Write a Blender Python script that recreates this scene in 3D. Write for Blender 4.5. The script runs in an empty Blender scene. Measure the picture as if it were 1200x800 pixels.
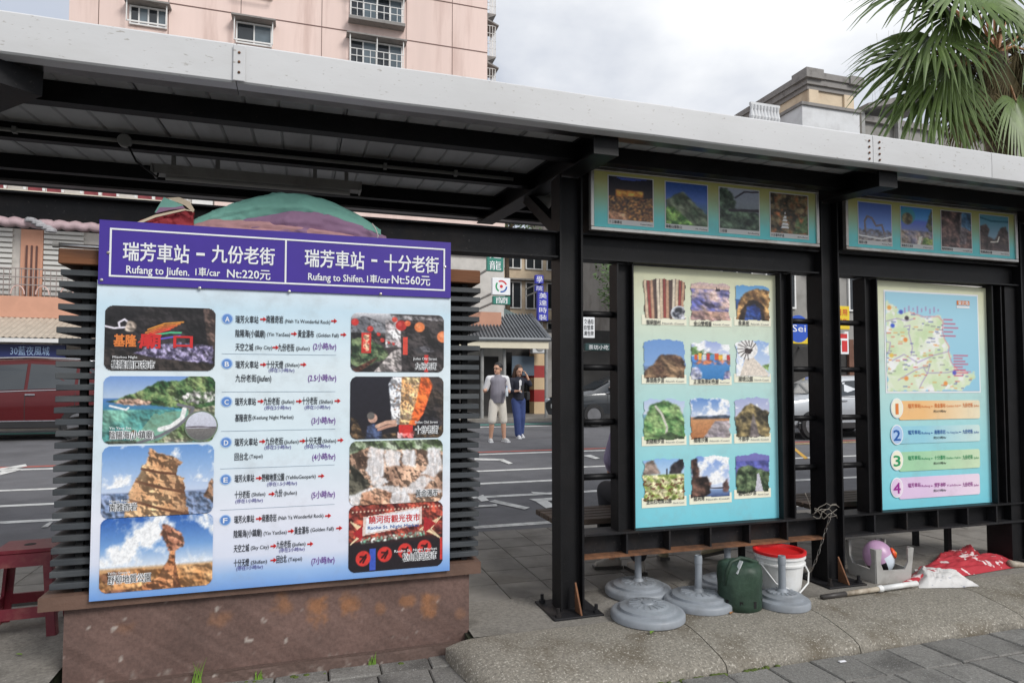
import bpy, bmesh, math, random
import numpy as np
from mathutils import Vector, Matrix
random.seed(7)
R = math.radians
SC = bpy.context.scene
COL = SC.collection
# ------------------------------------------------------------------ camera
YAW, PITCH, FPX, PPV = R(17.45), R(2.38), 770.0, 418.0      # photograph pixels (1200 x 800)
CAM = Vector((0, 0, 1.30))
cd = bpy.data.cameras.new('camera'); cam = bpy.data.objects.new('camera', cd); COL.objects.link(cam)
cam.location = CAM; cam.rotation_euler = (R(90) + PITCH, 0, -YAW)
cd.sensor_width = 36; cd.lens = FPX / 1200 * 36; cd.shift_y = (PPV - 400) / 1200
cd.clip_start = .05; cd.clip_end = 2000
SC.camera = cam
# ------------------------------------------------------------------ sky, sun, exposure
SUN_EL, SUN_AZ = R(38), R(150)          # azimuth clockwise from +Y
w = bpy.data.worlds.new('World'); SC.world = w; w.use_nodes = True
nt = w.node_tree; N = nt.nodes; L = nt.links
for n in list(N): N.remove(n)
out = N.new('ShaderNodeOutputWorld'); bg = N.new('ShaderNodeBackground'); bg.inputs['Strength'].default_value = .12
sky = N.new('ShaderNodeTexSky'); sky.sky_type = 'NISHITA'; sky.sun_disc = False
sky.sun_elevation = SUN_EL; sky.sun_rotation = SUN_AZ; sky.dust_density = 2.0
tc = N.new('ShaderNodeTexCoord'); mp = N.new('ShaderNodeMapping'); mp.inputs['Scale'].default_value = (1, 1, 1.8)
mp.inputs['Location'].default_value = (.843, 4.042, 1.82)
L.new(tc.outputs['Generated'], mp.inputs['Vector'])
n1 = N.new('ShaderNodeTexNoise'); n1.inputs['Scale'].default_value = 1.9; n1.inputs['Detail'].default_value = 7; n1.inputs['Roughness'].default_value = .52
L.new(mp.outputs[0], n1.inputs['Vector'])
cr = N.new('ShaderNodeValToRGB'); e = cr.color_ramp.elements
e[0].position = .42; e[0].color = (3.15, 3.38, 3.85, 1); e[1].position = .66; e[1].color = (5.9, 5.95, 6.0, 1)
L.new(n1.outputs['Fac'], cr.inputs['Fac'])
cv = N.new('ShaderNodeValToRGB'); e = cv.color_ramp.elements
e[0].position = .22; e[0].color = (.62, .62, .62, 1); e[1].position = .42; e[1].color = (1, 1, 1, 1)
L.new(n1.outputs['Fac'], cv.inputs['Fac'])
mx = N.new('ShaderNodeMixRGB'); L.new(cv.outputs[0], mx.inputs['Fac']); L.new(sky.outputs[0], mx.inputs[1]); L.new(cr.outputs[0], mx.inputs[2])
L.new(mx.outputs[0], bg.inputs['Color']); L.new(bg.outputs[0], out.inputs['Surface'])
sd = bpy.data.lights.new('sun', 'SUN'); sd.energy = 1.5; sd.angle = R(20); sd.color = (1, .965, .92)
so = bpy.data.objects.new('sun', sd); COL.objects.link(so)
sv = Vector((math.sin(SUN_AZ) * math.cos(SUN_EL), math.cos(SUN_AZ) * math.cos(SUN_EL), math.sin(SUN_EL)))
so.rotation_euler = sv.to_track_quat('Z', 'Y').to_euler(); so.location = sv * 60
vs = SC.view_settings; vs.view_transform = 'Standard'; vs.look = 'None'; vs.gamma = 1; vs.use_curve_mapping = False
vs.exposure = .68
SC.cycles.max_bounces = 8; SC.cycles.use_denoising = True
# ------------------------------------------------------------------ where a pixel of the photograph lies in the place
_F = Vector((math.sin(YAW) * math.cos(PITCH), math.cos(YAW) * math.cos(PITCH), math.sin(PITCH)))
_R = Vector((math.cos(YAW), -math.sin(YAW), 0)); _U = _R.cross(_F)
def ray(u, v): return _F + _R * ((u - 600) / FPX) + _U * ((PPV - v) / FPX)
def atY(u, v, y): d = ray(u, v); return CAM + d * ((y - CAM.y) / d.y)
def atZ(u, v, z): d = ray(u, v); return CAM + d * ((z - CAM.z) / d.z)
def pxm(p): return (Vector(p) - CAM).dot(_F) / FPX            # metres per photo pixel at p
# ------------------------------------------------------------------ colours and materials
def lin(c): return tuple(((x / 255) / 12.92 if x / 255 <= .04045 else ((x / 255 + .055) / 1.055) ** 2.4) for x in c[:3])
MATS = {}
def M(name, c, rough=.6, metal=0.0, var=.18, vs=5.0, bump=.08, bs=60.0, stain=None, sfac=.5, ss=1.6, stretch=(1, 1, 1), ovar=.0, spec=.5, coat=0.0, speck=None):
    """procedural: base colour broken by two noises, optional stains of another colour, fine bump"""
    if name in MATS: return MATS[name]
    m = bpy.data.materials.new(name); m.use_nodes = True; MATS[name] = m
    nt = m.node_tree; N = nt.nodes; L = nt.links; b = N['Principled BSDF']
    b.inputs['Roughness'].default_value = rough; b.inputs['Metallic'].default_value = metal
    b.inputs['Specular IOR Level'].default_value = spec; b.inputs['Coat Weight'].default_value = coat
    tc = N.new('ShaderNodeTexCoord'); mp = N.new('ShaderNodeMapping'); mp.inputs['Scale'].default_value = stretch
    oi = N.new('ShaderNodeObjectInfo'); ml = N.new('ShaderNodeMath'); ml.operation = 'MULTIPLY'; ml.inputs[1].default_value = 37.0
    L.new(oi.outputs['Random'], ml.inputs[0]); ad = N.new('ShaderNodeVectorMath'); ad.operation = 'ADD'
    L.new(tc.outputs['Object'], mp.inputs['Vector']); L.new(mp.outputs[0], ad.inputs[0]); L.new(ml.outputs[0], ad.inputs[1])
    def noise(scale, det=5, ro=.6):
        n = N.new('ShaderNodeTexNoise'); n.inputs['Scale'].default_value = scale; n.inputs['Detail'].default_value = det
        n.inputs['Roughness'].default_value = ro; L.new(ad.outputs[0], n.inputs['Vector']); return n
    n1 = noise(vs, 6, .65); cr = N.new('ShaderNodeValToRGB'); e = cr.color_ramp.elements
    e[0].position = .3; e[1].position = .7
    e[0].color = (*[x * (1 - var) for x in c], 1); e[1].color = (*[min(1, x * (1 + var)) for x in c], 1)
    L.new(n1.outputs['Fac'], cr.inputs['Fac']); colr = cr.outputs[0]
    if stain:
        n2 = noise(ss, 8, .62); c2 = N.new('ShaderNodeValToRGB'); e = c2.color_ramp.elements
        e[0].position = .5; e[0].color = (0, 0, 0, 1); e[1].position = .66; e[1].color = (sfac, sfac, sfac, 1)
        L.new(n2.outputs['Fac'], c2.inputs['Fac']); mx = N.new('ShaderNodeMixRGB'); mx.inputs[2].default_value = (*stain, 1)
        L.new(c2.outputs[0], mx.inputs[0]); L.new(colr, mx.inputs[1]); colr = mx.outputs[0]
    if speck:                                   # sparse grains (colour, scale, amount)
        vo = noise(speck[1], 2, .5); c3 = N.new('ShaderNodeValToRGB'); e = c3.color_ramp.elements
        e[0].position = speck[2]; e[0].color = (0, 0, 0, 1); e[1].position = speck[2] + .07; e[1].color = (.75, .75, .75, 1)
        L.new(vo.outputs['Fac'], c3.inputs['Fac']); mx = N.new('ShaderNodeMixRGB'); mx.inputs[2].default_value = (*speck[0], 1)
        L.new(c3.outputs[0], mx.inputs[0]); L.new(colr, mx.inputs[1]); colr = mx.outputs[0]
    if ovar:
        hs = N.new('ShaderNodeHueSaturation'); mr = N.new('ShaderNodeMapRange'); mr.inputs['To Min'].default_value = 1 - ovar; mr.inputs['To Max'].default_value = 1 + ovar
        L.new(oi.outputs['Random'], mr.inputs['Value']); L.new(mr.outputs[0], hs.inputs['Value']); L.new(colr, hs.inputs['Color']); colr = hs.outputs[0]
    L.new(colr, b.inputs['Base Color'])
    if bump:
        n3 = noise(bs, 4, .6); bp = N.new('ShaderNodeBump'); bp.inputs['Strength'].default_value = min(1, bump * 2.5); bp.inputs['Distance'].default_value = .004
        L.new(n3.outputs['Fac'], bp.inputs['Height']); L.new(bp.outputs[0], b.inputs['Normal'])
    return m
def M_print():
    m = bpy.data.materials.new('printed_picture'); m.use_nodes = True; N = m.node_tree.nodes; b = N['Principled BSDF']
    a = N.new('ShaderNodeVertexColor'); a.layer_name = 'ink'; m.node_tree.links.new(a.outputs[0], b.inputs['Base Color'])
    b.inputs['Roughness'].default_value = .42; MATS['print'] = m; return m
M_print()
def M_ramp(name, stops, axis='Z', rough=.4, noise=.0, spots=None):
    """a printed colour run from one end of the sheet to the other (generated coordinates)"""
    m = bpy.data.materials.new(name); m.use_nodes = True; MATS[name] = m
    N = m.node_tree.nodes; L = m.node_tree.links; b = N['Principled BSDF']; b.inputs['Roughness'].default_value = rough
    tc = N.new('ShaderNodeTexCoord'); sx = N.new('ShaderNodeSeparateXYZ'); L.new(tc.outputs['Generated'], sx.inputs[0])
    src = sx.outputs[axis]
    if noise:
        n = N.new('ShaderNodeTexNoise'); n.inputs['Scale'].default_value = 2.6; n.inputs['Detail'].default_value = 6; L.new(tc.outputs['Generated'], n.inputs['Vector'])
        s = N.new('ShaderNodeMath'); s.operation = 'MULTIPLY_ADD'; s.inputs[1].default_value = noise; L.new(n.outputs['Fac'], s.inputs[0])
        s2 = N.new('ShaderNodeMath'); s2.operation = 'SUBTRACT'; s2.inputs[1].default_value = noise * .5
        L.new(src, s2.inputs[0]); L.new(s2.outputs[0], s.inputs[2]); src = s.outputs[0]
    cr = N.new('ShaderNodeValToRGB'); e = cr.color_ramp.elements
    while len(e) < len(stops): e.new(.5)
    for i, (p, c) in enumerate(stops): e[i].position = p; e[i].color = (*lin(c), 1)
    L.new(src, cr.inputs['Fac']); colr = cr.outputs[0]
    # scuffs and grime on the print, and sheeting that does not lie dead flat
    n2 = N.new('ShaderNodeTexNoise'); n2.inputs['Scale'].default_value = 5; n2.inputs['Detail'].default_value = 9; n2.inputs['Roughness'].default_value = .7; L.new(tc.outputs['Object'], n2.inputs['Vector'])
    c2 = N.new('ShaderNodeValToRGB'); e = c2.color_ramp.elements; e[0].position = .52; e[0].color = (0, 0, 0, 1); e[1].position = .78; e[1].color = (.30, .30, .30, 1); L.new(n2.outputs['Fac'], c2.inputs['Fac'])
    mx = N.new('ShaderNodeMixRGB'); mx.inputs[2].default_value = (.30, .29, .27, 1); L.new(c2.outputs[0], mx.inputs[0]); L.new(colr, mx.inputs[1]); colr = mx.outputs[0]
    n3 = N.new('ShaderNodeTexNoise'); n3.inputs['Scale'].default_value = 3.2; n3.inputs['Detail'].default_value = 3; L.new(tc.outputs['Object'], n3.inputs['Vector'])
    bp = N.new('ShaderNodeBump'); bp.inputs['Strength'].default_value = .35; bp.inputs['Distance'].default_value = .03; L.new(n3.outputs['Fac'], bp.inputs['Height']); L.new(bp.outputs[0], b.inputs['Normal'])
    L.new(colr, b.inputs['Base Color']); return m
def M_glass(name, c=(.02, .025, .03), rough=.06):
    m = bpy.data.materials.new(name); m.use_nodes = True; MATS[name] = m; b = m.node_tree.nodes['Principled BSDF']
    N = m.node_tree.nodes; L = m.node_tree.links; tc = N.new('ShaderNodeTexCoord'); n = N.new('ShaderNodeTexNoise'); n.inputs['Scale'].default_value = 1.2
    L.new(tc.outputs['Object'], n.inputs['Vector']); cr = N.new('ShaderNodeValToRGB'); e = cr.color_ramp.elements
    e[0].color = (*[x * .6 for x in c], 1); e[1].color = (*[x * 1.8 for x in c], 1); L.new(n.outputs['Fac'], cr.inputs['Fac'])
    L.new(cr.outputs[0], b.inputs['Base Color']); b.inputs['Roughness'].default_value = rough; b.inputs['Specular IOR Level'].default_value = .7; return m
def flat(name, c, rough=.5, var=.04, **k): return M(name, lin(c), rough, var=var, bump=0, **k)
# ------------------------------------------------------------------ mesh collector
class MB:
    def __init__(s): s.v = []; s.f = []
    def add(s, vs, fs):
        o = len(s.v); s.v += [tuple(p) for p in vs]; s.f += [tuple(i + o for i in f) for f in fs]; return s
    def box(s, x0, x1, y0, y1, z0, z1, bev=0.0):
        if x0 > x1: x0, x1 = x1, x0
        if y0 > y1: y0, y1 = y1, y0
        if z0 > z1: z0, z1 = z1, z0
        if bev <= 0:
            return s.add([(x, y, z) for x in (x0, x1) for y in (y0, y1) for z in (z0, z1)], [(0, 1, 3, 2), (4, 6, 7, 5), (0, 4, 5, 1), (2, 3, 7, 6), (0, 2, 6, 4), (1, 5, 7, 3)])
        b = bev; vs = []; idx = {}
        for i, x in enumerate((x0, x1)):
            for j, y in enumerate((y0, y1)):
                for k, z in enumerate((z0, z1)):
                    sx, sy, sz = 1 - 2 * i, 1 - 2 * j, 1 - 2 * k
                    idx[i, j, k] = len(vs); vs += [(x, y + sy * b, z + sz * b), (x + sx * b, y, z + sz * b), (x + sx * b, y + sy * b, z)]
        q = lambda i, j, k, a: idx[i, j, k] + a
        fs = []
        for i in (0, 1): fs.append([q(i, 0, 0, 0), q(i, 1, 0, 0), q(i, 1, 1, 0), q(i, 0, 1, 0)])
        for j in (0, 1): fs.append([q(0, j, 0, 1), q(1, j, 0, 1), q(1, j, 1, 1), q(0, j, 1, 1)])
        for k in (0, 1): fs.append([q(0, 0, k, 2), q(1, 0, k, 2), q(1, 1, k, 2), q(0, 1, k, 2)])
        for j in (0, 1):
            for k in (0, 1): fs.append([q(0, j, k, 1), q(1, j, k, 1), q(1, j, k, 2), q(0, j, k, 2)])
        for i in (0, 1):
            for k in (0, 1): fs.append([q(i, 0, k, 0), q(i, 1, k, 0), q(i, 1, k, 2), q(i, 0, k, 2)])
        for i in (0, 1):
            for j in (0, 1): fs.append([q(i, j, 0, 0), q(i, j, 1, 0), q(i, j, 1, 1), q(i, j, 0, 1)])
        for i in (0, 1):
            for j in (0, 1):
                for k in (0, 1): fs.append([q(i, j, k, 0), q(i, j, k, 1), q(i, j, k, 2)])
        return s.add(vs, fs)
    def quad(s, a, b, c, d): return s.add([a, b, c, d], [(0, 1, 2, 3)])
    def bar(s, a, b, wd, hd=None, up=(0, 0, 1)):
        """a straight bar of rectangular section from a to b"""
        a, b = Vector(a), Vector(b); hd = hd or wd; d = (b - a).normalized(); u = Vector(up)
        if abs(d.dot(u)) > .98: u = Vector((0, 1, 0))
        x = d.cross(u).normalized() * wd / 2; y = x.cross(d).normalized() * hd / 2
        vs = [p + i * x + j * y for p in (a, b) for i, j in ((-1, -1), (1, -1), (1, 1), (-1, 1))]
        return s.add(vs, [(3, 2, 1, 0), (4, 5, 6, 7), (0, 1, 5, 4), (1, 2, 6, 5), (2, 3, 7, 6), (3, 0, 4, 7)])
    def tube(s, pts, r, n=10, cap=True):
        pts = [Vector(p) for p in pts]; rs = r if isinstance(r, (list, tuple)) else [r] * len(pts); vs = []; fs = []
        pu = None
        for i, p in enumerate(pts):
            d = (pts[min(i + 1, len(pts) - 1)] - pts[max(i - 1, 0)]).normalized()
            if pu is None:
                u = Vector((0, 0, 1)) if abs(d.z) < .9 else Vector((1, 0, 0))
            else: u = pu
            x = d.cross(u).normalized(); y = x.cross(d).normalized(); pu = y
            vs += [p + (x * math.cos(t) + y * math.sin(t)) * rs[i] for t in [2 * math.pi * k / n for k in range(n)]]
        for i in range(len(pts) - 1):
            for k in range(n): fs.append((i * n + k, i * n + (k + 1) % n, (i + 1) * n + (k + 1) % n, (i + 1) * n + k))
        if cap: fs.append(tuple(range(n))[::-1]); fs.append(tuple((len(pts) - 1) * n + k for k in range(n)))
        return s.add(vs, fs)
    def lathe(s, prof, c=(0, 0, 0), n=32, fn=None):
        """profile of (r, z) turned round the vertical through c"""
        vs = []; fs = []; c = Vector(c)
        for i, (r, z) in enumerate(prof):
            for k in range(n):
                t = 2 * math.pi * k / n; rr = r * (fn(t, z) if fn else 1); vs.append(c + Vector((rr * math.cos(t), rr * math.sin(t), z)))
        for i in range(len(prof) - 1):
            for k in range(n): fs.append((i * n + k, i * n + (k + 1) % n, (i + 1) * n + (k + 1) % n, (i + 1) * n + k))
        if prof[0][0] > 1e-6: fs.append(tuple(range(n))[::-1])
        if prof[-1][0] > 1e-6: fs.append(tuple((len(prof) - 1) * n + k for k in range(n)))
        return s.add(vs, fs)
    def prism(s, poly, a0, a1, axis='y'):
        """polygon (p, q) in the plane across the axis, run from a0 to a1"""
        def P(p, q, a): return {'x': (a, p, q), 'y': (p, a, q), 'z': (p, q, a)}[axis]
        n = len(poly); vs = [P(p, q, a0) for p, q in poly] + [P(p, q, a1) for p, q in poly]
        fs = [tuple(range(n)), tuple(range(2 * n - 1, n - 1, -1))] + [(i, (i + 1) % n, n + (i + 1) % n, n + i) for i in range(n)]
        return s.add(vs, fs)
    def xf(s, m): s.v = [tuple(m @ Vector(p)) for p in s.v]; return s
    def build(s, name, mat, parent=None, smooth=False, origin=None, auto=None):
        me = bpy.data.meshes.new(name); o = Vector(origin or (0, 0, 0))
        me.from_pydata([tuple(Vector(p) - o) for p in s.v], [], s.f)
        bm = bmesh.new(); bm.from_mesh(me); bmesh.ops.recalc_face_normals(bm, faces=bm.faces)
        if auto:
            for ed in bm.edges: ed.smooth = not (len(ed.link_faces) == 2 and ed.calc_face_angle(0) > R(auto))
        bm.to_mesh(me); bm.free()
        if smooth or auto: me.polygons.foreach_set('use_smooth', [True] * len(me.polygons))
        me.materials.append(MATS[mat] if isinstance(mat, str) else mat)
        ob = bpy.data.objects.new(name, me); COL.objects.link(ob); ob.location = o
        if parent: ob.parent = parent; ob.location = o - Vector(parent_loc(parent))
        return ob
def parent_loc(p):
    l = Vector(p.location)
    while p.parent: p = p.parent; l += Vector(p.location)
    return l
def tag(o, label=None, cat=None, group=None, kind=None):
    for k, v in (('label', label), ('category', cat), ('group', group), ('kind', kind)):
        if v: o[k] = v
    return o
def thing(name, label, cat, loc=(0, 0, 0), group=None):
    o = bpy.data.objects.new(name, None); COL.objects.link(o); o.location = loc; o.empty_display_size = .1
    return tag(o, label, cat, group)
def copy_tree(o, parent=None):
    c = o.copy(); COL.objects.link(c); c.parent = parent
    for ch in list(o.children): copy_tree(ch, c)
    return c
def piece(me_ob, loc, parent, name=None, rz=0.0):
    """another piece that shares mesh data; loc is in the parent's frame"""
    c = bpy.data.objects.new(name or me_ob.name.split('.')[0], me_ob.data); COL.objects.link(c); c.parent = parent; c.location = loc
    c.rotation_euler.z = rz; return c
def rt(c, h=.5): return c
# value noise for shapes and prints
_g = {}
def vnoise(x, y, seed=0):
    g = _g.get(seed)
    if g is None: g = _g[seed] = np.random.RandomState(seed).rand(64, 64)
    xi = np.floor(x).astype(int); yi = np.floor(y).astype(int); fx = x - xi; fy = y - yi
    fx = fx * fx * (3 - 2 * fx); fy = fy * fy * (3 - 2 * fy)
    a = g[yi % 64, xi % 64]; b = g[yi % 64, (xi + 1) % 64]; c = g[(yi + 1) % 64, xi % 64]; d = g[(yi + 1) % 64, (xi + 1) % 64]
    return (a * (1 - fx) + b * fx) * (1 - fy) + (c * (1 - fx) + d * fx) * fy
def fbm(x, y, scale=4, seed=0, octv=4):
    x = np.asarray(x, float); y = np.asarray(y, float); s = np.zeros(np.broadcast(x, y).shape); a = .5; t = 0
    for i in range(octv): s = s + a * vnoise(x * scale + 17 * i, y * scale + 9 * i, seed + i); t += a; a *= .55; scale *= 2
    return s / t
_h = {}
def n1d(x, seed=0, sc=3):
    s = t = 0.0; a = .5
    for i in range(3):
        g = _h.get(seed + i)
        if g is None: g = _h[seed + i] = np.random.RandomState(seed + i + 500).rand(64).tolist()
        q = x * sc + 17.3 * i; k = math.floor(q); f = q - k; f = f * f * (3 - 2 * f); s += a * (g[k % 64] * (1 - f) + g[(k + 1) % 64] * f); t += a; a *= .55; sc *= 2
    return s / t
_pg = {}
def perlin(x, y, seed=0):
    g = _pg.get(seed)
    if g is None: a = np.random.RandomState(seed + 900).rand(64, 64) * 2 * np.pi; g = _pg[seed] = (np.cos(a), np.sin(a))
    xi = np.floor(x).astype(int); yi = np.floor(y).astype(int); fx = x - xi; fy = y - yi; u = fx ** 3 * (fx * (fx * 6 - 15) + 10); v = fy ** 3 * (fy * (fy * 6 - 15) + 10)
    def d(i, j): k = ((yi + j) % 64, (xi + i) % 64); return g[0][k] * (fx - i) + g[1][k] * (fy - j)
    return (d(0, 0) * (1 - u) + d(1, 0) * u) * (1 - v) + (d(0, 1) * (1 - u) + d(1, 1) * u) * v
def pfbm(x, y, scale=4, seed=0, octv=5):
    s = np.zeros(np.shape(x)); a = .5; t = 0
    for i in range(octv): c_, s_ = math.cos(.6 * i + seed), math.sin(.6 * i + seed); s = s + a * perlin((x * c_ - y * s_) * scale + 31 * i, (x * s_ + y * c_) * scale + 11 * i, seed + i); t += a; a *= .56; scale *= 2.03
    return np.clip(.5 + s / t * 1.25, 0, 1)
# ------------------------------------------------------------------ the materials of the place
M('black_steel', (.0055, .0055, .0066), .5, var=.4, vs=9, bump=.08, bs=90, stain=(.016, .014, .014), sfac=.4, ss=3.5, spec=.28, speck=((.05, .042, .036), 60, .71))
M('black_steel_dusty', (.011, .011, .013), .58, var=.4, vs=7, bump=.1, bs=70, stain=(.045, .032, .024), sfac=.4, ss=4, spec=.3, speck=((.09, .08, .075), 70, .69))
M('rust', (.17, .075, .035), .85, var=.4, vs=18, bump=.2, bs=90, stain=(.05, .03, .02), sfac=.8, ss=6)
M('ceiling_sheet', (.50, .51, .52), .5, metal=.0, var=.15, vs=2.5, bump=.03, bs=30, stain=(.2, .2, .2), sfac=.5, ss=1.5, stretch=(1, .3, 1))
M('fascia_paint', (.62, .625, .63), .55, var=.06, vs=2.2, bump=.05, bs=50, stain=(.50, .49, .47), sfac=.22, ss=7, stretch=(.35, 1, 1), spec=.3, speck=((.34, .32, .29), 95, .67))
M('soffit_metal', (.16, .15, .145), .28, metal=.85, var=.3, vs=6, bump=.05, bs=20)
M('concrete_kerb', lin((132, 127, 117)), .95, var=.42, vs=75, bump=.9, bs=140, stain=lin((88, 78, 62)), sfac=.72, ss=2.8, speck=(lin((190, 185, 174)), 95, .60))
M('concrete_walk', lin((130, 126, 119)), .95, var=.32, vs=60, bump=.35, bs=120, stain=lin((84, 80, 74)), sfac=.75, ss=2.2, speck=(lin((178, 174, 168)), 140, .68))
M('walk_tile', lin((130, 126, 120)), .92, var=.16, vs=6, bump=.25, bs=120, stain=lin((100, 95, 88)), sfac=.7, ss=2.5, ovar=.07)
M('paver', lin((124, 122, 118)), .95, var=.34, vs=80, bump=.5, bs=150, stain=lin((72, 70, 68)), sfac=.7, ss=3.2, ovar=.12, speck=(lin((168, 168, 166)), 150, .62))
M('joint_dirt', lin((40, 37, 33)), 1, var=.4, vs=14, bump=.5, bs=80, stain=lin((50, 66, 28)), sfac=.7, ss=4)
M('asphalt', lin((101, 101, 104)), .9, var=.14, vs=3, bump=.4, bs=160, stain=lin((72, 72, 74)), sfac=.7, ss=.45, speck=(lin((135, 135, 136)), 160, .66))
M('road_white', lin((214, 214, 210)), .8, var=.12, vs=8, bump=.2, bs=120, stain=lin((120, 120, 120)), sfac=.6, ss=5)
M('road_red', lin((170, 92, 82)), .85, var=.15, vs=8, bump=.2, bs=120, stain=lin((110, 98, 96)), sfac=.6, ss=5)
M('road_green', lin((76, 150, 136)), .8, var=.15, vs=8, bump=.2, bs=120, stain=lin((100, 110, 106)), sfac=.6, ss=4)
M('road_yellow', lin((206, 160, 60)), .8, var=.15, vs=8, bump=.2, bs=120, stain=lin((120, 112, 96)), sfac=.5, ss=4)
M('earth', (.09, .085, .075), 1, var=.2, vs=1)
M('plinth_paint', lin((100, 81, 77)), .75, var=.10, vs=4, bump=.12, bs=40, stain=lin((136, 100, 78)), sfac=.55, ss=5.5, stretch=(1, 1, .55), speck=(lin((178, 170, 162)), 34, .73))
M('plinth_cap', lin((104, 80, 68)), .7, var=.2, vs=6, bump=.15, bs=60, stain=lin((66, 56, 50)), sfac=.7, ss=4)
M('old_wood', lin((112, 72, 46)), .8, var=.3, vs=4, bump=.3, bs=40, stretch=(.15, 1, 1.5), stain=lin((60, 42, 32)), sfac=.7, ss=6)
M('slat_paint', lin((58, 62, 66)), .6, var=.22, vs=6, bump=.1, bs=50, stretch=(.3, 1, 1), stain=lin((96, 98, 98)), sfac=.5, ss=5, ovar=.1)
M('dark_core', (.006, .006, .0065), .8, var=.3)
M('alu', (.50, .49, .47), .38, metal=.75, var=.14, vs=7, bump=.05, bs=60, stain=(.25, .19, .14), sfac=.6, ss=4)
M('stainless', (.55, .55, .55), .3, metal=.9, var=.1)
M('grey_plastic', lin((140, 146, 153)), .5, var=.09, vs=8, bump=.05, bs=60, stain=lin((112, 114, 116)), sfac=.6, ss=5)
M('fixture_grey', lin((150, 150, 148)), .5, var=.1, vs=5, stain=lin((95, 90, 84)), sfac=.5, ss=5)
# ================================================================== GROUND
ZP = -.10                                            # camera-side pavement; walkway under the roof is z = 0
def road_z(y): return -.03 + .18 * max(0, min(1, (y - 5.75) / 12.5))
tag(MB().box(-900, 900, -900, 900, -1.2, -.62).build('ground', 'earth'), kind='structure')
pav = tag(MB().box(-30, 40, -12, 3.29, -.4, ZP - .014).box(-1.08, .82, 3.29, 3.55, -.4, ZP - .0141).build('pavement', 'joint_dirt'), kind='structure')
_pm = []
for i in range(4):                                   # four shapes of paver shared by all
    m = MB(); a, b = .1200, .1215; j = lambda: random.uniform(-.0025, .0025)
    c = [(-a + j(), -b + j()), (a + j(), -b + j()), (a + j(), b + j()), (-a + j(), b + j())]
    e = .006; vs_ = [(x, y, -.03) for x, y in c] + [(x, y, -e) for x, y in c] + [(x * (1 - e / a), y * (1 - e / b), 0) for x, y in c]
    m.add(vs_, [(8, 9, 10, 11)] + [(k, (k + 1) % 4, 4 + (k + 1) % 4, 4 + k) for k in range(4)] + [(4 + k, 4 + (k + 1) % 4, 8 + (k + 1) % 4, 8 + k) for k in range(4)])
    ob = m.build('paver', 'paver', pav); _pm.append(ob)
first = list(_pm); PX, PY = .2465, .2500
for r in range(7):
    y = 2.79 - PY * (r + .5)
    for k in range(-5, 31):
        x = 1.958 - 5 * PX + (k + .5) * PX + (.028 if r % 2 else 0)
        if r > 3 and (x < .2 or x > 6): continue
        z = ZP + random.uniform(-.003, .003)
        if first: ob = first.pop(); ob.location = (x, y, z)
        else: ob = piece(random.choice(_pm), (x, y, z), pav)
        ob.rotation_euler = (random.uniform(-.012, .012), random.uniform(-.012, .012), random.uniform(-.008, .008) + random.choice((0, math.pi)))
for r in range(3):                                   # the strip that runs on to the foot of the kiosk
    for k in range(-8, 3):
        x = .70 - k * -.0 + (k - 2) * PX + .02 * r; y = 2.80 + PY * (r + .5) - .02
        if y > 3.42 or x < -1.4: continue
        ob = piece(random.choice(_pm), (x, y, ZP + random.uniform(-.004, .003)), pav); ob.rotation_euler = (random.uniform(-.015, .015), random.uniform(-.015, .015), random.uniform(-.01, .01))
M('paver_far', lin((100, 100, 100)), .95, var=.2, vs=8, bump=.4, bs=120)
tag(MB().box(-30, -1.32, -12, 2.0, -.2, ZP - .004).build('far_pavers', 'paver_far', pav), kind='stuff')
# kerb stones: a rough sloping nosing that carries the walkway's edge
kerb = tag(bpy.data.objects.new('kerb', None), kind='structure'); COL.objects.link(kerb)
def kerb_stone(x0, x1, seed, round_left=False):
    nx, prof = max(8, int((x1 - x0) / .04)), [(2.795, -.19), (2.80, -.10), (2.812, -.070), (2.85, -.050), (2.93, -.030), (3.02, -.012), (3.10, .0), (3.20, .004), (3.32, .005), (3.36, -.06)]
    vs_, fs_ = [], []; n = len(prof)
    for i in range(nx + 1):
        x = x0 + (x1 - x0) * i / nx
        for k, (y, z) in enumerate(prof):
            yy, zz = y, z
            if round_left:
                t = max(0, 1 - (x - x0) / .30)
                yy = y + (3.36 - y) * (1 - math.sqrt(max(0, 1 - t * t))) * .92; zz = z - .05 * t ** 4 * (k > 1)
            q = (n1d(x * 1.3 + k * .31, seed, 3) - .5); q2 = n1d(x * 6 + k * 2.1, seed + 5, 3) - .5
            if 0 < k < n - 1: zz += q * .008 + q2 * .003; yy += (q2 * .02 + q * .02) * (k < 4)
            vs_.append((x, yy, zz))
    for i in range(nx):
        for k in range(n - 1): fs_.append((i * n + k, i * n + k + 1, (i + 1) * n + k + 1, (i + 1) * n + k))
    fs_ += [tuple(range(n)), tuple(nx * n + k for k in range(n))]
    MB().add(vs_, fs_).build('kerb_stone', 'concrete_kerb', kerb, auto=50)
xs = [.70, 1.98, 2.80, 4.02, 5.3, 6.6, 8.0, 9.4]
for i in range(len(xs) - 1): kerb_stone(xs[i] + (.003 if i else 0), xs[i + 1] - .003, 11, i == 0)
for i, (a, b) in enumerate(((-3.6, -2.4), (-2.395, -1.2))): kerb_stone(a, b, 40 + i)
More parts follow.
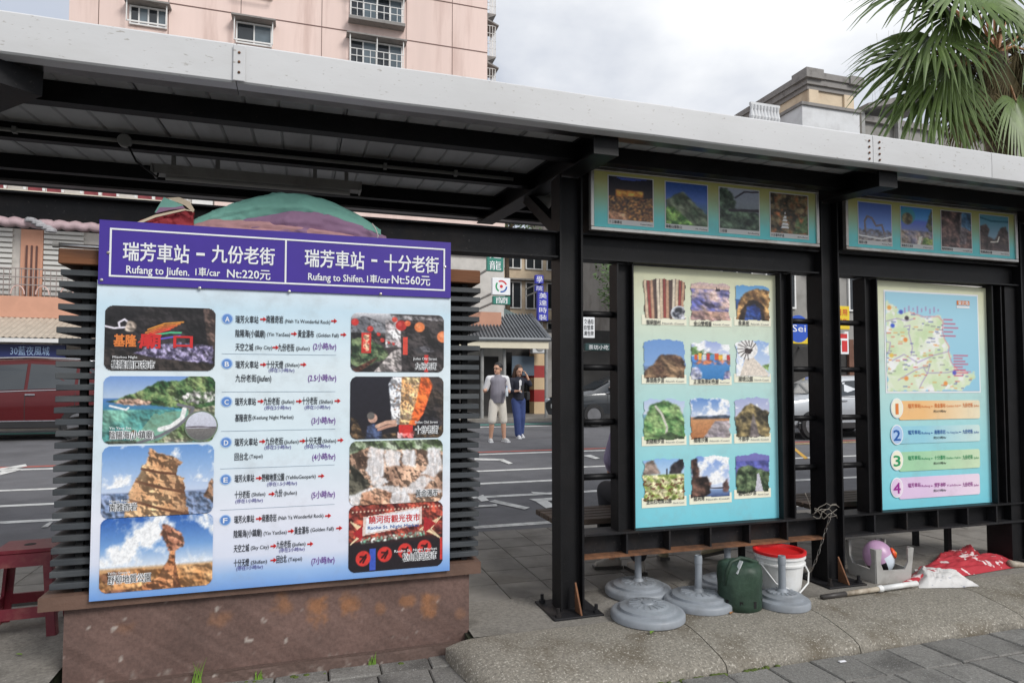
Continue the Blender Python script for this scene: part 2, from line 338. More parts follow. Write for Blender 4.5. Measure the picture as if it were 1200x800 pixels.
# walkway: rough concrete along the kerb, small tiles behind
walk = tag(MB().box(.82, 16, 3.30, 5.62, -.5, -.011).box(-12, -1.08, 3.30, 5.62, -.5, -.011).box(-1.08, .82, 3.55, 5.62, -.5, -.011).build('walkway', 'joint_dirt'), kind='structure')
def slab(x0, x1, y0, y1, seed, name='concrete_strip', z=0.0):
    nx, ny = max(2, int((x1 - x0) / .12)), max(2, int((y1 - y0) / .12)); vs_, fs_ = [], []
    for i in range(nx + 1):
        for k in range(ny + 1):
            x = x0 + (x1 - x0) * i / nx; y = y0 + (y1 - y0) * k / ny; vs_.append((x, y, z + (n1d(x * 1.1 + y * 3.3, seed, 2) - .5) * .010 + .001))
    for i in range(nx):
        for k in range(ny): fs_.append((i * (ny + 1) + k, (i + 1) * (ny + 1) + k, (i + 1) * (ny + 1) + k + 1, i * (ny + 1) + k + 1))
    return MB().add(vs_, fs_).build(name, 'concrete_walk', walk, smooth=True)
for i, (a, b) in enumerate(((.84, 2.3), (2.306, 3.7), (3.706, 5.2), (5.206, 7.0))): slab(a, b, 3.325, 3.86, 60 + i)
for i, (a, b) in enumerate(((-6, -3.5), (-3.494, -2.2), (-2.194, -1.05))): slab(a, b, 3.325, 4.6, 70 + i)
t0 = MB().box(-.1475, .1475, -.1475, .1475, -.02, 0, .003).build('walkway_tile', 'walk_tile', walk); used = False
for r in range(6):
    for k in range(-22, 27):
        x, y = .91 + k * .3 + .15, 3.87 + r * .3 - .0 + .15 - .0
        if (x < .75 and y < 4.7) or y > 5.6 or (x < -3.0) : continue
        loc = (x, y, random.uniform(-.0015, .0015))
        if not used: t0.location = loc; used = True; o = t0
        else: o = piece(t0, loc, walk)
        o.rotation_euler = (random.uniform(-.004, .004), random.uniform(-.004, .004), random.uniform(-.004, .004))
# road: asphalt rising gently to the far side, with its painted lines
def road_strip(name, mat, x0, x1, y0, y1, dz=0.0, parent=None, poly=None):
    m = MB()
    if poly:
        n = len(poly); m.add([(x, y, road_z(y) + dz) for x, y in poly], [tuple(range(n))])
    else:
        ys = sorted({y0, y1, *[y for y in (5.75, 18.25) if y0 < y < y1]})
        for a, b in zip(ys, ys[1:]): m.quad((x0, a, road_z(a) + dz), (x1, a, road_z(a) + dz), (x1, b, road_z(b) + dz), (x0, b, road_z(b) + dz))
    return m.build(name, mat, parent)
road = tag(road_strip('road', 'asphalt', -60, 90, 5.60, 19.2), kind='structure')
def rl(u, v):                                        # photo pixel -> point on the road
    z = 0.05
    for _ in range(8): p = atZ(u, v, z); z = road_z(p.y)
    return p
def line(v, th, mat, x0=-40, x1=70, u=600):
    y = rl(u, v).y; road_strip('painted_line', mat, x0, x1, y - th / 2, y + th / 2, .004, road)
line(626.5, .13, 'road_green', -14, 18); line(615, .11, 'road_white', -14, 18)
for v_ in (580.5, 565, 550.5): line(v_, .12, 'road_white', -22, 12)
line(531.2, .15, 'road_white'); line(528.6, .16, 'road_red'); line(499.8, .22, 'road_white'); line(497.0, .35, 'road_green')
def mark(pts, mat='road_white'): road_strip('painted_mark', mat, 0, 0, 0, 0, .008, road, [(rl(u, v).x, rl(u, v).y) for u, v in pts])
mark([(558, 583), (566, 580), (573, 587), (564, 588)]); mark([(573, 588), (580, 586), (621, 595), (615, 597.5)])
mark([(556, 593), (582, 591), (583, 593.5), (556, 595)]); mark([(620, 585), (655, 583), (655, 586), (628, 588)]); mark([(628, 588), (640, 586), (652, 594), (640, 596)])
mark([(622, 576.5), (646, 578), (646, 580), (625, 578.5)]); mark([(556, 537), (590, 538), (590, 540), (556, 539.3)]); mark([(590, 538), (601, 543), (596, 544), (585, 539.5)])
mark([(683, 534), (692, 533), (703, 537), (698, 538)]); mark([(0, 549), (30, 544), (32, 546.5), (0, 552)]); mark([(0, 553), (10, 548), (26, 549.5), (24, 551), (0, 557)])
mark([(48, 618.5), (58, 612), (62, 612), (56, 618)])
for v_, m_ in ((507, 0),): pass
y1 = rl(935, 520).y; road_strip('painted_line', 'road_yellow', 8.5, 30, y1 - .1, y1 + .1, .004, road)
mark([(929, 526), (932, 525), (947, 537), (943, 538)], 'road_yellow')
line_y = rl(935, 557).y; road_strip('painted_line', 'road_white', 9, 30, line_y - .06, line_y + .06, .006, road)
farp = tag(MB().box(-60, 90, 19.2, 60, -.3, .27, .02).build('far_pavement', 'walk_tile'), kind='structure')

# ================================================================== SHELTER
X1, X2, X3 = 1.47, 3.335, 5.17                       # the three columns in view
XL = -5.4; YC0, YC1 = 3.52, 3.66                     # column front and back
YF, YB, SL = 2.98, 5.50, .085                        # eaves, back edge, slope of the roof
def roofz(y): return 2.625 + SL * (y - 3.08)         # underside of the sheet
sh = thing('roadside_shelter', 'long black steel roadside shelter with a white weathered fascia and grey sheet ceiling', 'shelter', (X1, 3.59, 0))
def column(x, zt):
    m = MB(); w, t = .145, .012
    m.box(x - w / 2, x - w / 2 + t, YC0, YC1, .012, zt); m.box(x + w / 2 - t, x + w / 2, YC0, YC1, .012, zt)
    m.box(x - w / 2 + t, x + w / 2 - t, YC0 + .045, YC0 + .055, .012, zt)
    c = m.build('column', 'black_steel', sh)
    m = MB(); m.box(x - .15, x + .15, YC0 - .10, YC1 + .09, -.004, .012, .003); m.build('base_plate', 'black_steel_dusty', c)
    for dx in (-.115, .115):
        for y in (YC0 - .065, YC1 + .055):
            m = MB(); m.lathe([(.019, .012), (.019, .026), (.0105, .027), (.0105, .058), (0, .058)], (x + dx, y, 0), 8); m.build('anchor_bolt', 'black_steel_dusty', c)
    m = MB(); m.prism([(YC0 - .088, .012), (YC0, .012), (YC0, .17)], x + .012, x + .022, 'x'); m.build('gusset', 'rust', c)
    return c
for x in (X1, X2, X3, -2.55, -4.9, 7.0, 8.85): column(x, 2.52)
def ibeam(x0, x1, y0, y1, z0, z1, name, mat='black_steel', t=.010):
    m = MB(); m.box(x0, x1, y0, y1, z1 - t, z1); m.box(x0, x1, y0, y1, z0, z0 + t); ym = (y0 + y1) / 2; m.box(x0, x1, ym - .005, ym + .005, z0 + t, z1 - t)
    return m.build(name, mat, sh)
cols = [-4.9, -2.55, X1, X2, X3, 7.0, 8.85]
for a, b in zip(cols, cols[1:]): ibeam(a + .073, b - .073, 3.535, 3.645, 2.035, 2.19, 'tie_beam', 'black_steel_dusty' if b <= X1 else 'black_steel')
def raked(x, y0, y1, wd, hd, name, zoff=0.0, mat='black_steel'):
    """an H-section beam that follows the roof slope from front to back"""
    m = MB(); t = .011
    def bx(xa, xb, za, zb):
        f = lambda y: roofz(y) - zoff
        m.add([(xa, y0, f(y0) + za), (xb, y0, f(y0) + za), (xb, y0, f(y0) + zb), (xa, y0, f(y0) + zb), (xa, y1, f(y1) + za), (xb, y1, f(y1) + za), (xb, y1, f(y1) + zb), (xa, y1, f(y1) + zb)],
              [(0, 1, 2, 3), (7, 6, 5, 4), (0, 4, 5, 1), (1, 5, 6, 2), (2, 6, 7, 3), (3, 7, 4, 0)])
    bx(x - wd / 2, x + wd / 2, -hd, -hd + t); bx(x - wd / 2, x + wd / 2, -t, 0); bx(x - .006, x + .006, -hd + t, -t)
    m.box(x - wd / 2, x + wd / 2, y0 - .010, y0, roofz(y0) - zoff - hd, roofz(y0) - zoff)
    return m.build(name, mat, sh)
for x in (X1, X2, X3, 7.0, 8.85): raked(x, 3.06, YB - .03, .14, .135, 'roof_bracket', .004)
for x in (X1, X2, X3, 7.0): 
    m = MB(); m.bar((x, 4.30, roofz(4.3) - .13), (x, YC1 - .005, 2.20), .075, .06, (1, 0, 0)); m.build('knee_brace', 'black_steel', sh)
# the skewed end bracket at the left, where the roof turns
m = MB(); a = atY(22, 93, 3.06); d = Vector((-.64, .77, SL * .77)); m.bar((a.x, 3.06, roofz(3.06) - .075), Vector((a.x, 3.06, roofz(3.06) - .075)) + d * 2.6, .17, .13); m.build('roof_bracket', 'black_steel_dusty', sh)
# purlins and ceiling sheets
XR = 11.5
for (y, hd, wd) in ((3.34, .095, .07), (4.14, .086, .06), (4.94, .095, .06)):
    z = roofz(y); m = MB(); m.box(XL, XR, y, y + .012, z - hd, z - .002); m.box(XL, XR, y + .012, y + wd, z - hd, z - hd + .012); m.box(XL, XR, y + wd - .012, y + wd, z - hd + .012, z - .012); m.build('purlin', 'black_steel', sh)
m = MB(); m.box(XL, XR, YB - .07, YB, roofz(YB) - .115, roofz(YB) - .002); m.build('purlin', 'black_steel', sh)
m = MB(); m.box(XL, XR, YB - .14, YB - .07, roofz(YB) - .118, roofz(YB) - .10); m.build('edge_trim', 'soffit_metal', sh)
pw = .93; c0 = None
for k in range(int((XR - XL) / pw)):
    x = XL + k * pw; y0, y1 = YF + .05, YB + .02
    if c0 is None:
        m = MB(); n = 6
        for q in range(n):                             # shallow pressed ribs run front to back
            xa = x + .003 + (pw - .006) * q / n; xb = x + .003 + (pw - .006) * (q + 1) / n; xm = xb - .02
            for (p, r, zp, zr) in ((xa, xm, 0, 0), (xm, xb - .008, 0, .012), (xb - .008, xb, .012, 0)):
                m.quad((p, y0, roofz(y0) + zp), (r, y0, roofz(y0) + zr), (r, y1, roofz(y1) + zr), (p, y1, roofz(y1) + zp))
        c0 = m.build('ceiling_sheet', 'ceiling_sheet', sh, origin=(x, 0, 0)); cl = c0.location.copy()
    else: piece(c0, cl + Vector((k * pw, 0, 0)), sh)
m = MB(); m.add([(XL, YF, roofz(YF) + .03), (XR, YF, roofz(YF) + .03), (XR, YB + .04, roofz(YB) + .03), (XL, YB + .04, roofz(YB) + .03), (XL, YF, roofz(YF) + .05), (XR, YF, roofz(YF) + .05), (XR, YB + .04, roofz(YB) + .05), (XL, YB + .04, roofz(YB) + .05)],
    [(0, 1, 2, 3), (4, 5, 6, 7), (0, 1, 5, 4), (1, 2, 6, 5), (2, 3, 7, 6), (3, 0, 4, 7)]); m.build('roof_sheet', 'ceiling_sheet', sh)
# fascia: pressed white gutter front in lengths, joined by riveted cover strips
FZ0, FZ1 = 2.575, 2.745
fx = [XL, -1.6, atY(277, 60, YF - .03).x, atY(1024, 170, YF - .03).x, atY(1163, 180, YF - .03).x, 6.2, XR]
def fascia(x0, x1):
    pr = [(YF - .016, FZ0), (YF - .023, FZ0 + .007), (YF - .025, FZ0 + .09), (YF - .023, FZ1 - .008), (YF - .017, FZ1 - .001), (YF + .02, FZ1), (YF + .05, FZ1), (YF + .05, FZ0)]
    n = max(2, int((x1 - x0) / .12)); vs_, fs_ = [], []; k = len(pr)
    for i in range(n + 1):
        x = x0 + (x1 - x0) * i / n
        for y, z in pr: vs_.append((x, y + (n1d(x * 1.5 + z * 5, 5) - .5) * .004, z + (n1d(x * .8, 9) - .5) * .007))
    for i in range(n):
        for q in range(k): fs_.append((i * k + q, i * k + (q + 1) % k, (i + 1) * k + (q + 1) % k, (i + 1) * k + q))
    fs_ += [tuple(range(k)), tuple(n * k + q for q in range(k))]
    return MB().add(vs_, fs_).build('fascia', 'fascia_paint', sh, auto=35)
for a, b in zip(fx, fx[1:]): fascia(a + .002, b - .002)
def rivets(x, zs, dx=0):
    for z in zs:
        m = MB(); m.lathe([(.007, 0), (.0065, .003), (.003, .006), (0, .0065)], n=8); m.xf(Matrix.Translation((x, YF - .027, z)) @ Matrix.Rotation(R(90), 4, 'X')); m.build('rivet', 'rust', sh)
for x, w in ((fx[2], .05),):
    MB().box(x - .012, x + .035, YF - .035, YF - .029, FZ0 + .004, FZ1 - .012, .002).build('cover_strip', 'fascia_paint', sh)
    for z in (2.615, 2.66, 2.70): 
        m = MB(); m.lathe([(.006, 0), (.005, .003), (0, .005)], n=8); m.xf(Matrix.Translation((x + .012, YF - .036, z)) @ Matrix.Rotation(R(90), 4, 'X')); m.build('rivet', 'rust', sh)
rivets(fx[3] - .03, (2.60, 2.635, 2.67, 2.705)); rivets(fx[3] + .045, (2.60, 2.635, 2.67, 2.705))
for a, b in zip(fx, fx[1:]):
    MB().box(a + .002, b - .002, YF + .052, YF + .125, FZ0 + .006, FZ0 + .016).build('gutter_floor', 'soffit_metal', sh)
# hung from the ceiling: lamp, conduit
lampx0, lampx1 = atY(182, 190, 4.50).x, atY(421, 206, 4.50).x
zl = roofz(4.5)
lt = thing('ceiling_lamp', 'long grey strip lamp fixture, unlit, under the shelter ceiling', 'lamp', ((lampx0 + lampx1) / 2, 4.5, zl))
m = MB(); m.prism([(4.43, zl - .10), (4.57, zl - .10), (4.545, zl - .15), (4.455, zl - .15)], lampx0, lampx1, 'x'); m.build('housing', 'fixture_grey', lt)
for x in (lampx0 - .012, lampx1): m = MB(); m.box(x, x + .012, 4.428, 4.572, zl - .155, zl - .098, .003); m.build('end_cap', 'fixture_grey', lt)
for x in (lampx0 + .1, lampx0 + .35, lampx1 - .3, lampx1 - .1): m = MB(); m.box(x, x + .025, 4.44, 4.452, zl - .098, zl - .03); m.build('hanger', 'fixture_grey', lt)
m = MB(); m.tube([(lampx0 + .06, 4.5, zl - .165), (lampx1 - .06, 4.5, zl - .165)], .013, 10); m.build('tube', flat('lamp_tube', (190, 190, 188)), lt)
yc = 4.12; zc_ = roofz(yc) - .055
cn = thing('conduit', 'grey conduit pipe with a round junction box running under the ceiling', 'conduit', (0, yc, zc_))
m = MB(); m.tube([(XL + .4, yc - .012, zc_), (1.30, yc - .012, zc_)], .011, 8); m.build('pipe', 'fixture_grey', cn, smooth=True)
jb = atY(148, 165, yc)
m = MB(); m.lathe([(.036, 0), (.036, .03), (.03, .036), (0, .036)], n=20); m.xf(Matrix.Translation((jb.x, yc - .016, zc_ - .005)) @ Matrix.Rotation(R(90), 4, 'X')); m.build('junction_box', 'fixture_grey', cn)
m = MB(); m.tube([(jb.x + .02, yc - .03, zc_ - .035), (jb.x + .04, yc + .05, zc_ - .09), (jb.x + .10, yc + .3, zc_ - .10), (lampx0 + .02, 4.5, zl - .12)], .006, 6); m.build('cable', 'dark_core', cn, smooth=True)
for x in (atY(16, 150, yc).x, .45, .9): m = MB(); m.box(x, x + .02, yc - .028, yc + .004, zc_ - .016, zc_ + .018); m.build('clip', 'fixture_grey', cn)
gl = atY(637, 236, 4.2)
g = thing('dome_lamp', 'small grey dome lamp behind the roof bracket', 'lamp', gl)
m = MB(); m.lathe([(0, -.065), (.03, -.058), (.05, -.035), (.056, 0), (.056, .02)], gl, 18); m.build('dome', 'fixture_grey', g, smooth=True)
m = MB(); m.lathe([(.06, .02), (.06, .05), (.02, .052), (.02, max(.06, roofz(4.2) - gl.z))], gl, 18); m.build('mount', 'fixture_grey', g)
# frames between the columns: uprights, rungs, sill beams
BY = 3.60                                             # face of the information boards
bays = [(X1, X2, atY(740, 450, BY).x, atY(910, 450, BY).x), (X2, X3, atY(1025, 450, BY).x, atY(1158, 450, BY).x)]
for bi, (ca, cb, b0, b1) in enumerate(bays):
    for xa, xb, s in ((b0 - .115, b0 - .003, 1), (b1 + .003, b1 + .10, -1)):
        m = MB(); t = .010; m.box(xa, xa + t, 3.555, 3.66, .43, 2.03); m.box(xb - t, xb, 3.555, 3.66, .43, 2.03); m.box(xa + t, xb - t, 3.60, 3.61, .43, 2.03)
        m.build('upright', 'black_steel', sh)
        lo, hi = (ca + .073, xa) if s == 1 else (xb, cb - .073)
        for z in (.75, 1.075, 1.40, 1.72):
            m = MB(); m.tube([(lo, 3.61, z), (hi, 3.61, z)], .019, 10); m.build('rung', 'black_steel', sh, smooth=True)
    z0, z1 = .285, .43; xa, xb = ca + .073, cb - .073
    m = MB(); m.box(xa, xb, 3.54, 3.70, z1 - .012, z1); m.box(xa, xb, 3.615, 3.627, z0 + .014, z1 - .012); sb = m.build('sill_beam', 'black_steel_dusty' if bi == 0 else 'black_steel', sh)
    m = MB(); m.box(xa, xb, 3.54, 3.70, z0, z0 + .014); m.build('lower_flange', 'rust' if bi == 0 else 'black_steel_dusty', sb)
    for k in range(1, 6):
        x = xa + (xb - xa) * k / 6; m = MB(); m.box(x - .006, x + .006, 3.546, 3.615, z0 + .014, z1 - .012); m.build('stiffener', 'black_steel_dusty', sb)
# a broad column casing at the right edge
m = MB(); m.box(X3 - .19, X3 - .075, 3.56, 3.75, .0, 2.03); m.build('casing', 'black_steel', sh)
# slatted benches behind the boards
def bench(x0, x1, label):
    b = thing('bench', label, 'bench', ((x0 + x1) / 2, 3.98, 0), 'benches behind the boards')
    for k in range(5): MB().box(x0, x1, 3.80 + k * .085, 3.872 + k * .085, .425, .46, .004).build('slat', 'bench_wood', b)
    for x in (x0 + .14, x1 - .15):
        for y in (3.86, 4.14): MB().box(x - .018, x + .018, y - .018, y + .018, 0, .425).build('leg', 'black_steel', b)
    MB().box(x0 + .3, x1 - .2, 3.84, 3.88, .37, .424).build('rail', 'black_steel', b); MB().box(x0 + .3, x1 - .2, 4.12, 4.16, .37, .424).build('rail', 'black_steel', b)
M('bench_wood', lin((86, 72, 62)), .7, var=.25, vs=5, stretch=(.2, 1, 1), bump=.2, bs=40, ovar=.15)
bench(X1 + .02, X2 - .12, 'slatted dark wood bench behind the board of twelve photos')
bench(X2 + .05, X3 - .3, 'slatted dark wood bench behind the map board')
# ================================================================== LETTERING AND PRINTED PICTURES
_tc = {}
def glyphs(s, bold=0.0):
    k = (s, round(bold, 4))
    if k not in _tc:
        cu = bpy.data.curves.new('t', 'FONT'); cu.body = s; cu.resolution_u = 2; cu.offset = bold; cu.fill_mode = 'FRONT'
        ob = bpy.data.objects.new('t', cu); me = bpy.data.meshes.new_from_object(ob)
        vs = np.empty(len(me.vertices) * 3); me.vertices.foreach_get('co', vs); vs = vs.reshape(-1, 3)
        fs = [tuple(p.vertices) for p in me.polygons]; bpy.data.objects.remove(ob); bpy.data.curves.remove(cu); bpy.data.meshes.remove(me)
        _tc[k] = (vs, fs)
    return _tc[k]
def put(mb, s, x0, z0, h, x1=None, y=0.0, bold=0.0, slant=0.0):
    """write s on a wall facing the camera side: baseline at (x0, z0), body height h, squeezed to end at x1"""
    vs, fs = glyphs(s)
    if not len(vs): return
    a, b = vs[:, 0].min(), vs[:, 0].max(); k = h / .85; e = bold * k * .55; kx = ((x1 - x0 - 2 * e) / (b - a)) if x1 else k
    for i, (dx, dz) in enumerate(((0, 0),) if bold <= 0 else ((-1, -1), (1, -1), (1, 1), (-1, 1), (0, 0))):   # heavier strokes: the same letter set off by a hair
        mb.add([(x0 + e + dx * e + (p[0] - a) * kx + slant * p[1] * k, y - .00008 * i, z0 + dz * e + p[1] * k) for p in vs], fs)
class Board:
    """collects lettering by colour on one plane; positions are photo pixels carried onto that plane"""
    def __init__(s, y): s.y = y; s.m = {}
    def T(s, mat, txt, u0, v0, hpx, u1=None, bold=.0, lift=.003, slant=0):
        p = atY(u0, v0, s.y); h = hpx * pxm(p); x1 = atY(u1, v0, s.y).x if u1 else None
        put(s.m.setdefault((mat, lift, txt, u0, v0), MB()), txt, p.x, p.z, h, x1, s.y - lift, bold, slant)
    def arrow(s, mat, u, v, wpx=9, lift=.003):
        p = atY(u, v, s.y); k = pxm(p); a = wpx * k; t = .9 * k; y = s.y - lift; x, z = p.x, p.z; m = s.m.setdefault((mat, lift, 'a', u, v), MB())
        m.add([(x, y, z - t), (x + a * .6, y, z - t), (x + a * .6, y, z + t), (x, y, z + t), (x + a * .5, y, z - 2.8 * k), (x + a, y, z), (x + a * .5, y, z + 2.8 * k)], [(0, 1, 2, 3), (4, 5, 6)])
    def rect(s, mat, u0, v0, u1, v1, lift=.002, rad=0.0, n=6):
        a = atY(u0, v0, s.y); b = atY(u1, v1, s.y); rrect(s.m.setdefault((mat, lift, 'r', u0, v0), MB()), a.x, b.x, b.z, a.z, s.y - lift, rad, n)
    def disc(s, mat, u, v, rpx, lift=.002, ry=1.0):
        p = atY(u, v, s.y); r = rpx * pxm(p); n = 28; m = s.m.setdefault((mat, lift, 'd', u, v), MB())
        m.add([(p.x + r * math.cos(2 * math.pi * k / n), s.y - lift, p.z + ry * r * math.sin(2 * math.pi * k / n)) for k in range(n)], [tuple(range(n))])
    def finish(s, parent, name='lettering'):
        for key, m in s.m.items():
            o = m.build(name if len(key) > 2 else 'printed_shape', key[0], parent)
            if len(m.f) > 1: o['kind'] = 'stuff'
def rrect(m, x0, x1, z0, z1, y, rad=0.0, n=6):
    if rad <= 0: return m.quad((x0, y, z0), (x1, y, z0), (x1, y, z1), (x0, y, z1))
    pts = []
    for cx, cz, t0 in ((x1 - rad, z1 - rad, 0), (x0 + rad, z1 - rad, 90), (x0 + rad, z0 + rad, 180), (x1 - rad, z0 + rad, 270)):
        for k in range(n + 1): t = R(t0 + 90 * k / n); pts.append((cx + rad * math.cos(t), y, cz + rad * math.sin(t)))
    return m.add(pts, [tuple(range(len(pts)))])
class Pic:
    """a printed picture: colours worked out by formula on a fine grid of points"""
    def __init__(s, w, h, asp=1.6, seed=1):
        s.w, s.h, s.asp, s.seed = w, h, asp, seed; s.X, s.Y = np.meshgrid(np.linspace(0, 1, w), np.linspace(0, 1, h)); s.c = np.zeros((h, w, 3))
    def n(s, sc=6, seed=0, o=4): return pfbm(s.X * s.asp, s.Y, sc, s.seed * 13 + seed, o)
    def run(s, stops):
        ys = [p for p, _ in stops]
        for k in range(3): s.c[..., k] = np.interp(s.Y, ys, [q[k] for _, q in stops])
        return s
    def blend(s, m, col, a=1.0):
        m = np.clip(np.asarray(m, float), 0, 1)[..., None] * a; s.c = s.c * (1 - m) + np.asarray(col, float) * m; return s
    def tex(s, m, c0, c1, sc=8, seed=3, o=4, con=2.2, relief=.3):
        h = s.n(sc * .4, seed, 6); t = np.clip((s.n(sc * .45, seed + 1, 6) - .5) * con * .85 + .5, 0, 1)[..., None]; col = np.asarray(c0, float) * (1 - t) + np.asarray(c1, float) * t
        gy, gx = np.gradient(s.soft(h, 1)); k = s.w / 128; sh = np.clip(1 + relief * (gx * 4.0 + gy * 5.0) * k * min(7, 56 / sc), .62, 1.3)[..., None]; col = col * sh     # broken ground as a camera sees it
        m = np.clip(s.soft(np.asarray(m, float) * np.ones(s.X.shape)), 0, 1)[..., None]; s.c = s.c * (1 - m) + col * m; return s
    def soft(s, m, n=1):
        for _ in range(n): q = np.pad(m, ((1, 1), (1, 1)) + ((0, 0),) * (m.ndim - 2), mode='edge'); m = (q[1:-1, 1:-1] * 4 + 2 * (q[:-2, 1:-1] + q[2:, 1:-1] + q[1:-1, :-2] + q[1:-1, 2:]) + q[:-2, :-2] + q[:-2, 2:] + q[2:, :-2] + q[2:, 2:]) / 16
        return m
    def poly(s, pts, wob=.0, wsc=8):
        X, Y = s.X, s.Y
        if wob: X = X + (s.n(wsc, 21) - .5) * wob; Y = Y + (s.n(wsc, 22) - .5) * wob
        ins = np.zeros(X.shape, bool); n = len(pts)
        for i in range(n):
            (x1, y1), (x2, y2) = pts[i], pts[(i + 1) % n]
            if y1 == y2: continue
            ins ^= ((y1 > Y) != (y2 > Y)) & (X < (x2 - x1) * (Y - y1) / (y2 - y1) + x1)
        return ins.astype(float)
    def seg(s, pts, r):
        d = np.full(s.X.shape, 9.0)
        for (x1, y1), (x2, y2) in zip(pts, pts[1:]):
            dx, dy = (x2 - x1) * s.asp, y2 - y1; l = dx * dx + dy * dy + 1e-9
            t = np.clip(((s.X - x1) * s.asp * dx + (s.Y - y1) * dy) / l, 0, 1); d = np.minimum(d, np.hypot((s.X - x1) * s.asp - t * dx, s.Y - y1 - t * dy))
        return np.clip((r - d) / (.012) + .5, 0, 1)
    def disc(s, x, y, r): return np.clip((r - np.hypot((s.X - x) * s.asp, s.Y - y)) / .015 + .5, 0, 1)
    def above(s, pts, wob=.0, wsc=6, seed=31):
        return (s.Y > np.interp(s.X, [p for p, _ in pts], [q for _, q in pts]) + (s.n(wsc, seed) - .5) * wob).astype(float)
    def clouds(s, m=1.0, col=(246, 248, 250), sc=3, th=.5, sharp=5):
        s.blend(np.clip((s.n(sc, 41, 5) - th) * sharp, 0, 1) * m, col); return s
    def grain(s, a=10, sc=26):
        # a print of a photograph: slightly soft, slightly faded, fine broken tone
        lum = s.c.mean(-1); blue = np.clip((s.c[..., 2] - s.c[..., 0]) / 40, 0, 1) * np.clip((lum - 90) / 60, 0, 1); k = 1 - .85 * blue
        d = (s.n(13, 77, 5) - .5) * .22 + (s.n(31, 78, 3) - .5) * .16; s.c = s.c * (1 + d * k)[..., None]; m = s.c.mean(-1, keepdims=True); s.c = m + (s.c - m) * .93; s.c = s.c * .96 + 8; return s
    def build(s, name, x0, x1, z0, z1, y, parent, rad=0.0, torn=0.0, top=None):
        w, h = s.w, s.h; px = x0 + (x1 - x0) * s.X; pz = z0 + (z1 - z0) * s.Y
        co = np.stack([px, np.full(px.shape, y), pz], -1).reshape(-1, 3)
        cx = (s.X[1:, 1:] + s.X[:-1, :-1]) / 2; cy = (s.Y[1:, 1:] + s.Y[:-1, :-1]) / 2; ok = np.ones(cx.shape, bool)
        if rad:
            dx = np.maximum(np.abs(cx - .5) - (.5 - rad / (x1 - x0)), 0) * (x1 - x0); dy = np.maximum(np.abs(cy - .5) - (.5 - rad / (z1 - z0)), 0) * (z1 - z0); ok &= np.hypot(dx, dy) <= rad
        if torn:
            q = lambda t, sd: (fbm(t, t * 0 + .3, 5, s.seed * 7 + sd, 4) - .2) * torn
            ok &= (cx > q(cy, 1)) & (cx < 1 - q(cy, 2)) & (cy < 1 - q(cx, 3) * 1.1 - torn * .5 * (np.abs(cx - .5) * 2) ** 2) & (cy > q(cx, 4) * .6)
        idx = np.arange(w * h).reshape(h, w); q = np.stack([idx[:-1, :-1], idx[:-1, 1:], idx[1:, 1:], idx[1:, :-1]], -1)[ok]
        me = bpy.data.meshes.new(name); me.vertices.add(len(co)); me.vertices.foreach_set('co', co.ravel())
        nf = len(q); me.loops.add(nf * 4); me.loops.foreach_set('vertex_index', q.ravel().astype(np.int32)); me.polygons.add(nf)
        me.polygons.foreach_set('loop_start', np.arange(0, nf * 4, 4, dtype=np.int32)); me.update(calc_edges=True); me.validate()
        c = np.clip(s.c, 0, 255) / 255.0; c = np.where(c <= .04045, c / 12.92, ((c + .055) / 1.055) ** 2.4)
        ca = me.color_attributes.new('ink', 'FLOAT_COLOR', 'POINT'); ca.data.foreach_set('color', np.concatenate([c.reshape(-1, 3), np.ones((w * h, 1))], 1).ravel())
        me.materials.append(MATS['print']); ob = bpy.data.objects.new(name, me); COL.objects.link(ob)
        if parent: ob.parent = parent; ob.location = -Vector(parent_loc(parent))
        return ob
for nm, c in (('ink_white', (236, 238, 240)), ('ink_dark', (38, 40, 48)), ('ink_grey', (96, 104, 116)), ('ink_red', (206, 48, 48)), ('ink_purple', (112, 52, 150)), ('ink_violet', (84, 76, 150)),
              ('ink_blue', (96, 140, 206)), ('ink_pale', (170, 198, 232)), ('ink_rule', (150, 168, 182)), ('ink_orange', (222, 128, 62)), ('ink_cobalt', (34, 92, 168)), ('ink_green', (40, 150, 96)), ('ink_magenta', (150, 40, 140)),
              ('ink_brown', (168, 96, 60)), ('ink_cream', (240, 238, 216)), ('ink_black', (18, 18, 20))):
    flat(nm, c, .42)

# ================================================================== KIOSK WITH SLATS
KY = 3.44
k0, k1 = atY(64, 500, KY).x, atY(562, 500, KY).x
ki = thing('slatted_kiosk', 'tall box of horizontal dark grey slats on a brown plinth behind the tour sign', 'kiosk', ((k0 + k1) / 2, 3.6, ZP))
pz = MB(); p0, p1 = k0 + .055, k1 - .055
def wob_box(x0, x1, y0, y1, z0, z1, amp, seed, step=.05):
    """front-facing block with slightly uneven faces"""
    m = MB(); nx = int((x1 - x0) / step); nz = max(2, int((z1 - z0) / step)); vs_, fs_ = [], []
    for i in range(nx + 1):
        for k in range(nz + 1):
            x = x0 + (x1 - x0) * i / nx; z = z0 + (z1 - z0) * k / nz; e = 1 if 0 < i < nx and 0 < k < nz else .4
            vs_.append((x, y0 + (n1d(x * 1.9 + z * 2.7, seed, 4) - .5) * amp * e, z + (0 if 0 < k < nz else (n1d(x * 3, seed + 3) - .5) * amp * .5)))
    for i in range(nx):
        for k in range(nz): a = i * (nz + 1) + k; fs_.append((a, a + nz + 1, a + nz + 2, a + 1))
    m.add(vs_, fs_); m.box(x0, x1, y0 + amp, y1, z0, z1 - .0005); return m
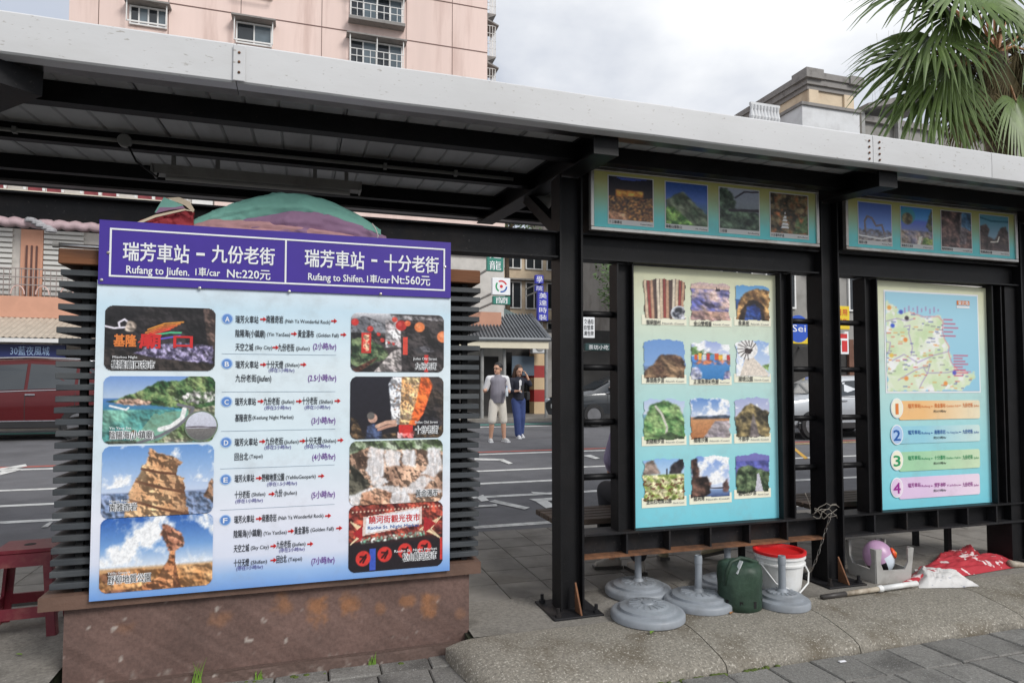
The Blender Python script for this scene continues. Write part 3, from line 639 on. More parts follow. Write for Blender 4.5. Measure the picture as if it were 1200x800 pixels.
def M_worn():
    m = bpy.data.materials.new('worn_paint'); m.use_nodes = True; N = m.node_tree.nodes; L = m.node_tree.links; b = N['Principled BSDF']; MATS['worn_paint'] = m
    a = N.new('ShaderNodeVertexColor'); a.layer_name = 'wear'; tc = N.new('ShaderNodeTexCoord'); n = N.new('ShaderNodeTexNoise'); n.inputs['Scale'].default_value = 60; n.inputs['Detail'].default_value = 6; L.new(tc.outputs['Object'], n.inputs['Vector'])
    cr = N.new('ShaderNodeValToRGB'); e = cr.color_ramp.elements; e[0].position = .3; e[0].color = (.8, .8, .8, 1); e[1].position = .7; e[1].color = (1.12, 1.12, 1.12, 1); L.new(n.outputs['Fac'], cr.inputs['Fac'])
    mx = N.new('ShaderNodeMixRGB'); mx.blend_type = 'MULTIPLY'; mx.inputs[0].default_value = 1; L.new(a.outputs[0], mx.inputs[1]); L.new(cr.outputs[0], mx.inputs[2]); L.new(mx.outputs[0], b.inputs['Base Color']); b.inputs['Roughness'].default_value = .75
    bp = N.new('ShaderNodeBump'); bp.inputs['Strength'].default_value = .4; bp.inputs['Distance'].default_value = .004; L.new(n.outputs['Fac'], bp.inputs['Height']); L.new(bp.outputs[0], b.inputs['Normal'])
M_worn()
def wear(ob, base, patches, foot):
    # flaked and faded paint: orange undercoat patches, pale chips, a scuffed line near the ground
    me = ob.data; n = len(me.vertices); co = np.empty(n * 3); me.vertices.foreach_get('co', co); co = co.reshape(-1, 3); x, z = co[:, 0], co[:, 2]
    c = np.tile(np.array(base, float), (n, 1)); q = pfbm(x, z, 3, 5, 5); c *= (.86 + .28 * q)[:, None]
    for px_, pz_, w, h, am in patches:
        d = ((x - px_) / w) ** 2 + ((z - pz_) / h) ** 2; m = np.clip(1.15 - d + (pfbm(x, z, 14, 9, 4) - .5) * 2.2, 0, 1) * am; c = c * (1 - m[:, None]) + np.array([144, 100, 70.]) * m[:, None]
    ch = np.clip((pfbm(x, z, 17, 15, 4) - .86) * 14, 0, 1); lo = np.clip((foot - z) / .05 + (pfbm(x, z, 20, 19, 4) - .62) * 5, 0, 1) * np.clip((foot + .07 - z) / .04, 0, 1); lo *= (pfbm(x * .6, z, 5, 29, 4) > .5)
    for m, col in ((ch, (170, 160, 152)), (lo * .75, (150, 142, 134))): c = c * (1 - m[:, None]) + np.array(col, float) * m[:, None]
    c = np.clip(c, 0, 255) / 255; c = np.where(c <= .04045, c / 12.92, ((c + .055) / 1.055) ** 2.4); ca = me.color_attributes.new('wear', 'FLOAT_COLOR', 'POINT'); ca.data.foreach_set('color', np.concatenate([c, np.ones((n, 1))], 1).ravel())
PT = [(atY(u, v, 3.445).x, atY(u, v, 3.445).z, w, h, a_) for u, v, w, h, a_ in ((257, 724, .05, .045, .5), (330, 708, .055, .05, .75), (372, 716, .06, .07, .95), (410, 708, .05, .07, .95), (446, 712, .03, .035, .6), (478, 704, .045, .035, .8), (503, 706, .05, .075, .95), (588, 702, .03, .04, .7), (540, 718, .03, .03, .4), (150, 735, .05, .04, .35))]
o_ = wob_box(p0, p1, 3.445, 3.85, ZP - .05, .30, .012, 3, .012).build('plinth', 'worn_paint', ki); wear(o_, (104, 82, 75), PT, ZP + .06)
o_ = wob_box(p0 - .012, p1 + .02, 3.405, 3.86, ZP - .06, ZP + .052, .016, 5, .012).build('plinth_foot', 'worn_paint', ki); wear(o_, (98, 79, 72), [], ZP + .02)
wob_box(k0 - .035, k1, 3.408, 3.90, .302, .362, .006, 8).build('plinth_cap', 'plinth_cap', ki)
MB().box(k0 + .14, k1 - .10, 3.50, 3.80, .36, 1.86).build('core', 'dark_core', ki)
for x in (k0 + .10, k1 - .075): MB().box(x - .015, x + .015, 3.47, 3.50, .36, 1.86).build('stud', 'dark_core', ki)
s0 = None
for k in range(28):
    z = .385 + k * .0522
    if s0 is None: s0 = MB().box(k0, k1, KY, 3.80, 0, .027, .002).build('slat', 'slat_paint', ki, origin=(0, 0, 0)); base = s0.location.copy(); o = s0
    else: o = piece(s0, base, ki)
    o.location = base + Vector((random.uniform(-.006, .006), random.uniform(-.004, .004), z)); o.rotation_euler.y = random.uniform(-.0012, .0012)
MB().box(k0 - .003, k1, KY - .01, 3.82, 1.845, 1.915, .004).build('top_beam', 'old_wood', ki)
rd = thing('steel_rod', 'thin shiny steel rod lying on the kiosk beside the sign', 'rod', (k0, 3.46, 1.925)); m = MB(); m.tube([(k0 - .01, 3.45, 1.933), (k0 + .5, 3.47, 1.93)], .011, 10); m.build('rod_shaft', 'stainless', rd, smooth=True)
m = MB(); m.tube([(k0 - .03, 3.449, 1.933), (k0 - .005, 3.45, 1.933)], .014, 10); m.build('rod_cap', 'fixture_grey', rd)

# ================================================================== TOUR SIGN
SY = 3.385
sx0, sx1, sz0, szm, sz1 = atY(108, 560, SY).x, atY(527.5, 500, SY).x, .337, 1.752, 2.045
sg = thing('tour_sign', 'large tour price sign with a purple header, six listed routes and eight photos', 'sign', ((sx0 + sx1) / 2, SY, sz0))
M_ramp('tour_sheet', [(0, (112, 156, 218)), (.05, (152, 186, 230)), (.11, (216, 222, 238)), (.24, (228, 231, 242)), (.45, (216, 232, 240)), (.72, (222, 235, 241)), (.92, (202, 227, 241)), (1, (222, 235, 243))], rough=.4, noise=.05)
MB().box(sx0, sx1, SY, SY + .018, sz0, szm + .02).build('sheet', 'tour_sheet', sg)
flat('header_purple', (66, 44, 150), .38, var=.06); flat('sheet_edge', (205, 208, 212))
hd = MB().box(sx0 + .005, sx1 - .002, SY - .010, SY - .0025, szm, sz1).build('header', 'header_purple', sg)
HB = Board(SY - .010)
def frame(m, x0, x1, z0, z1, t, y):
    for a, b, c, d in ((x0, x1, z1 - t, z1), (x0, x1, z0, z0 + t), (x0, x0 + t, z0 + t, z1 - t), (x1 - t, x1, z0 + t, z1 - t)): m.quad((a, y, c), (b, y, c), (b, y, d), (a, y, d))
fm = MB(); fx0, fx1 = atY(129, 300, SY).x, atY(521, 300, SY).x; fz0, fz1 = szm + .035, sz1 - .035; xm_ = atY(335, 300, SY).x
frame(fm, fx0, xm_ + .004, fz0, fz1, .008, SY - .0125); frame(fm, xm_ - .004, fx1, fz0, fz1, .0081, SY - .0127); fm.build('border', 'ink_white', hd)
HB.T('ink_white', '瑞芳車站', 144, 303, 20, 222, .022); HB.T('ink_white', '-', 230, 304, 24, 240, .02); HB.T('ink_white', '九份老街', 248, 305.5, 19, 322, .022)
HB.T('ink_white', 'Rufang to Jiufen.', 148, 320, 11, 222, .022); HB.T('ink_white', '1車/car', 229, 322.5, 9.5, 258, .022); HB.T('ink_white', 'Nt:220元', 266, 325, 11.5, 317, .022)
HB.T('ink_white', '瑞芳車站', 357, 310.5, 19, 427, .022); HB.T('ink_white', '-', 435, 311, 22, 442, .02); HB.T('ink_white', '十分老街', 450, 315.5, 18, 514, .022)
HB.T('ink_white', 'Rufang to Shifen.', 361, 328, 10, 427, .022); HB.T('ink_white', '1車/car', 430, 330.5, 9, 457, .022); HB.T('ink_white', 'Nt:560元', 459, 332, 11.5, 504, .022)
HB.finish(hd)
for u, v in ((119, 328), (234, 337.5), (127, 296), (339, 341.5), (446, 344.5), (521.5, 313)):
    p = atY(u, v, SY - .011); m = MB(); m.lathe([(.0075, 0), (.0065, .003), (0, .005)], n=10); m.xf(Matrix.Translation(p) @ Matrix.Rotation(R(90), 4, 'X')); m.build('screw', 'alu', sg)
TB = Board(SY)
ZH = '瑞芳火車站'
def chain(items):
    for it in items:
        k = it[0]
        if k == 'z': TB.T('ink_dark', it[1], it[2], it[3], 8.2, it[4], .012)
        elif k == 'e': TB.T('ink_dark', it[1], it[2], it[3], 5.2, it[4], .006)
        elif k == 'a': TB.arrow('ink_red', it[1], it[2], 7)
        elif k == 'p': TB.T('ink_purple', it[1], it[2], it[3], 8, it[4], .012)
        elif k == 'v': TB.T('ink_violet', it[1], it[2], it[3], 4.6, it[4], .008)
chain([('z', ZH, 276, 377.5, 303), ('a', 305, 374), ('z', '南雅奇岩', 312, 377.5, 332), ('e', '(Nah Ya Wonderful Rock)', 334, 378, 387), ('a', 388, 376),
       ('z', '陰陽海(小鎮廟)', 276, 394, 311), ('e', '(Yin YanSea)', 313, 393.5, 340), ('a', 341, 391), ('z', '黃金瀑布', 349, 394.5, 368), ('e', '(Golden Fall)', 371, 394.5, 397), ('a', 399, 392),
       ('z', '天空之城', 276, 410, 297), ('e', '(Sky City)', 299, 409, 319), ('a', 319.5, 407), ('z', '九份老街', 326, 410.5, 345), ('e', '(Jiufen)', 347, 410, 363), ('p', '(2小時/hr)', 367, 409, 394),
       ('z', ZH, 276, 430.5, 303), ('a', 305, 427), ('z', '十分天燈', 312, 430.5, 332), ('e', '(Shifen)', 334, 429.5, 351), ('a', 352, 427), ('v', '(停在1小時/hr)', 315, 435.5, 345), ('z', '九份老街(Jiufen)', 276, 446.5, 318), ('p', '(2.5小時/hr)', 361, 446, 394),
       ('z', ZH, 275.5, 474, 300), ('a', 302, 470), ('z', '九份老街', 309, 473.5, 328), ('e', '(Jiufen)', 330, 472.5, 345), ('a', 347, 470), ('z', '十分老街', 354, 473, 372), ('e', '(Shifen)', 374, 472.5, 390), ('a', 392, 469.5), ('v', '(停在2小時/hr)', 310, 479.5, 341), ('v', '(停在1小時/hr)', 357, 479, 387),
       ('z', '基隆夜市', 275.5, 493, 295), ('e', '(Keelung Night Market)', 296, 491, 344), ('p', '(3小時/hr)', 365, 496, 393),
       ('z', ZH, 275, 521.5, 302), ('a', 304, 517), ('z', '九份老街', 311, 520.5, 332), ('e', '(Jiufen)', 333, 519.5, 350), ('a', 351, 516.5), ('z', '十分天燈', 357, 520, 377), ('e', '(Shifen)', 378, 518.5, 394), ('a', 395.5, 515.5), ('v', '(停在2小時/hr)', 310, 526, 341), ('v', '(停在1小時/hr)', 357, 525, 387),
       ('z', '回台北', 275, 538.5, 291), ('e', '(Taipei)', 292.5, 536.5, 308), ('p', '(4小時/hr)', 366, 538.5, 393),
       ('z', ZH, 275, 564, 298), ('a', 300, 560), ('z', '野柳地質公園', 307, 563, 333), ('e', '(YehliuGeopark)', 335, 561, 370), ('a', 373, 557.5), ('v', '(停在1.5小時/hr)', 313, 569, 348), ('z', '十分老街', 275, 583, 293), ('e', '(Shifen)', 295, 581, 311), ('a', 315, 578.5), ('z', '九份', 322, 581, 331), ('e', '(Jiufen)', 332.5, 579.5, 348), ('v', '(停在1小時/hr)', 276, 589, 308), ('p', '(5小時/hr)', 365, 583, 392.5),
       ('z', ZH, 274.5, 612, 298), ('a', 300, 607.5), ('z', '南雅奇岩', 307, 610.5, 324), ('e', '(Nah Ya Wonderful Rock)', 326, 608.5, 379), ('a', 381, 604),
       ('z', '陰陽海(小鎮廟)', 274, 629, 307), ('e', '(Yin YanSea)', 309, 626.5, 336), ('a', 337.5, 622), ('z', '黃金瀑布', 345, 625, 362), ('e', '(Golden Fall)', 364, 622.5, 391), ('a', 394, 618.5),
       ('z', '天空之城', 274, 646, 292), ('e', '(Sky City)', 294, 643.5, 315), ('a', 317, 639.5), ('z', '九份老街', 324, 641.5, 341), ('e', '(Jiufen)', 342.5, 639.5, 358), ('a', 360, 637), ('v', '(停在2小時/hr)', 327, 646.5, 357),
       ('z', '十分天燈', 274, 663, 292), ('e', '(Shifen)', 294, 660.5, 313), ('a', 317, 656), ('z', '回台北', 324, 658.5, 336), ('e', '(Taipei)', 338, 657, 354), ('v', '(停在1小時/hr)', 277, 667.5, 308), ('p', '(7小時/hr)', 365, 660.5, 392)])
for ch, u, v in (('A', 266.5, 373.5), ('B', 266, 426), ('C', 265.5, 470.5), ('D', 265, 518), ('E', 264.5, 561.5), ('F', 264, 609)):
    TB.disc('ink_pale', u, v, 6.4, .002); TB.disc('ink_blue', u, v, 5.3, .0026); TB.T('ink_white', ch, u - 2.6, v + 3.3, 7, u + 2.6, .03, lift=.0034)
for (u0, v0, u1, v1) in ((260, 414.5, 394, 415.4), (260, 459.2, 393, 460.1), (259, 505.2, 393, 506.1), (258, 549.2, 392, 550.1), (258, 597.6, 392, 598.5)):
    a = atY(u0, v0, SY); b = atY(u1, v0, SY); k = .0018; TB.m.setdefault(('ink_rule', .002, 'l', u0, v0), MB()).quad((a.x, SY - .002, a.z), (b.x, SY - .002, a.z), (b.x, SY - .002, a.z + k), (a.x, SY - .002, a.z + k))
TB.finish(sg)
def photo_rect(u0, v0, u1, v1, y): a = atY(u0, v0, y); b = atY(u1, v1, y); return a.x, b.x, b.z, a.z
PW, PH = 160, 100
# --- night market with neon signs
p = Pic(PW, PH, seed=3); p.run([(0, (52, 46, 44)), (.22, (38, 33, 34)), (.45, (34, 30, 32)), (1, (30, 28, 31))]); p.tex(1, (24, 22, 24), (50, 45, 46), 5)
p.tex(p.poly([(.88, 1), (1, 1), (1, .3), (.93, .45)]), (98, 78, 70), (60, 48, 46), 9); p.tex(p.poly([(.22, .20), (.40, .42), (.7, .44), (.98, .40), (.98, .12), (.6, .16)], .06), (66, 60, 88), (164, 154, 190), 22, con=4)
p.tex(p.poly([(.0, .36), (.45, .2), (1, .1), (1, 0), (0, 0)]), (58, 50, 46), (38, 34, 32), 7)
for k in range(5): p.blend(p.seg([(.3 + .02 * k, .44 + .05 * k), (.45 + .02 * k, .58 + .04 * k), (.58 + .03 * k, .65 + .03 * k)], .011), (236, 60 + 22 * k, 48))
p.blend(p.seg([(.45, .56), (.58, .6), (.68, .6)], .012), (80, 210, 150)); p.blend(p.seg([(.5, .5), (.6, .53), (.67, .55)], .012), (110, 90, 220))
rs = np.random.RandomState(4)
p.blend(p.seg([(.0, .68), (.08, .65), (.13, .66), (.12, .74), (.17, .79), (.21, .74), (.19, .67), (.13, .66)], .014), (238, 232, 244)); p.tex(p.disc(.22, .68, .09) * p.poly([(.17, .6), (.3, .6), (.3, .78), (.2, .8)]), (196, 180, 166), (130, 116, 104), 7)
pics = [(p, photo_rect(123.5, 357.5, 251.5, 434.5, SY - .003))]
# --- bay with a green headland
p = Pic(PW, PH, seed=5); p.run([(0, (120, 170, 170)), (.5, (60, 130, 165)), (.66, (70, 120, 190)), (.68, (178, 200, 226)), (1, (112, 152, 216))])
p.tex(1 - p.above([(0, .5), (.3, .5), (1, .5)]), (36, 118, 128), (120, 178, 158), 3); p.blend((1 - p.above([(0, .34), (.4, .42), (.72, .5)], .06)) * p.poly([(.25, 0), (.8, .0), (.76, .48), (.45, .45)]), (150, 180, 140), .55)
p.tex(1 - p.above([(.05, .62), (.2, .70), (.33, .78), (.48, .93), (.66, .93), (.8, 1.02), (1, 1.02)], .05) - (1 - p.above([(0, .62), (.25, .60), (.5, .55), (.75, .5), (.85, .45), (1, .4)])), (44, 78, 44), (128, 146, 92), 10, con=3)
p.tex(p.poly([(.1, .6), (.16, .67), (.3, .66), (.42, .62), (.4, .56), (.2, .57)], .03), (206, 170, 150), (160, 124, 104), 14); p.tex(p.poly([(.62, .66), (.75, .78), (1, .76), (1, .6), (.8, .58)], .08), (196, 192, 190), (70, 92, 60), 22, con=4)
p.blend(p.seg([(.5, .2), (.6, .24), (.7, .36), (.72, .5)], .035), (238, 240, 238)); p.blend(p.seg([(.06, .56), (.2, .50), (.22, .53)], .014), (244, 246, 248))
p.tex(p.poly([(.5, .03), (.62, .2), (.75, .38), (.74, .55), (.8, .5), (1, .55), (1, 0), (.4, 0)], .03), (178, 168, 148), (92, 120, 70), 9, con=2.8); p.blend(p.seg([(.3, .0), (.5, .1), (.66, .24), (.78, .42), (.8, .52), (.66, .57)], .022), (112, 112, 120)); p.tex(p.poly([(0, 0), (.05, .05), (.3, .04), (.3, 0)]), (56, 66, 56), (90, 96, 80), 9)
p.blend(p.seg([(.24, .12), (.27, .17)], .03), (110, 90, 60)); pics.append((p, photo_rect(121.5, 440.5, 251, 517, SY - .003)))
# --- leaning sandstone rock by the sea
p = Pic(PW, PH, seed=7); p.run([(0, (92, 112, 146)), (.33, (134, 152, 190)), (.36, (196, 212, 238)), (.7, (142, 180, 228)), (1, (98, 148, 214))]); p.clouds(p.above([(0, .4), (.6, .5), (1, .45)]), th=.54)
p.tex(1 - p.above([(0, .34), (1, .32)]), (84, 104, 136), (134, 148, 180), 20, o=2); rk = p.poly([(.20, 0), (.24, .34), (.34, .66), (.40, .84), (.41, .97), (.47, .90), (.62, .83), (.72, .74), (.66, .70), (.66, .56), (.73, .52), (.73, .38), (.74, .2), (.78, 0)], .035, 12)
p.tex(rk, (176, 128, 88), (226, 184, 136), 7, con=2.4, relief=.75)
for q, (y, a) in enumerate(((.66, -.18), (.48, -.3), (.2, -.35))): p.blend(rk * p.seg([(.2, y + .07), (.5, y + a * .25), (.8, y + a * .6)], .018), (104, 66, 46))
p.blend(rk * np.clip((p.X - .50 + .25 * (p.n(4, 9) - .5)) * 4, 0, 1), (112, 72, 50), .55)
for q in range(9): y = .10 + q * .095; p.blend(rk * p.seg([(.2, y + .08), (.42, y + .03), (.6, y - .02), (.8, y - .06)], .006) * (p.n(9, 40 + q) > .42), (128, 88, 62), .6)
p.blend(rk * np.clip((.40 - p.X) * 5, 0, 1), (240, 204, 160), .45); p.tex(p.poly([(.92, .25), (.95, .42), (1, .5), (1, .15)], .03), (110, 80, 60), (180, 140, 110), 9); pics.append((p, photo_rect(120, 523, 249.5, 601, SY - .003)))
# --- mushroom rock in the desert
p = Pic(PW, PH, seed=9); p.run([(0, (180, 126, 76)), (.30, (214, 166, 114)), (.34, (214, 226, 240)), (.6, (112, 160, 220)), (1, (40, 92, 178))]); p.clouds(p.above([(0, .35), (1, .35)]), sc=2.4, th=.46, sharp=4)
p.tex(1 - p.above([(0, .26), (.25, .30), (.5, .28), (.8, .29), (1, .30)], .03), (176, 116, 66), (226, 176, 122), 5); p.tex(p.poly([(0, .24), (.12, .29), (.2, .25), (.04, .12)]), (104, 70, 50), (140, 92, 60), 8)
p.tex(p.poly([(.28, 0), (.5, .16), (.60, .40), (.61, .55), (.655, .55), (.655, .40), (.68, .16), (.72, 0)], .01), (158, 98, 62), (204, 142, 94), 8, relief=.5); p.blend(p.poly([(.655, .45), (.66, .35), (.70, .1), (.72, 0), (.64, 0)]), (92, 54, 36), .6)
p.tex(p.poly([(.53, .74), (.54, .88), (.60, .86), (.68, .78), (.74, .68), (.73, .56), (.66, .50), (.60, .52), (.57, .62)], .03, 14), (126, 78, 58), (190, 132, 102), 16, con=2.6, relief=.6); p.tex(p.poly([(0, 0), (.1, .04), (.3, .03), (.28, 0)]), (120, 80, 60), (160, 110, 80), 6); pics.append((p, photo_rect(118, 607.5, 248.5, 684.5, SY - .003)))
# --- old street with red lanterns
p = Pic(PW, PH, 1.5, seed=11); p.run([(0, (70, 62, 62)), (.5, (58, 52, 54)), (.8, (96, 92, 96)), (1, (220, 222, 228))]); p.tex(p.above([(0, .88), (.14, .95), (.36, .84), (.40, 1.1), (1, 1.1)]) * 0 + (1 - p.above([(0, .88), (.14, .95), (.36, .82)])) * (p.X < .37) * (p.Y > .62), (120, 122, 128), (80, 80, 86), 9)
p.tex((p.X < .36) * (p.Y < .66) * 1., (40, 38, 40), (84, 76, 72), 8); p.tex(p.poly([(0, .15), (0, .55), (.16, .6), (.36, .4), (.4, .25), (.1, .05)], .05), (44, 66, 44), (104, 120, 84), 14, con=3); p.tex(p.poly([(.36, .42), (.36, .9), (.52, .86), (.56, .42)]), (222, 220, 222), (150, 140, 142), 12)
p.tex(p.poly([(.24, 0), (.44, .36), (.52, .40), (.58, .3), (.62, 0)]), (184, 176, 172), (130, 122, 122), 9); p.tex(p.poly([(.1, 0), (.26, .2), (.28, .26), (.02, .04), (0, 0)]), (96, 56, 44), (70, 44, 38), 8)
p.tex(p.poly([(.40, 1), (.52, .86), (.54, .0), (1, 0), (1, 1)]), (34, 31, 33), (64, 58, 58), 7); p.tex(p.poly([(.40, .98), (1, .96), (1, .90), (.46, .90)], .02, 20), (150, 146, 148), (84, 82, 86), 18)
for x, y, r, c in ((.04, .84, .06, (206, 44, 40)), (.2, .73, .05, (206, 50, 44)), (.29, .64, .03, (200, 46, 40)), (.33, .54, .035, (210, 52, 44)), (.53, .8, .09, (190, 40, 36)), (.46, .9, .045, (216, 70, 56)), (.60, .84, .05, (226, 96, 56)), (.73, .78, .085, (238, 126, 66)), (.99, .62, .10, (240, 130, 76)), (.4, .5, .02, (210, 50, 44)), (.45, .48, .02, (210, 50, 44))):
    p.blend(p.disc(x, y, r), c); p.blend(p.disc(x - .012, y + .02, r * .4), tuple(min(255, q + 26) for q in c))
p.blend(p.poly([(.11, .32), (.11, .66), (.21, .66), (.21, .32)]), (214, 44, 38)); p.tex(p.poly([(.13, .35), (.13, .63), (.19, .63), (.19, .35)]), (214, 44, 38), (250, 200, 160), 22, con=5); p.blend(p.poly([(.55, .3), (.55, .6), (.60, .6), (.60, .3)]), (222, 66, 50)); p.tex(p.poly([(.66, .4), (.8, .46), (.9, .36), (.72, .32)]), (100, 98, 104), (70, 68, 74), 10); p.blend(p.poly([(.78, .0), (.78, .3), (.83, .3), (.83, 0)]), (206, 50, 44))
pics.append((p, photo_rect(411.5, 366, 520, 436, SY - .003)))
# --- sky lantern at night
p = Pic(PW, PH, 1.5, seed=13); p.run([(0, (40, 34, 36)), (.3, (28, 26, 34)), (1, (30, 29, 40))]); p.tex((p.X > .78) * 1., (70, 58, 50), (38, 36, 42), 6); p.tex(p.poly([(0, 0), (0, .35), (.08, .3), (.12, .1), (.2, .06), (.9, .1), (1, .2), (1, 0)], .06), (110, 86, 60), (42, 36, 34), 14, con=3)
p.tex(p.poly([(.40, .88), (.44, 1), (.56, 1), (.55, .22), (.44, .24)]), (232, 232, 236), (200, 208, 220), 12); p.tex(p.poly([(.54, 1), (.75, 1), (.72, .6), (.64, .22), (.52, .22)]), (240, 206, 150), (214, 150, 90), 10, con=3); p.tex(p.poly([(.75, 1), (.83, 1), (.88, .86), (.78, .4), (.69, .2), (.62, .22), (.70, .6)]), (226, 70, 34), (238, 120, 50), 4)
p.tex(p.poly([(.43, .9), (.74, .9), (.66, .3), (.47, .3)]) * (p.n(30, 5, 2) > .62), (150, 110, 80), (120, 110, 110), 20); p.blend(p.poly([(.51, .22), (.52, 0), (.67, 0), (.66, .21)]), (216, 46, 40)); p.tex(p.poly([(.5, .1), (.58, .06), (.68, .12), (.68, 0), (.5, 0)], .04), (232, 190, 190), (216, 70, 66), 16)
p.blend(p.disc(.235, .33, .075), (206, 160, 140)); p.blend(p.disc(.215, .37, .06), (100, 96, 92)); p.tex(p.poly([(.16, 0), (.18, .2), (.24, .26), (.32, .2), (.34, 0)]), (70, 84, 120), (40, 46, 66), 14); p.blend(p.seg([(.28, .2), (.38, .26), (.47, .27)], .03), (214, 168, 144)); p.blend(p.seg([(.3, .15), (.4, .2), (.48, .22)], .025), (200, 150, 128)); pics.append((p, photo_rect(410.7, 441, 519.5, 512, SY - .003)))
# --- waterfall over brown rocks
p = Pic(PW, PH, 1.5, seed=17); p.run([(0, (170, 130, 104)), (.5, (150, 116, 96)), (.84, (100, 96, 80)), (1, (140, 148, 128))]); p.tex(1, (104, 78, 64), (206, 166, 138), 8, con=2.2, relief=.6); p.tex(p.above([(0, .8), (.2, .9), (.4, .84), (.7, .86), (1, .82)], .06), (78, 96, 62), (160, 170, 148), 12, con=2.6)
p.tex(p.poly([(0, .15), (0, .66), (.14, .5), (.22, .3), (.1, .15)], .05), (58, 58, 50), (96, 92, 78), 12); v = (fbm(p.X * 22, p.Y * 3, 1, 5, 4) > .5)
for q in ([(.17, .5), (.2, .9), (.36, .88), (.36, .5), (.26, .33)], [(.37, .85), (.37, .58), (.52, .6), (.52, .85)], [(.54, .84), (.56, .62), (.70, .55), (.70, .84)], [(.76, .45), (.84, .6), (.82, .86), (.98, .86), (.99, .5), (.9, .4)], [(.2, .32), (.3, .45), (.42, .36), (.3, .28)], [(.62, .25), (.76, .44), (.9, .36), (.78, .2)], [(0, .16), (.3, .3), (.96, .2), (1, .13), (.5, .16), (.12, .04), (.08, 0), (0, 0)], [(.42, 0), (.46, .2), (.6, .2), (.66, 0)]):
    mk = p.poly(q, .05, 9); p.blend(p.soft(mk, 2) * (.70 + .45 * (pfbm(p.X * 30, p.Y * 3.5, 1, 5, 3) - .3)), (246, 246, 249))
p.tex(p.poly([(.1, .02), (.14, .2), (.3, .26), (.44, .18), (.42, 0)], .04), (150, 104, 80), (212, 168, 138), 8); pics.append((p, photo_rect(409.8, 517, 518.5, 587, SY - .003)))
# --- night market gate
p = Pic(PW, PH, 1.5, seed=19); p.run([(0, (26, 22, 28)), (.4, (34, 24, 30)), (.48, (60, 30, 30)), (1, (110, 44, 40))]); p.tex(p.above([(0, .45), (1, .5)]), (92, 34, 34), (190, 80, 60), 14, con=2.5)
for s_ in (0, 1):
    for q in range(5):
        x = .02 + .025 * q if not s_ else .98 - .03 * q; k = 1 if not s_ else -1; p.blend(p.seg([(x, .42 + .03 * q), (x + k * .11, .58), (x, .76 - .02 * q)], .009), (238, 214, 170))
p.blend(p.poly([(.04, .58), (.14, .46), (.16, .72)]), (176, 34, 40)); p.blend(p.poly([(.78, .50), (.8, .78), (.93, .66)]), (176, 34, 40)); 
for q in range(24): p.blend(p.disc(.04 + q * .04, .9 + .03 * q / 24, .012), (244, 220, 190))
p.blend(p.poly([(.14, .54), (.15, .82), (.77, .93), (.77, .66)]), (224, 200, 190)); p.blend(p.poly([(.17, .57), (.18, .80), (.74, .90), (.74, .68)]), (236, 238, 244)); p.tex(p.poly([(.12, .42), (.12, .50), (.8, .56), (.8, .48)]) * (p.n(30, 8, 2) > .45), (224, 226, 220), (80, 150, 120), 20)
p.blend((p.Y < .40) * 1., (30, 24, 30), .6); p.blend(p.poly([(.22, .02), (.22, .34), (.28, .34), (.28, .02)]), (54, 84, 190)); p.blend(p.poly([(.97, .1), (.97, .44), (1, .44), (1, .1)]), (210, 50, 46))
for x, y in ((.15, .20), (.375, .24), (.59, .27), (.80, .30)): p.blend(p.disc(x, y, .115), (218, 50, 44)); p.blend(p.seg([(x - .03, y - .05), (x + .03, y + .05)], .014), (50, 16, 18)); p.blend(p.seg([(x - .03, y + .03), (x + .03, y + .02), (x, y - .06)], .014), (50, 16, 18))
pics.append((p, photo_rect(409, 592.5, 518.5, 662, SY - .003)))
PL = ['night market lit by red neon', 'green headland round a turquoise bay', 'leaning sandstone rock by the sea', 'mushroom rock under blue sky', 'old street hung with red lanterns', 'sky lantern held up at night', 'waterfall over brown rocks', 'night market gate with red lanterns']
CAP = [('基隆廟口夜市', 130, 430.5, 8.5, 182), ('陰陽海(小鎮廟)', 128, 513.5, 8.5, 181), ('南雅奇岩', 128, 598, 8, 161), ('野柳地質公園', 126, 683.5, 9, 177), ('九份老街', 486, 432, 7, 512), ('十分老街', 486, 507, 8, 514), ('黃金瀑布', 487, 581, 7.5, 513), ('松山饒河夜市', 471, 656.5, 8.5, 512)]
EN = [('Miaokou Night', 132, 419.5, 161), ('Yin Yang Sea', 128, 503, 154), ('Nanya Rock', 128, 588.5, 152), ('Yehliu Geopark', 126, 673, 153), ('Jiufen Old Street', 484, 421.5, 512), ('Shifen Old Street', 486, 496, 513), None, ('Raohe St. Night Market', 462, 647, 512)]
for i, (p, r) in enumerate(pics):
    p.grain(7); o = p.build('photo', *r, SY - .003, sg, rad=.035); o['label'] = 'photo of a ' + PL[i] if i != 3 and i != 1 else 'photo of a ' + PL[i]
    b = Board(SY - .003); t, u, v, h, u1 = CAP[i]; b.T('ink_white', t, u, v, h, u1, .14, .0015); b.T('ink_black', t, u, v, h, u1, .0, .003)
    if EN[i]: b.T('ink_white', EN[i][0], EN[i][1], EN[i][2], 3.6, EN[i][3], .01, .0015)
    if i == 0: b.T('ink_orange', '基隆', 133, 404.5, 13, 160, .05, .0015); b.T('ink_red', '廟', 163, 406, 16, 189, .06, .0015); b.T('ink_red', '口', 203, 406, 14, 226, .06, .0015)
    if i == 7: b.T('ink_red', '饒河街觀光夜市', 432, 612.5, 8, 492, .02, .0015); b.T('ink_cobalt', 'Raohe St. Night Market', 431, 620, 4.6, 491, .01, .0015)
    b.finish(o, 'caption')
p = Pic(40, 40, 1, seed=23); p.run([(0, (96, 96, 96)), (.42, (120, 116, 114)), (.44, (196, 198, 214)), (1, (214, 218, 232))]); p.blend(p.seg([(0, .46), (.4, .48), (1, .44)], .02), (90, 80, 90)); r = photo_rect(217, 481.5, 254.5, 516, SY - .006)
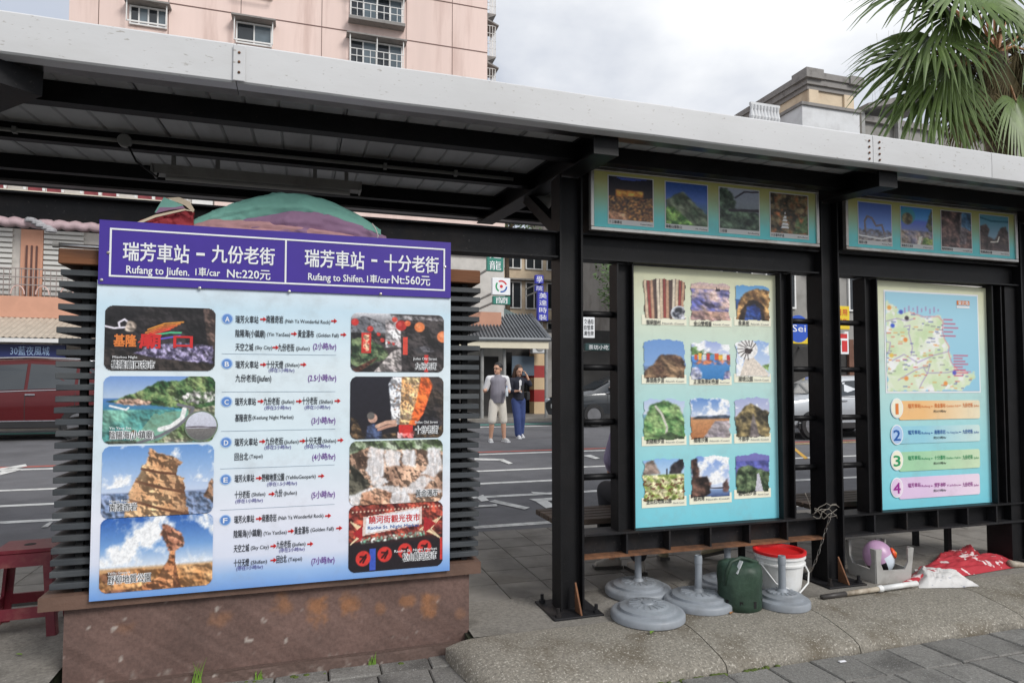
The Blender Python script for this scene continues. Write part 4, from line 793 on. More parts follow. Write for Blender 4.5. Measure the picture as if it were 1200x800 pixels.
p.grain(8); cx, cz = (r[0] + r[1]) / 2, (r[2] + r[3]) / 2; rr = (r[1] - r[0]) / 2; p.build('inset_photo', cx - rr, cx + rr, cz - rr, cz + rr, SY - .006, sg, rad=rr * .98)
m = MB(); n = 40; m.add([(cx + q * math.cos(2 * math.pi * k / n), SY - .0065, cz + q * math.sin(2 * math.pi * k / n)) for q in (rr * .95, rr * 1.03) for k in range(n)], [(k, (k + 1) % n, n + (k + 1) % n, n + k) for k in range(n)]); m.build('inset_ring', flat('ring_grey', (112, 128, 110)), sg)
# ================================================================== INFORMATION BOARDS
M_ramp('board_run', [(0, (122, 206, 222)), (.28, (154, 214, 220)), (.62, (194, 222, 214)), (.86, (220, 226, 200)), (1, (226, 226, 188))], rough=.32)
def info_board(u0, u1, label):
    x0, x1 = atY(u0, 450, BY).x, atY(u1, 450, BY).x; b = thing('information_board', label, 'board', ((x0 + x1) / 2, BY, .44))
    n = 12; prof = [(x0 + (x1 - x0) * k / n, 2.028 - .012 * (k / n) ** 2) for k in range(n + 1)]
    m = MB(); m.prism([(x0, .432), (x1, .432)] + prof[::-1], BY, BY + .022, 'y'); m.build('panel', 'board_run', b); return b
b1 = info_board(740, 910.5, 'pale green to blue board with twelve small landscape photos'); b2 = info_board(1024.5, 1158.5, 'pale green to blue board with a coast map and four numbered routes')
PV = BY - .003
def sky_sea(p, a, b, hz, c, d): p.run([(0, c), (hz, d), (hz + .02, a), (1, b)]); return p
small = []
def sp(seed): return Pic(52, 60, .87, seed)
p = sp(31); p.run([(0, (120, 96, 80)), (1, (60, 50, 50))])
for k in range(13):
    x = .05 + k * .075; c = [(214, 190, 160), (150, 60, 54), (196, 150, 120), (80, 60, 56), (226, 210, 186)][k % 5]; p.blend(p.seg([(x + (.2 - .03 * k) * .3, .02), (x, .98)], .026), c)
p.blend(p.disc(.84, .16, .17), (210, 216, 226)); p.tex(p.disc(.84, .16, .14), (40, 44, 56), (230, 230, 240), 9, con=4); small.append((p, '猴硐貓村'))
p = sp(32); sky_sea(p, (226, 190, 168), (200, 176, 190), .78, (196, 150, 124), (110, 112, 176)); p.tex((p.Y < .78) * 1., (96, 100, 170), (206, 176, 168), 7, con=3); p.tex((p.Y < .25) * 1., (190, 150, 130), (160, 128, 130), 8); p.blend(p.poly([(.62, .76), (.65, .86), (.68, .8), (.71, .84), (.74, .76)]), (34, 32, 52)); p.tex(p.poly([(.2, .55), (.6, .4), (.7, .36), (.5, .3), (.3, .42)], .05), (50, 46, 80), (96, 90, 130), 14); small.append((p, '金山雙燭臺'))
p = sp(33); sky_sea(p, (120, 176, 222), (90, 160, 222), .55, (20, 40, 90), (50, 92, 160)); p.tex(p.poly([(0, 0), (.1, .45), (.3, .76), (.6, .86), (1, .82), (1, 0)], .05), (96, 66, 40), (206, 158, 96), 8, con=3); p.tex(p.poly([(.24, 0), (.26, .3), (.42, .48), (.62, .48), (.74, .3), (.76, 0)], .03), (20, 36, 96), (46, 80, 160), 9); p.tex(p.poly([(.1, 0), (.18, .3), (.4, .54), (.6, .56), (.82, .4), (.84, 0), (.76, 0), (.7, .32), (.54, .46), (.34, .36), (.26, 0)], .04), (26, 20, 20), (60, 42, 32), 9); small.append((p, '象鼻岩'))
p = sp(34); sky_sea(p, (128, 168, 222), (104, 150, 214), .3, (70, 50, 40), (110, 140, 190)); p.tex(p.poly([(0, 0), (.05, .2), (.25, .36), (.42, .6), (.62, .6), (.9, .56), (1, .3), (1, 0)], .05), (70, 48, 38), (156, 124, 92), 9, con=2.6); small.append((p, '鼻頭角步道'))
p = sp(35); sky_sea(p, (206, 216, 240), (150, 170, 226), .58, (44, 120, 190), (86, 150, 214)); p.tex(p.poly([(0, .62), (0, .82), (.2, .84), (.44, .7), (.6, .64), (1, .64), (1, .58)]), (56, 98, 50), (104, 140, 80), 10); p.clouds((p.Y > .66) * 1., th=.5)
for k in range(9): p.blend(p.poly([(.1 + k * .1, .5), (.1 + k * .1, .64 + .03 * (k % 2)), (.19 + k * .1, .64 + .03 * (k % 2)), (.19 + k * .1, .5)]), [(222, 92, 50), (240, 190, 70), (226, 226, 220), (200, 60, 60), (90, 150, 200)][k % 5])
p.tex((p.Y < .5) * (p.Y > .38) * 1., (220, 130, 90), (70, 120, 190), 16, con=4); p.tex(p.poly([(0, 0), (.0, .3), (.2, .34), (.3, .1), (.26, 0)], .04), (230, 230, 240), (110, 120, 170), 14, con=3); p.tex(p.poly([(.8, 0), (.84, .2), (1, .26), (1, 0)]), (200, 190, 210), (90, 90, 140), 14); small.append((p, '正濱漁港彩色屋'))
p = sp(36); sky_sea(p, (210, 224, 244), (140, 176, 230), .1, (190, 190, 180), (216, 226, 240)); p.clouds(1, th=.46)
p.blend(p.poly([(.14, .05), (.3, .5), (.42, .62), (.95, .1), (.9, .03)]), (226, 214, 200)); p.blend(p.disc(.36, .72, .25), (236, 234, 232)); 
for k in range(11): t = R(20 + k * 24); p.blend(p.seg([(.38 + .1 * math.cos(t), .70 + .1 * math.sin(t)), (.36 + .28 * math.cos(t + .25), .72 + .27 * math.sin(t + .25))], .011), (70, 60, 60))
p.blend(p.poly([(.28, .62), (.3, .76), (.52, .72), (.44, .6)]), (60, 50, 50)); p.tex(p.poly([(.75, .3), (1, .12), (1, .36)]), (80, 120, 60), (130, 160, 90), 10); small.append((p, '潮境公園'))
p = sp(37); sky_sea(p, (206, 216, 232), (176, 198, 232), .6, (70, 110, 60), (120, 170, 196)); p.tex(p.poly([(0, 0), (.04, .5), (.2, .84), (.5, .94), (.84, .8), (1, .4), (1, 0)], .05), (66, 110, 60), (156, 190, 120), 8, con=2.6); p.blend(p.seg([(.3, .8), (.44, .62), (.5, .46), (.56, .3), (.54, .12)], .022), (206, 204, 190)); p.tex(p.poly([(.4, .1), (.62, .2), (1, .05), (1, 0), (.4, 0)], .06), (40, 60, 40), (90, 110, 70), 12); small.append((p, '劍龍稜步道'))
p = sp(38); sky_sea(p, (190, 206, 232), (80, 130, 206), .5, (176, 110, 66), (206, 146, 96)); p.clouds((p.Y > .55) * 1., th=.42); p.tex(p.poly([(0, .46), (.2, .54), (.5, .52), (.8, .56), (1, .52), (1, .46)]), (44, 56, 76), (70, 84, 100), 9); p.tex(p.poly([(.3, 0), (.56, .34), (.6, .42), (1, .42), (1, 0)], .03), (190, 178, 176), (150, 140, 150), 6); small.append((p, '福隆沙灘'))
p = sp(39); sky_sea(p, (196, 200, 226), (160, 170, 214), .5, (80, 76, 56), (120, 120, 110)); p.clouds((p.Y > .7) * 1., th=.5); p.tex(p.poly([(0, 0), (.04, .5), (.3, .76), (.46, .82), (.8, .66), (1, .6), (1, 0)], .04), (50, 46, 38), (160, 140, 92), 7, con=2.6); p.tex(p.poly([(.4, 0), (.46, .4), (.52, .6), (.58, .4), (.7, 0)], .02), (130, 120, 116), (84, 76, 78), 9); small.append((p, '不厭亭'))
p = sp(40); sky_sea(p, (190, 216, 242), (130, 180, 232), .55, (150, 160, 90), (190, 196, 130)); p.tex(p.poly([(0, .6), (.04, .84), (.24, .96), (.42, .62)], .04), (110, 92, 84), (190, 170, 156), 10); p.tex(p.poly([(.6, .6), (.68, .84), (.84, .92), (.96, .98), (.98, .84), (.88, .6)], .04), (26, 24, 30), (60, 54, 56), 9); p.tex((p.Y < .6) * 1., (120, 140, 60), (226, 216, 170), 14, con=3.4); p.blend((p.n(11, 6, 2) > .64) * (p.Y < .5), (110, 60, 44), .8); p.blend(p.seg([(.56, .6), (.56, .72)], .012), (30, 30, 40)); small.append((p, '金瓜石地質公園'))
p = sp(41); sky_sea(p, (214, 224, 244), (110, 150, 220), .18, (50, 70, 120), (130, 160, 206)); p.clouds((p.Y > .3) * 1., th=.42); p.tex(p.poly([(0, 0), (0, .3), (.06, .5), (0, .84), (.16, .9), (.24, .6), (.22, .48), (.4, .5), (.5, .34), (.5, .1), (.3, 0)], .05), (30, 22, 22), (112, 80, 68), 9, con=2.8); p.tex(p.poly([(.8, .14), (.8, .3), (.9, .42), (.96, .2), (.92, .1)], .03), (60, 42, 44), (120, 90, 84), 9); p.blend(p.seg([(.5, .22), (.8, .21)], .014), (40, 36, 50)); small.append((p, '龍洞灣'))
p = sp(42); sky_sea(p, (96, 96, 170), (120, 116, 190), .4, (60, 90, 50), (80, 96, 160)); p.tex((p.Y > .62) * (p.Y < .78) * 1., (70, 76, 150), (96, 100, 180), 6); p.tex(p.poly([(0, 0), (0, .3), (.1, .62), (.4, .7), (.6, .6), (1, .5), (1, 0)], .06), (36, 54, 34), (110, 130, 92), 10, con=2.8); p.blend(p.poly([(.55, 0), (.6, .2), (.62, .46), (.68, .48), (.74, .24), (.8, 0)]), (196, 196, 206)); small.append((p, '報時山步道'))
# each picture sits on a cream label with torn edges
colsu = [(752.5, 804), (808, 857), (860.5, 903)]; rowsv = [(323, 381.5), (396, 449.5), (466, 521), (536, 592)]
rowsv2 = [(328, 383), (398, 451), (464, 519.5), (532, 588)]; rowsv3 = [(331, 382.5), (396, 448), (464, 518), (530.5, 582)]
for i, (p, cap) in enumerate(small):
    c, r = i % 3, i // 3; (u0, u1) = colsu[c]; (v0, v1) = (rowsv, rowsv2, rowsv3)[c][r]; x0, x1, z0, z1 = photo_rect(u0, v0, u1, v1, PV); hh = (z1 - z0)
    lb = MB().quad((x0 - .004, PV + .001, z0), (x1 + .004, PV + .001, z0), (x1 + .004, PV + .001, z0 + hh * .2), (x0 - .004, PV + .001, z0 + hh * .2)).build('photo_label', 'ink_cream', b1)
    p.grain(8, 22); p.build('photo', x0, x1, z0 + hh * .115, z1, PV - .001, b1, torn=.12)
    b = Board(PV - .002); wch = 4.2 * len(cap); b.T('ink_dark', cap, u0 + 5, v1 - 1.8, 5.4, min(u0 + 5 + wch, u1 - 14), .012, .001); b.T('ink_grey', 'North Coast', min(u0 + 7 + wch, u1 - 13), v1 - 2, 2.6, u1 - 2, 0, .001); b.finish(lb, 'caption')
# map board
x0, x1, z0, z1 = photo_rect(1037, 341.5, 1148, 458, PV)
MB().quad((x0 - .012, PV + .001, z0 - .012), (x1 + .012, PV + .001, z0 - .012), (x1 + .012, PV + .001, z1 + .012), (x0 - .012, PV + .001, z1 + .012)).build('map_border', 'ink_white', b2)
p = Pic(150, 150, 1, seed=51); p.run([(0, (150, 202, 224)), (1, (164, 212, 230))]); coast = [(0, .92), (.06, .88), (.14, .78), (.26, .80), (.40, .76), (.56, .77), (.61, .72), (.60, .62), (.62, .54), (.67, .46), (.66, .40), (.69, .30), (.76, .22), (.90, .20), (.96, .14), (.86, .06), (.78, 0), (0, 0)]
ld = p.poly(coast, .06, 16); p.tex(ld, (240, 241, 240), (216, 228, 196), 6, con=4.5, relief=0); p.tex(ld * (p.n(5, 8) > .5), (222, 232, 202), (200, 220, 176), 14, relief=0)
for q in ([(0, .5), (.06, .48), (.04, .4), (0, .38)], [(.2, .64), (.24, .66), (.22, .58), (.26, .44), (.24, .36)], [(.05, .3), (.2, .36), (.34, .3), (.5, .38), (.64, .4)], [(.1, .1), (.3, .22), (.4, .26), (.44, .2), (.66, .18), (.72, .2)], [(0, .7), (.1, .72), (.2, .7), (.3, .74)], [(.44, .28), (.42, .2), (.36, .1), (.34, .04)]): p.blend(ld * p.seg([(x_ + .02 * math.sin(9 * y_ + i_), y_ + .015 * math.sin(11 * x_)) for i_, (x_, y_) in enumerate(q)], .0045), (160, 136, 192), .8)
p.blend(p.seg(coast[3:14], .005), (214, 130, 150), .8)
rs = np.random.RandomState(8)
for k in range(150):
    x, y = rs.rand() * .9, rs.rand() * .9; p.blend(p.seg([(x, y), (x + .01 + rs.rand() * .035, y)], .0045) * (ld + .0), [(120, 120, 130), (214, 90, 80), (226, 150, 70), (70, 80, 160)][k % 4], .8)
for k in range(13): y = .74 - k * .042 if k < 5 else .37 - (k - 5) * .03; x = .62 + .1 * (k > 4) ; p.blend(p.seg([(x, y), (x + .09 + .03 * (k % 3), y)], .0065), (206, 80, 110), .85)
for k in range(9): p.blend(p.seg([(.2 + k * .045, .80 + .015 * (k % 3)), (.2 + k * .045, .84 + .02 * (k % 2))], .007), (170, 130, 180), .8)
for x, y, c in ((.04, .84, (226, 160, 80)), (.16, .80, (70, 90, 190)), (.07, .66, (60, 90, 200)), (.2, .52, (232, 140, 70)), (.2, .13, (232, 150, 80)), (.62, .08, (232, 150, 80)), (.72, .19, (90, 90, 190)), (.05, .36, (226, 190, 90)), (.22, .74, (60, 50, 60))): p.blend(p.disc(x, y, .022), c)
mp_ = p.build('map', x0, x1, z0, z1, PV - .001, b2)
b = Board(PV - .002); b.rect('ink_orange', 1121, 352, 1136, 358, .001); b.rect('ink_white', 1121, 358.3, 1136, 361.5, .001); b.T('ink_white', '東北角', 1122.5, 357, 4.6, 1134.5, .02, .002); b.finish(mp_, 'map_title')
routes = [('1', 467.5, 492.5, 477, 'ink_orange', 'route_orange', (240, 192, 132), (236, 226, 196), '瑞芳車站', '黃金瀑布', 'Rufang', 'Golden Fall', '九份老街'), ('2', 497.5, 519, 508, 'ink_cobalt', 'route_blue', (150, 206, 222), (206, 228, 222), '瑞芳車站', '南雅奇岩', 'Rufang', 'Yin Yang Sea', '九份老街'), ('3', 527.5, 550, 538, 'ink_green', 'route_green', (164, 210, 170), (206, 226, 190), '瑞芳車站', '十分瀑布', 'Rufang', 'Shifen Fall', '九份老街'), ('4', 557.5, 581, 570, 'ink_magenta', 'route_pink', (222, 196, 226), (236, 218, 232), '瑞芳車站', '野柳', 'Rufang', 'Yehliu', '九份老街')]
for dg, v0, v1, vc, ink, mt, ca, cb, t1, t2, e1, e2, t3 in routes:
    M_ramp(mt, [(0, ca), (.3, ca), (1, cb)], 'X')
    xa, xb, za, zb = photo_rect(1053, v0 + 2, 1148.5, v1 - 2.5, PV); m = MB(); rrect(m, xa, xb, za, zb, PV - .001, .018); o = m.build('route_band', mt, b2)
    b = Board(PV - .0015); u = 1051; b.disc('ink_white', u, vc + 1, 9.4, .0012, 1.25); b.disc({'1': 'ink_cream', '2': 'ink_pale', '3': 'ink_cream', '4': 'route_pink'}[dg], u, vc + 1, 8.4, .002, 1.25); b.T(ink, dg, u - (1.8 if dg == '1' else 4.2), vc + 8, 15, u + (1.8 if dg == '1' else 4.2), .03, .003)
    k = vc + .5; b.T(ink, t1, 1064, k, 4.6, 1079, .02, .001); b.T(ink, e1, 1080, k - .2, 3, 1090, 0, .001); b.T(ink, '▸', 1091, k, 4, 1094, 0, .001); b.T(ink, t2, 1095, k - .4, 4.6, 1108, .02, .001); b.T(ink, e2, 1109, k - .8, 3, 1123, 0, .001); b.T(ink, '▸', 1124, k - 1, 4, 1127, 0, .001); b.T(ink, t3, 1128, k - 1, 4.6, 1140, .02, .001); b.T(ink, 'Jiufen', 1141, k - 1.2, 3, 1147, 0, .001); b.T('ink_dark', '約3小時/hr', 1094, k + 5.5, 3, 1109, .01, .001); b.finish(o)
# ================================================================== PICTURE BOXES UNDER THE EAVES
M_ramp('box_run', [(0, (96, 226, 232)), (.25, (122, 228, 224)), (.55, (176, 216, 176)), (.85, (214, 212, 140)), (1, (212, 208, 128))], rough=.3)
LY = 3.49
def light_box(u0, u1, label, paints):
    x0, x1 = atY(u0, 250, LY).x, atY(u1, 250, LY).x; z0, z1 = 2.198, 2.575
    o = thing('picture_box', label, 'sign box', ((x0 + x1) / 2, LY, z0), 'picture boxes under the eaves')
    MB().box(x0 + .01, x1 - .01, LY + .012, LY + .16, z0 + .01, z1 - .01).build('case', 'black_steel', o)
    MB().box(x0 + .018, x1 - .018, LY, LY + .011, z0 + .018, z1 - .018).build('face', 'box_run', o)
    t = .022
    for a, b, c, d in ((x0, x1, z0, z0 + t), (x0, x1, z1 - t, z1), (x0, x0 + t, z0 + t, z1 - t), (x1 - t, x1, z0 + t, z1 - t)): MB().box(a, b, LY - .014, LY + .02, c, d, .003).build('frame_bar', 'alu', o)
    n = len(paints); wid = x1 - x0
    for i, (p, cap, en) in enumerate(paints):
        a = x0 + wid * (.073 + i * .2325); b = a + wid * .178; zz0, zz1 = z0 + .075, z1 - .045
        MB().quad((a - .007, LY - .002, zz0 - .03), (b + .007, LY - .002, zz0 - .03), (b + .007, LY - .002, zz1 + .006), (a - .007, LY - .002, zz1 + .006)).build('photo_card', 'card_white', o)
        p.c = p.c * 1.3 + 14; p.grain(7, 22); ph = p.build('photo', a, b, zz0, zz1, LY - .003, o)
        m = MB(); put(m, cap, a, zz0 - .023, .017, a + min(.017 * len(cap), .11), LY - .003, .01); put(m, en, b - .085, zz0 - .022, .011, b - .002, LY - .003); tag(m.build('caption', 'ink_dark', ph), kind='stuff')
    return o
flat('card_white', (236, 236, 234))
def bp(seed): return Pic(48, 52, .92, seed)
L1 = []
p = bp(61); p.run([(0, (60, 42, 34)), (1, (18, 18, 30))]); p.blend(p.poly([(.14, 1), (.3, .93), (.6, .94), (1, 1)]), (50, 70, 150)); p.tex(p.poly([(.15, .54), (.15, .7), (.78, .7), (.78, .56)]), (196, 110, 40), (240, 160, 70), 14); p.tex((p.Y < .54) * (p.n(30, 4, 2) > .6), (236, 170, 80), (190, 110, 50), 20); p.tex(p.poly([(0, 0), (.0, .2), (.36, .14), (.45, 0)]), (206, 150, 110), (120, 80, 60), 12); L1.append((p, '十三層遺址', 'Copper Refinery'))
p = bp(62); p.run([(0, (50, 80, 40)), (.6, (60, 90, 160)), (1, (26, 62, 136))]); p.tex(p.poly([(0, 0), (0, .55), (.2, .7), (.42, .8), (.62, .6), (.86, .4), (1, .26), (1, 0)], .03), (50, 66, 48), (96, 104, 84), 8); p.tex(p.poly([(0, 0), (0, .42), (.2, .4), (.5, .16), (.7, 0)], .08), (44, 84, 36), (120, 156, 76), 14, con=3); L1.append((p, '雞籠山(基隆山)', 'Mt. Keelung'))
p = bp(63); p.run([(0, (60, 78, 66)), (.6, (110, 118, 128)), (1, (150, 158, 176))]); p.tex(p.poly([(0, 0), (0, 1), (.2, 1), (.42, .7), (.38, .5), (1, .44), (1, 0)], .08), (28, 38, 32), (76, 96, 76), 10, con=2.6); p.blend(p.seg([(.25, .46), (1, .5)], .035), (38, 34, 42)); p.blend(p.seg([(.4, .78), (.62, .94), (1, .97)], .02), (50, 48, 60)); L1.append((p, '三貂嶺', 'Sandiaoling'))
p = bp(64); p.tex(1, (38, 34, 28), (120, 104, 72), 9, con=3); p.tex(p.poly([(.6, 0), (.7, .4), (1, .5), (1, 0)], .06), (90, 110, 70), (50, 70, 40), 12); p.tex((p.n(8, 5) > .66) * 1., (150, 86, 50), (110, 70, 44), 10)
for k in range(5): p.blend(p.poly([(.26 + .025 * k, .12 + k * .09), (.30 + .02 * k, .18 + k * .09), (.46 - .02 * k, .18 + k * .09), (.5 - .025 * k, .12 + k * .09)]), (226, 226, 220))
L1.append((p, '十分瀑布步道', 'Shifen'))
L2 = []
p = bp(65); p.run([(0, (150, 140, 130)), (.2, (110, 116, 140)), (.3, (90, 124, 190)), (1, (60, 86, 160))])
for q in ([(.2, .22), (.18, .5), (.26, .64), (.4, .6), (.5, .44)], [(.52, .4), (.7, .44), (.78, .2)]): p.blend(p.seg(q, .025), (96, 84, 84))
p.tex((p.Y < .3) * (p.n(12, 4) > .48), (70, 64, 66), (110, 100, 100), 14); p.blend(p.seg([(0, .12), (.7, .06), (1, .14)], .02), (220, 216, 210)); L2.append((p, '福容公園', 'Fulong Park'))
p = bp(66); p.run([(0, (120, 110, 96)), (.4, (90, 104, 160)), (.62, (70, 90, 180)), (.7, (60, 130, 190)), (1, (40, 110, 180))]); p.tex(p.poly([(1, .3), (.8, .5), (.9, .8), (1, 1)], .06), (40, 44, 36), (80, 80, 60), 9); p.tex((p.Y < .36) * 1., (96, 92, 110), (150, 130, 110), 9); p.blend(p.poly([(.5, 0), (.56, .2), (.68, .24), (.6, 0)]), (214, 190, 170)); p.tex(p.poly([(.66, 0), (.7, .2), (1, .16), (1, 0)], .05), (60, 90, 40), (140, 150, 80), 12); p.blend(p.disc(.2, .76, .23), (50, 130, 150)); p.tex(p.disc(.2, .68, .16), (60, 54, 40), (110, 100, 70), 10); L2.append((p, '南雅奇石海岸', 'Nanya'))
p = bp(67); p.tex(1, (34, 26, 28), (112, 84, 78), 7, con=2.6); p.tex(p.poly([(.6, .1), (.62, .9), (.72, 1), (.9, .6), (.8, .1)], .05), (120, 110, 110), (60, 50, 54), 12); p.tex(p.poly([(.66, .6), (.7, 1), (1, 1), (1, .5)], .06), (70, 110, 140), (40, 70, 100), 7); L2.append((p, '龍洞四稜砂岩', 'Longdong'))
p = bp(68); p.run([(0, (60, 46, 44)), (.4, (100, 130, 150)), (1, (70, 130, 150))]); p.tex(p.poly([(0, 0), (0, .66), (.2, .74), (.34, .6), (.26, .4), (.5, .3), (.62, .5), (.7, .66), (.9, .72), (1, .5), (1, 0)], .04), (48, 38, 38), (92, 74, 68), 8); p.blend(p.seg([(0, .92), (.4, .84), (1, .86)], .025), (40, 90, 110)); p.blend(p.seg([(.36, .24), (.6, .26), (.66, .4)], .02), (190, 180, 170)); L2.append((p, '深澳象鼻岩公園', 'Shenao Elephant'))
light_box(691.5, 958.5, 'framed picture box over the twelve photo board, with a lit hillside and a green peak', L1)
light_box(989.5, 1190, 'framed picture box over the map board, with an arched park sculpture and rocky coast', L2)
# ================================================================== THINGS STANDING ABOUT
# --- parasol feet
def parasol_foot(u, v, rad, pole, label, tilt=0.0, zoff=0.0):
    c = atZ(u, v, zoff); o = thing('parasol_base', label, 'parasol base', (0, 0, 0), 'grey plastic parasol bases'); r = rad
    m = MB(); m.lathe([(0, .001), (r * .96, .001), (r, .008), (r, .034), (r * .97, .044), (r * .90, .049), (r * .80, .050), (r * .77, .053), (r * .755, .066), (r * .72, .069), (r * .58, .071), (r * .55, .074), (r * .52, .080), (r * .30, .084), (r * .22, .084), (0, .084)], n=48); m.build('disc', 'grey_plastic', o, auto=40)
    m = MB()
    for k in range(16):
        t = 2 * math.pi * k / 16; m.bar((r * .27 * math.cos(t), r * .27 * math.sin(t), .0835), (r * .50 * math.cos(t), r * .50 * math.sin(t), .080), .009, .007)
    tag(m.build('ribs', 'grey_plastic', o), kind='stuff')
    m = MB(); m.lathe([(.034, .083), (.03, .090), (.022, .092), (.0, .090)] if not pole else [(.034, .083), (.027, .095), (.0215, .100), (.0205, pole - .05), (.0225, pole - .048), (.0225, pole - .012), (.020, pole), (.015, pole), (.015, pole - .03), (0, pole - .03)], n=24); m.build('tube' if pole else 'socket', 'grey_plastic', o, auto=40)
    o.location = c; o.rotation_euler = (tilt, 0, random.uniform(0, 3)); return o
parasol_foot(748, 695.5, .205, .335, 'grey parasol base with a tall tube, farthest left, behind the one without a tube')
parasol_foot(759, 724, .205, 0, 'grey parasol base without a tube, lying nearest the kerb')
parasol_foot(819, 708.5, .205, .29, 'grey parasol base with a tube, just left of the dark green bag')
parasol_foot(853, 690, .205, .285, 'grey parasol base half hidden behind the dark green bag')
parasol_foot(917, 709, .155, .29, 'grey parasol base right of the green bag, before the white bucket')
# --- dark green weight bag
M('green_cloth', lin((38, 60, 46)), .55, var=.25, vs=6, bump=.3, bs=26, stain=lin((84, 108, 92)), sfac=.35, ss=6)
c = atZ(880, 718, 0); c = Vector((c.x, c.y + .10, 0)); bag = thing('weight_bag', 'squat dark green fabric bag with a carry strap, between the parasol bases', 'bag', c)
m = MB(); pr = [(0, .002), (.112, .002), (.122, .010), (.124, .04), (.123, .08), (.122, .12), (.125, .16), (.126, .20), (.124, .225), (.116, .25), (.095, .262), (.06, .268), (0, .270)]
m.lathe(pr, c, 56, fn=lambda t, z: 1 + .03 * math.sin(5 * t + 14 * z) * (z / .27) + .05 * (n1d(t * 1.4 + z * 9, 5) - .5) + .09 * (n1d(t * 3.2 + z * 4, 8) - .5) * (z > .13)); bg_ = m.build('sack', 'green_cloth', bag, smooth=True)
m = MB(); m.tube([c + Vector((-.118, -.03, .15)), c + Vector((-.122, -.05, .23)), c + Vector((-.10, -.06, .285)), c + Vector((-.03, -.05, .30)), c + Vector((.03, -.04, .285)), c + Vector((.10, -.03, .26)), c + Vector((.122, -.01, .20))], .011, 8); m.build('strap', 'green_cloth', bag, smooth=True)
m = MB(); m.bar(c + Vector((-.085, -.085, .225)), c + Vector((-.04, -.075, .29)), .022, .006); m.build('clasp', flat('clasp_grey', (190, 194, 196)), bag)
m = MB()
for k in range(4):
    t = R(200 + k * 38); m.bar(c + Vector((.120 * math.cos(t), .120 * math.sin(t), .03)), c + Vector((.1215 * math.cos(t), .1215 * math.sin(t), .07)), .018, .006, (math.cos(t), math.sin(t), 0))
tag(m.build('patches', 'dark_core', bag), kind='stuff')
# --- white bucket with a red rim
M('white_plastic', lin((226, 227, 226)), .4, var=.05, vs=6, bump=.03, stain=lin((186, 182, 174)), sfac=.5, ss=6); M('red_plastic', lin((206, 34, 36)), .4, var=.1, vs=6, bump=.03)
c = atY(914, 690, 3.44); c.z = 0; bk = thing('bucket', 'white plastic bucket with a red rim and wire handle, by the middle column', 'bucket', c); r0, r1, hb = .114, .146, .268
m = MB(); m.lathe([(0, .002), (r0, .002), (r0 + .004, .01), (r1 - .008, hb - .07), (r1 + .004, hb - .068), (r1 + .004, hb - .058), (r1 - .004, hb - .055), (r1 - .002, hb - .03), (r1 + .006, hb - .028), (r1 + .006, hb - .02), (r1, hb - .018), (r1 + .002, hb), (r1 - .006, hb), (r0 - .004, .02), (0, .02)], c, 48); m.build('pail', 'white_plastic', bk, auto=35)
m = MB(); m.lathe([(r1 - .002, hb - .010), (r1 + .009, hb - .008), (r1 + .010, hb + .008), (r1 + .003, hb + .011), (r1 - .008, hb + .008), (r1 - .018, hb - .05), (r1 - .022, hb - .12)], c, 48); m.build('rim', 'red_plastic', bk, auto=40)
m = MB(); m.tube([c + Vector((-r1 - .008, -.02, hb - .06)), c + Vector((-r1 * .8, -r1 * .75, hb - .16)), c + Vector((0, -r1 - .02, hb - .215)), c + Vector((r1 * .85, -r1 * .7, hb - .18)), c + Vector((r1 + .02, -.06, hb - .13)), c + Vector((r1 + .01, -.01, hb - .055))], .005, 8); m.build('handle', 'white_plastic', bk, smooth=True)
cdp = thing('cardboard', 'creased cream card lying in the white bucket', 'card', c + Vector((0, 0, hb - .05)))
m = MB(); m.add([c + Vector(p) for p in ((-.07, -.05, hb - .075), (.06, -.07, hb - .055), (.10, .05, hb - .025), (-.03, .08, hb - .012), (.02, .01, hb - .028))], [(0, 1, 4), (1, 2, 4), (2, 3, 4), (3, 0, 4)]); m.build('card_sheet', flat('card_cream', (206, 190, 152), .8), cdp)
# --- chain and wire at the middle column
a = atY(974, 603, 3.50); b = atZ(944, 676, .02); ch = thing('chain', 'thin steel chain hanging from the sill beam at the middle column', 'chain', a)
pts = []
for k in range(61):
    t = k / 60; p = a.lerp(Vector((b.x, b.y, .03)), t); p.z -= .10 * math.sin(math.pi * t) * t; pts.append(p)
l0 = None; M('chain_steel', (.30, .29, .27), .45, metal=.7, var=.25, stain=(.15, .10, .07), sfac=.6, ss=8)
m = MB(); n, q = 12, 6; vs_, fs_ = [], []
for k in range(n):
    t = 2 * math.pi * k / n; cx, cz = .0062 * math.cos(t), .0135 * math.sin(t) + (.006 if math.sin(t) > 0 else -.006)
    for j in range(q): f = 2 * math.pi * j / q; d = Vector((math.cos(t), 0, math.sin(t))); vs_.append(Vector((cx, 0, cz)) + d * .0028 * math.cos(f) + Vector((0, 1, 0)) * .0028 * math.sin(f))
for k in range(n):
    for j in range(q): fs_.append((k * q + j, k * q + (j + 1) % q, ((k + 1) % n) * q + (j + 1) % q, ((k + 1) % n) * q + j))
m.add(vs_, fs_); l0 = m.build('link', 'chain_steel', None, smooth=True); l0.parent = ch; acc = 0; cnt = 0; last = pts[0]
for p0_, p1_ in zip(pts, pts[1:]):
    acc += (p1_ - p0_).length
    if acc >= .030 or cnt == 0:
        acc = 0; o = l0 if cnt == 0 else piece(l0, (0, 0, 0), ch); o.location = p1_ - a; o.rotation_mode = 'QUATERNION'
        o.rotation_quaternion = (p1_ - p0_).to_track_quat('Z', 'Y') @ Matrix.Rotation(R(90) * (cnt % 2) + .3, 3, 'Z').to_quaternion(); cnt += 1
a2 = atY(966, 598, 3.505); wr = thing('tie_wire', 'tangle of thin rusty wire tied round the middle column at the sill', 'wire', a2); m = MB(); rs = random.Random(5)
M('wire_rust', (.24, .22, .19), .6, metal=.5, var=.3)
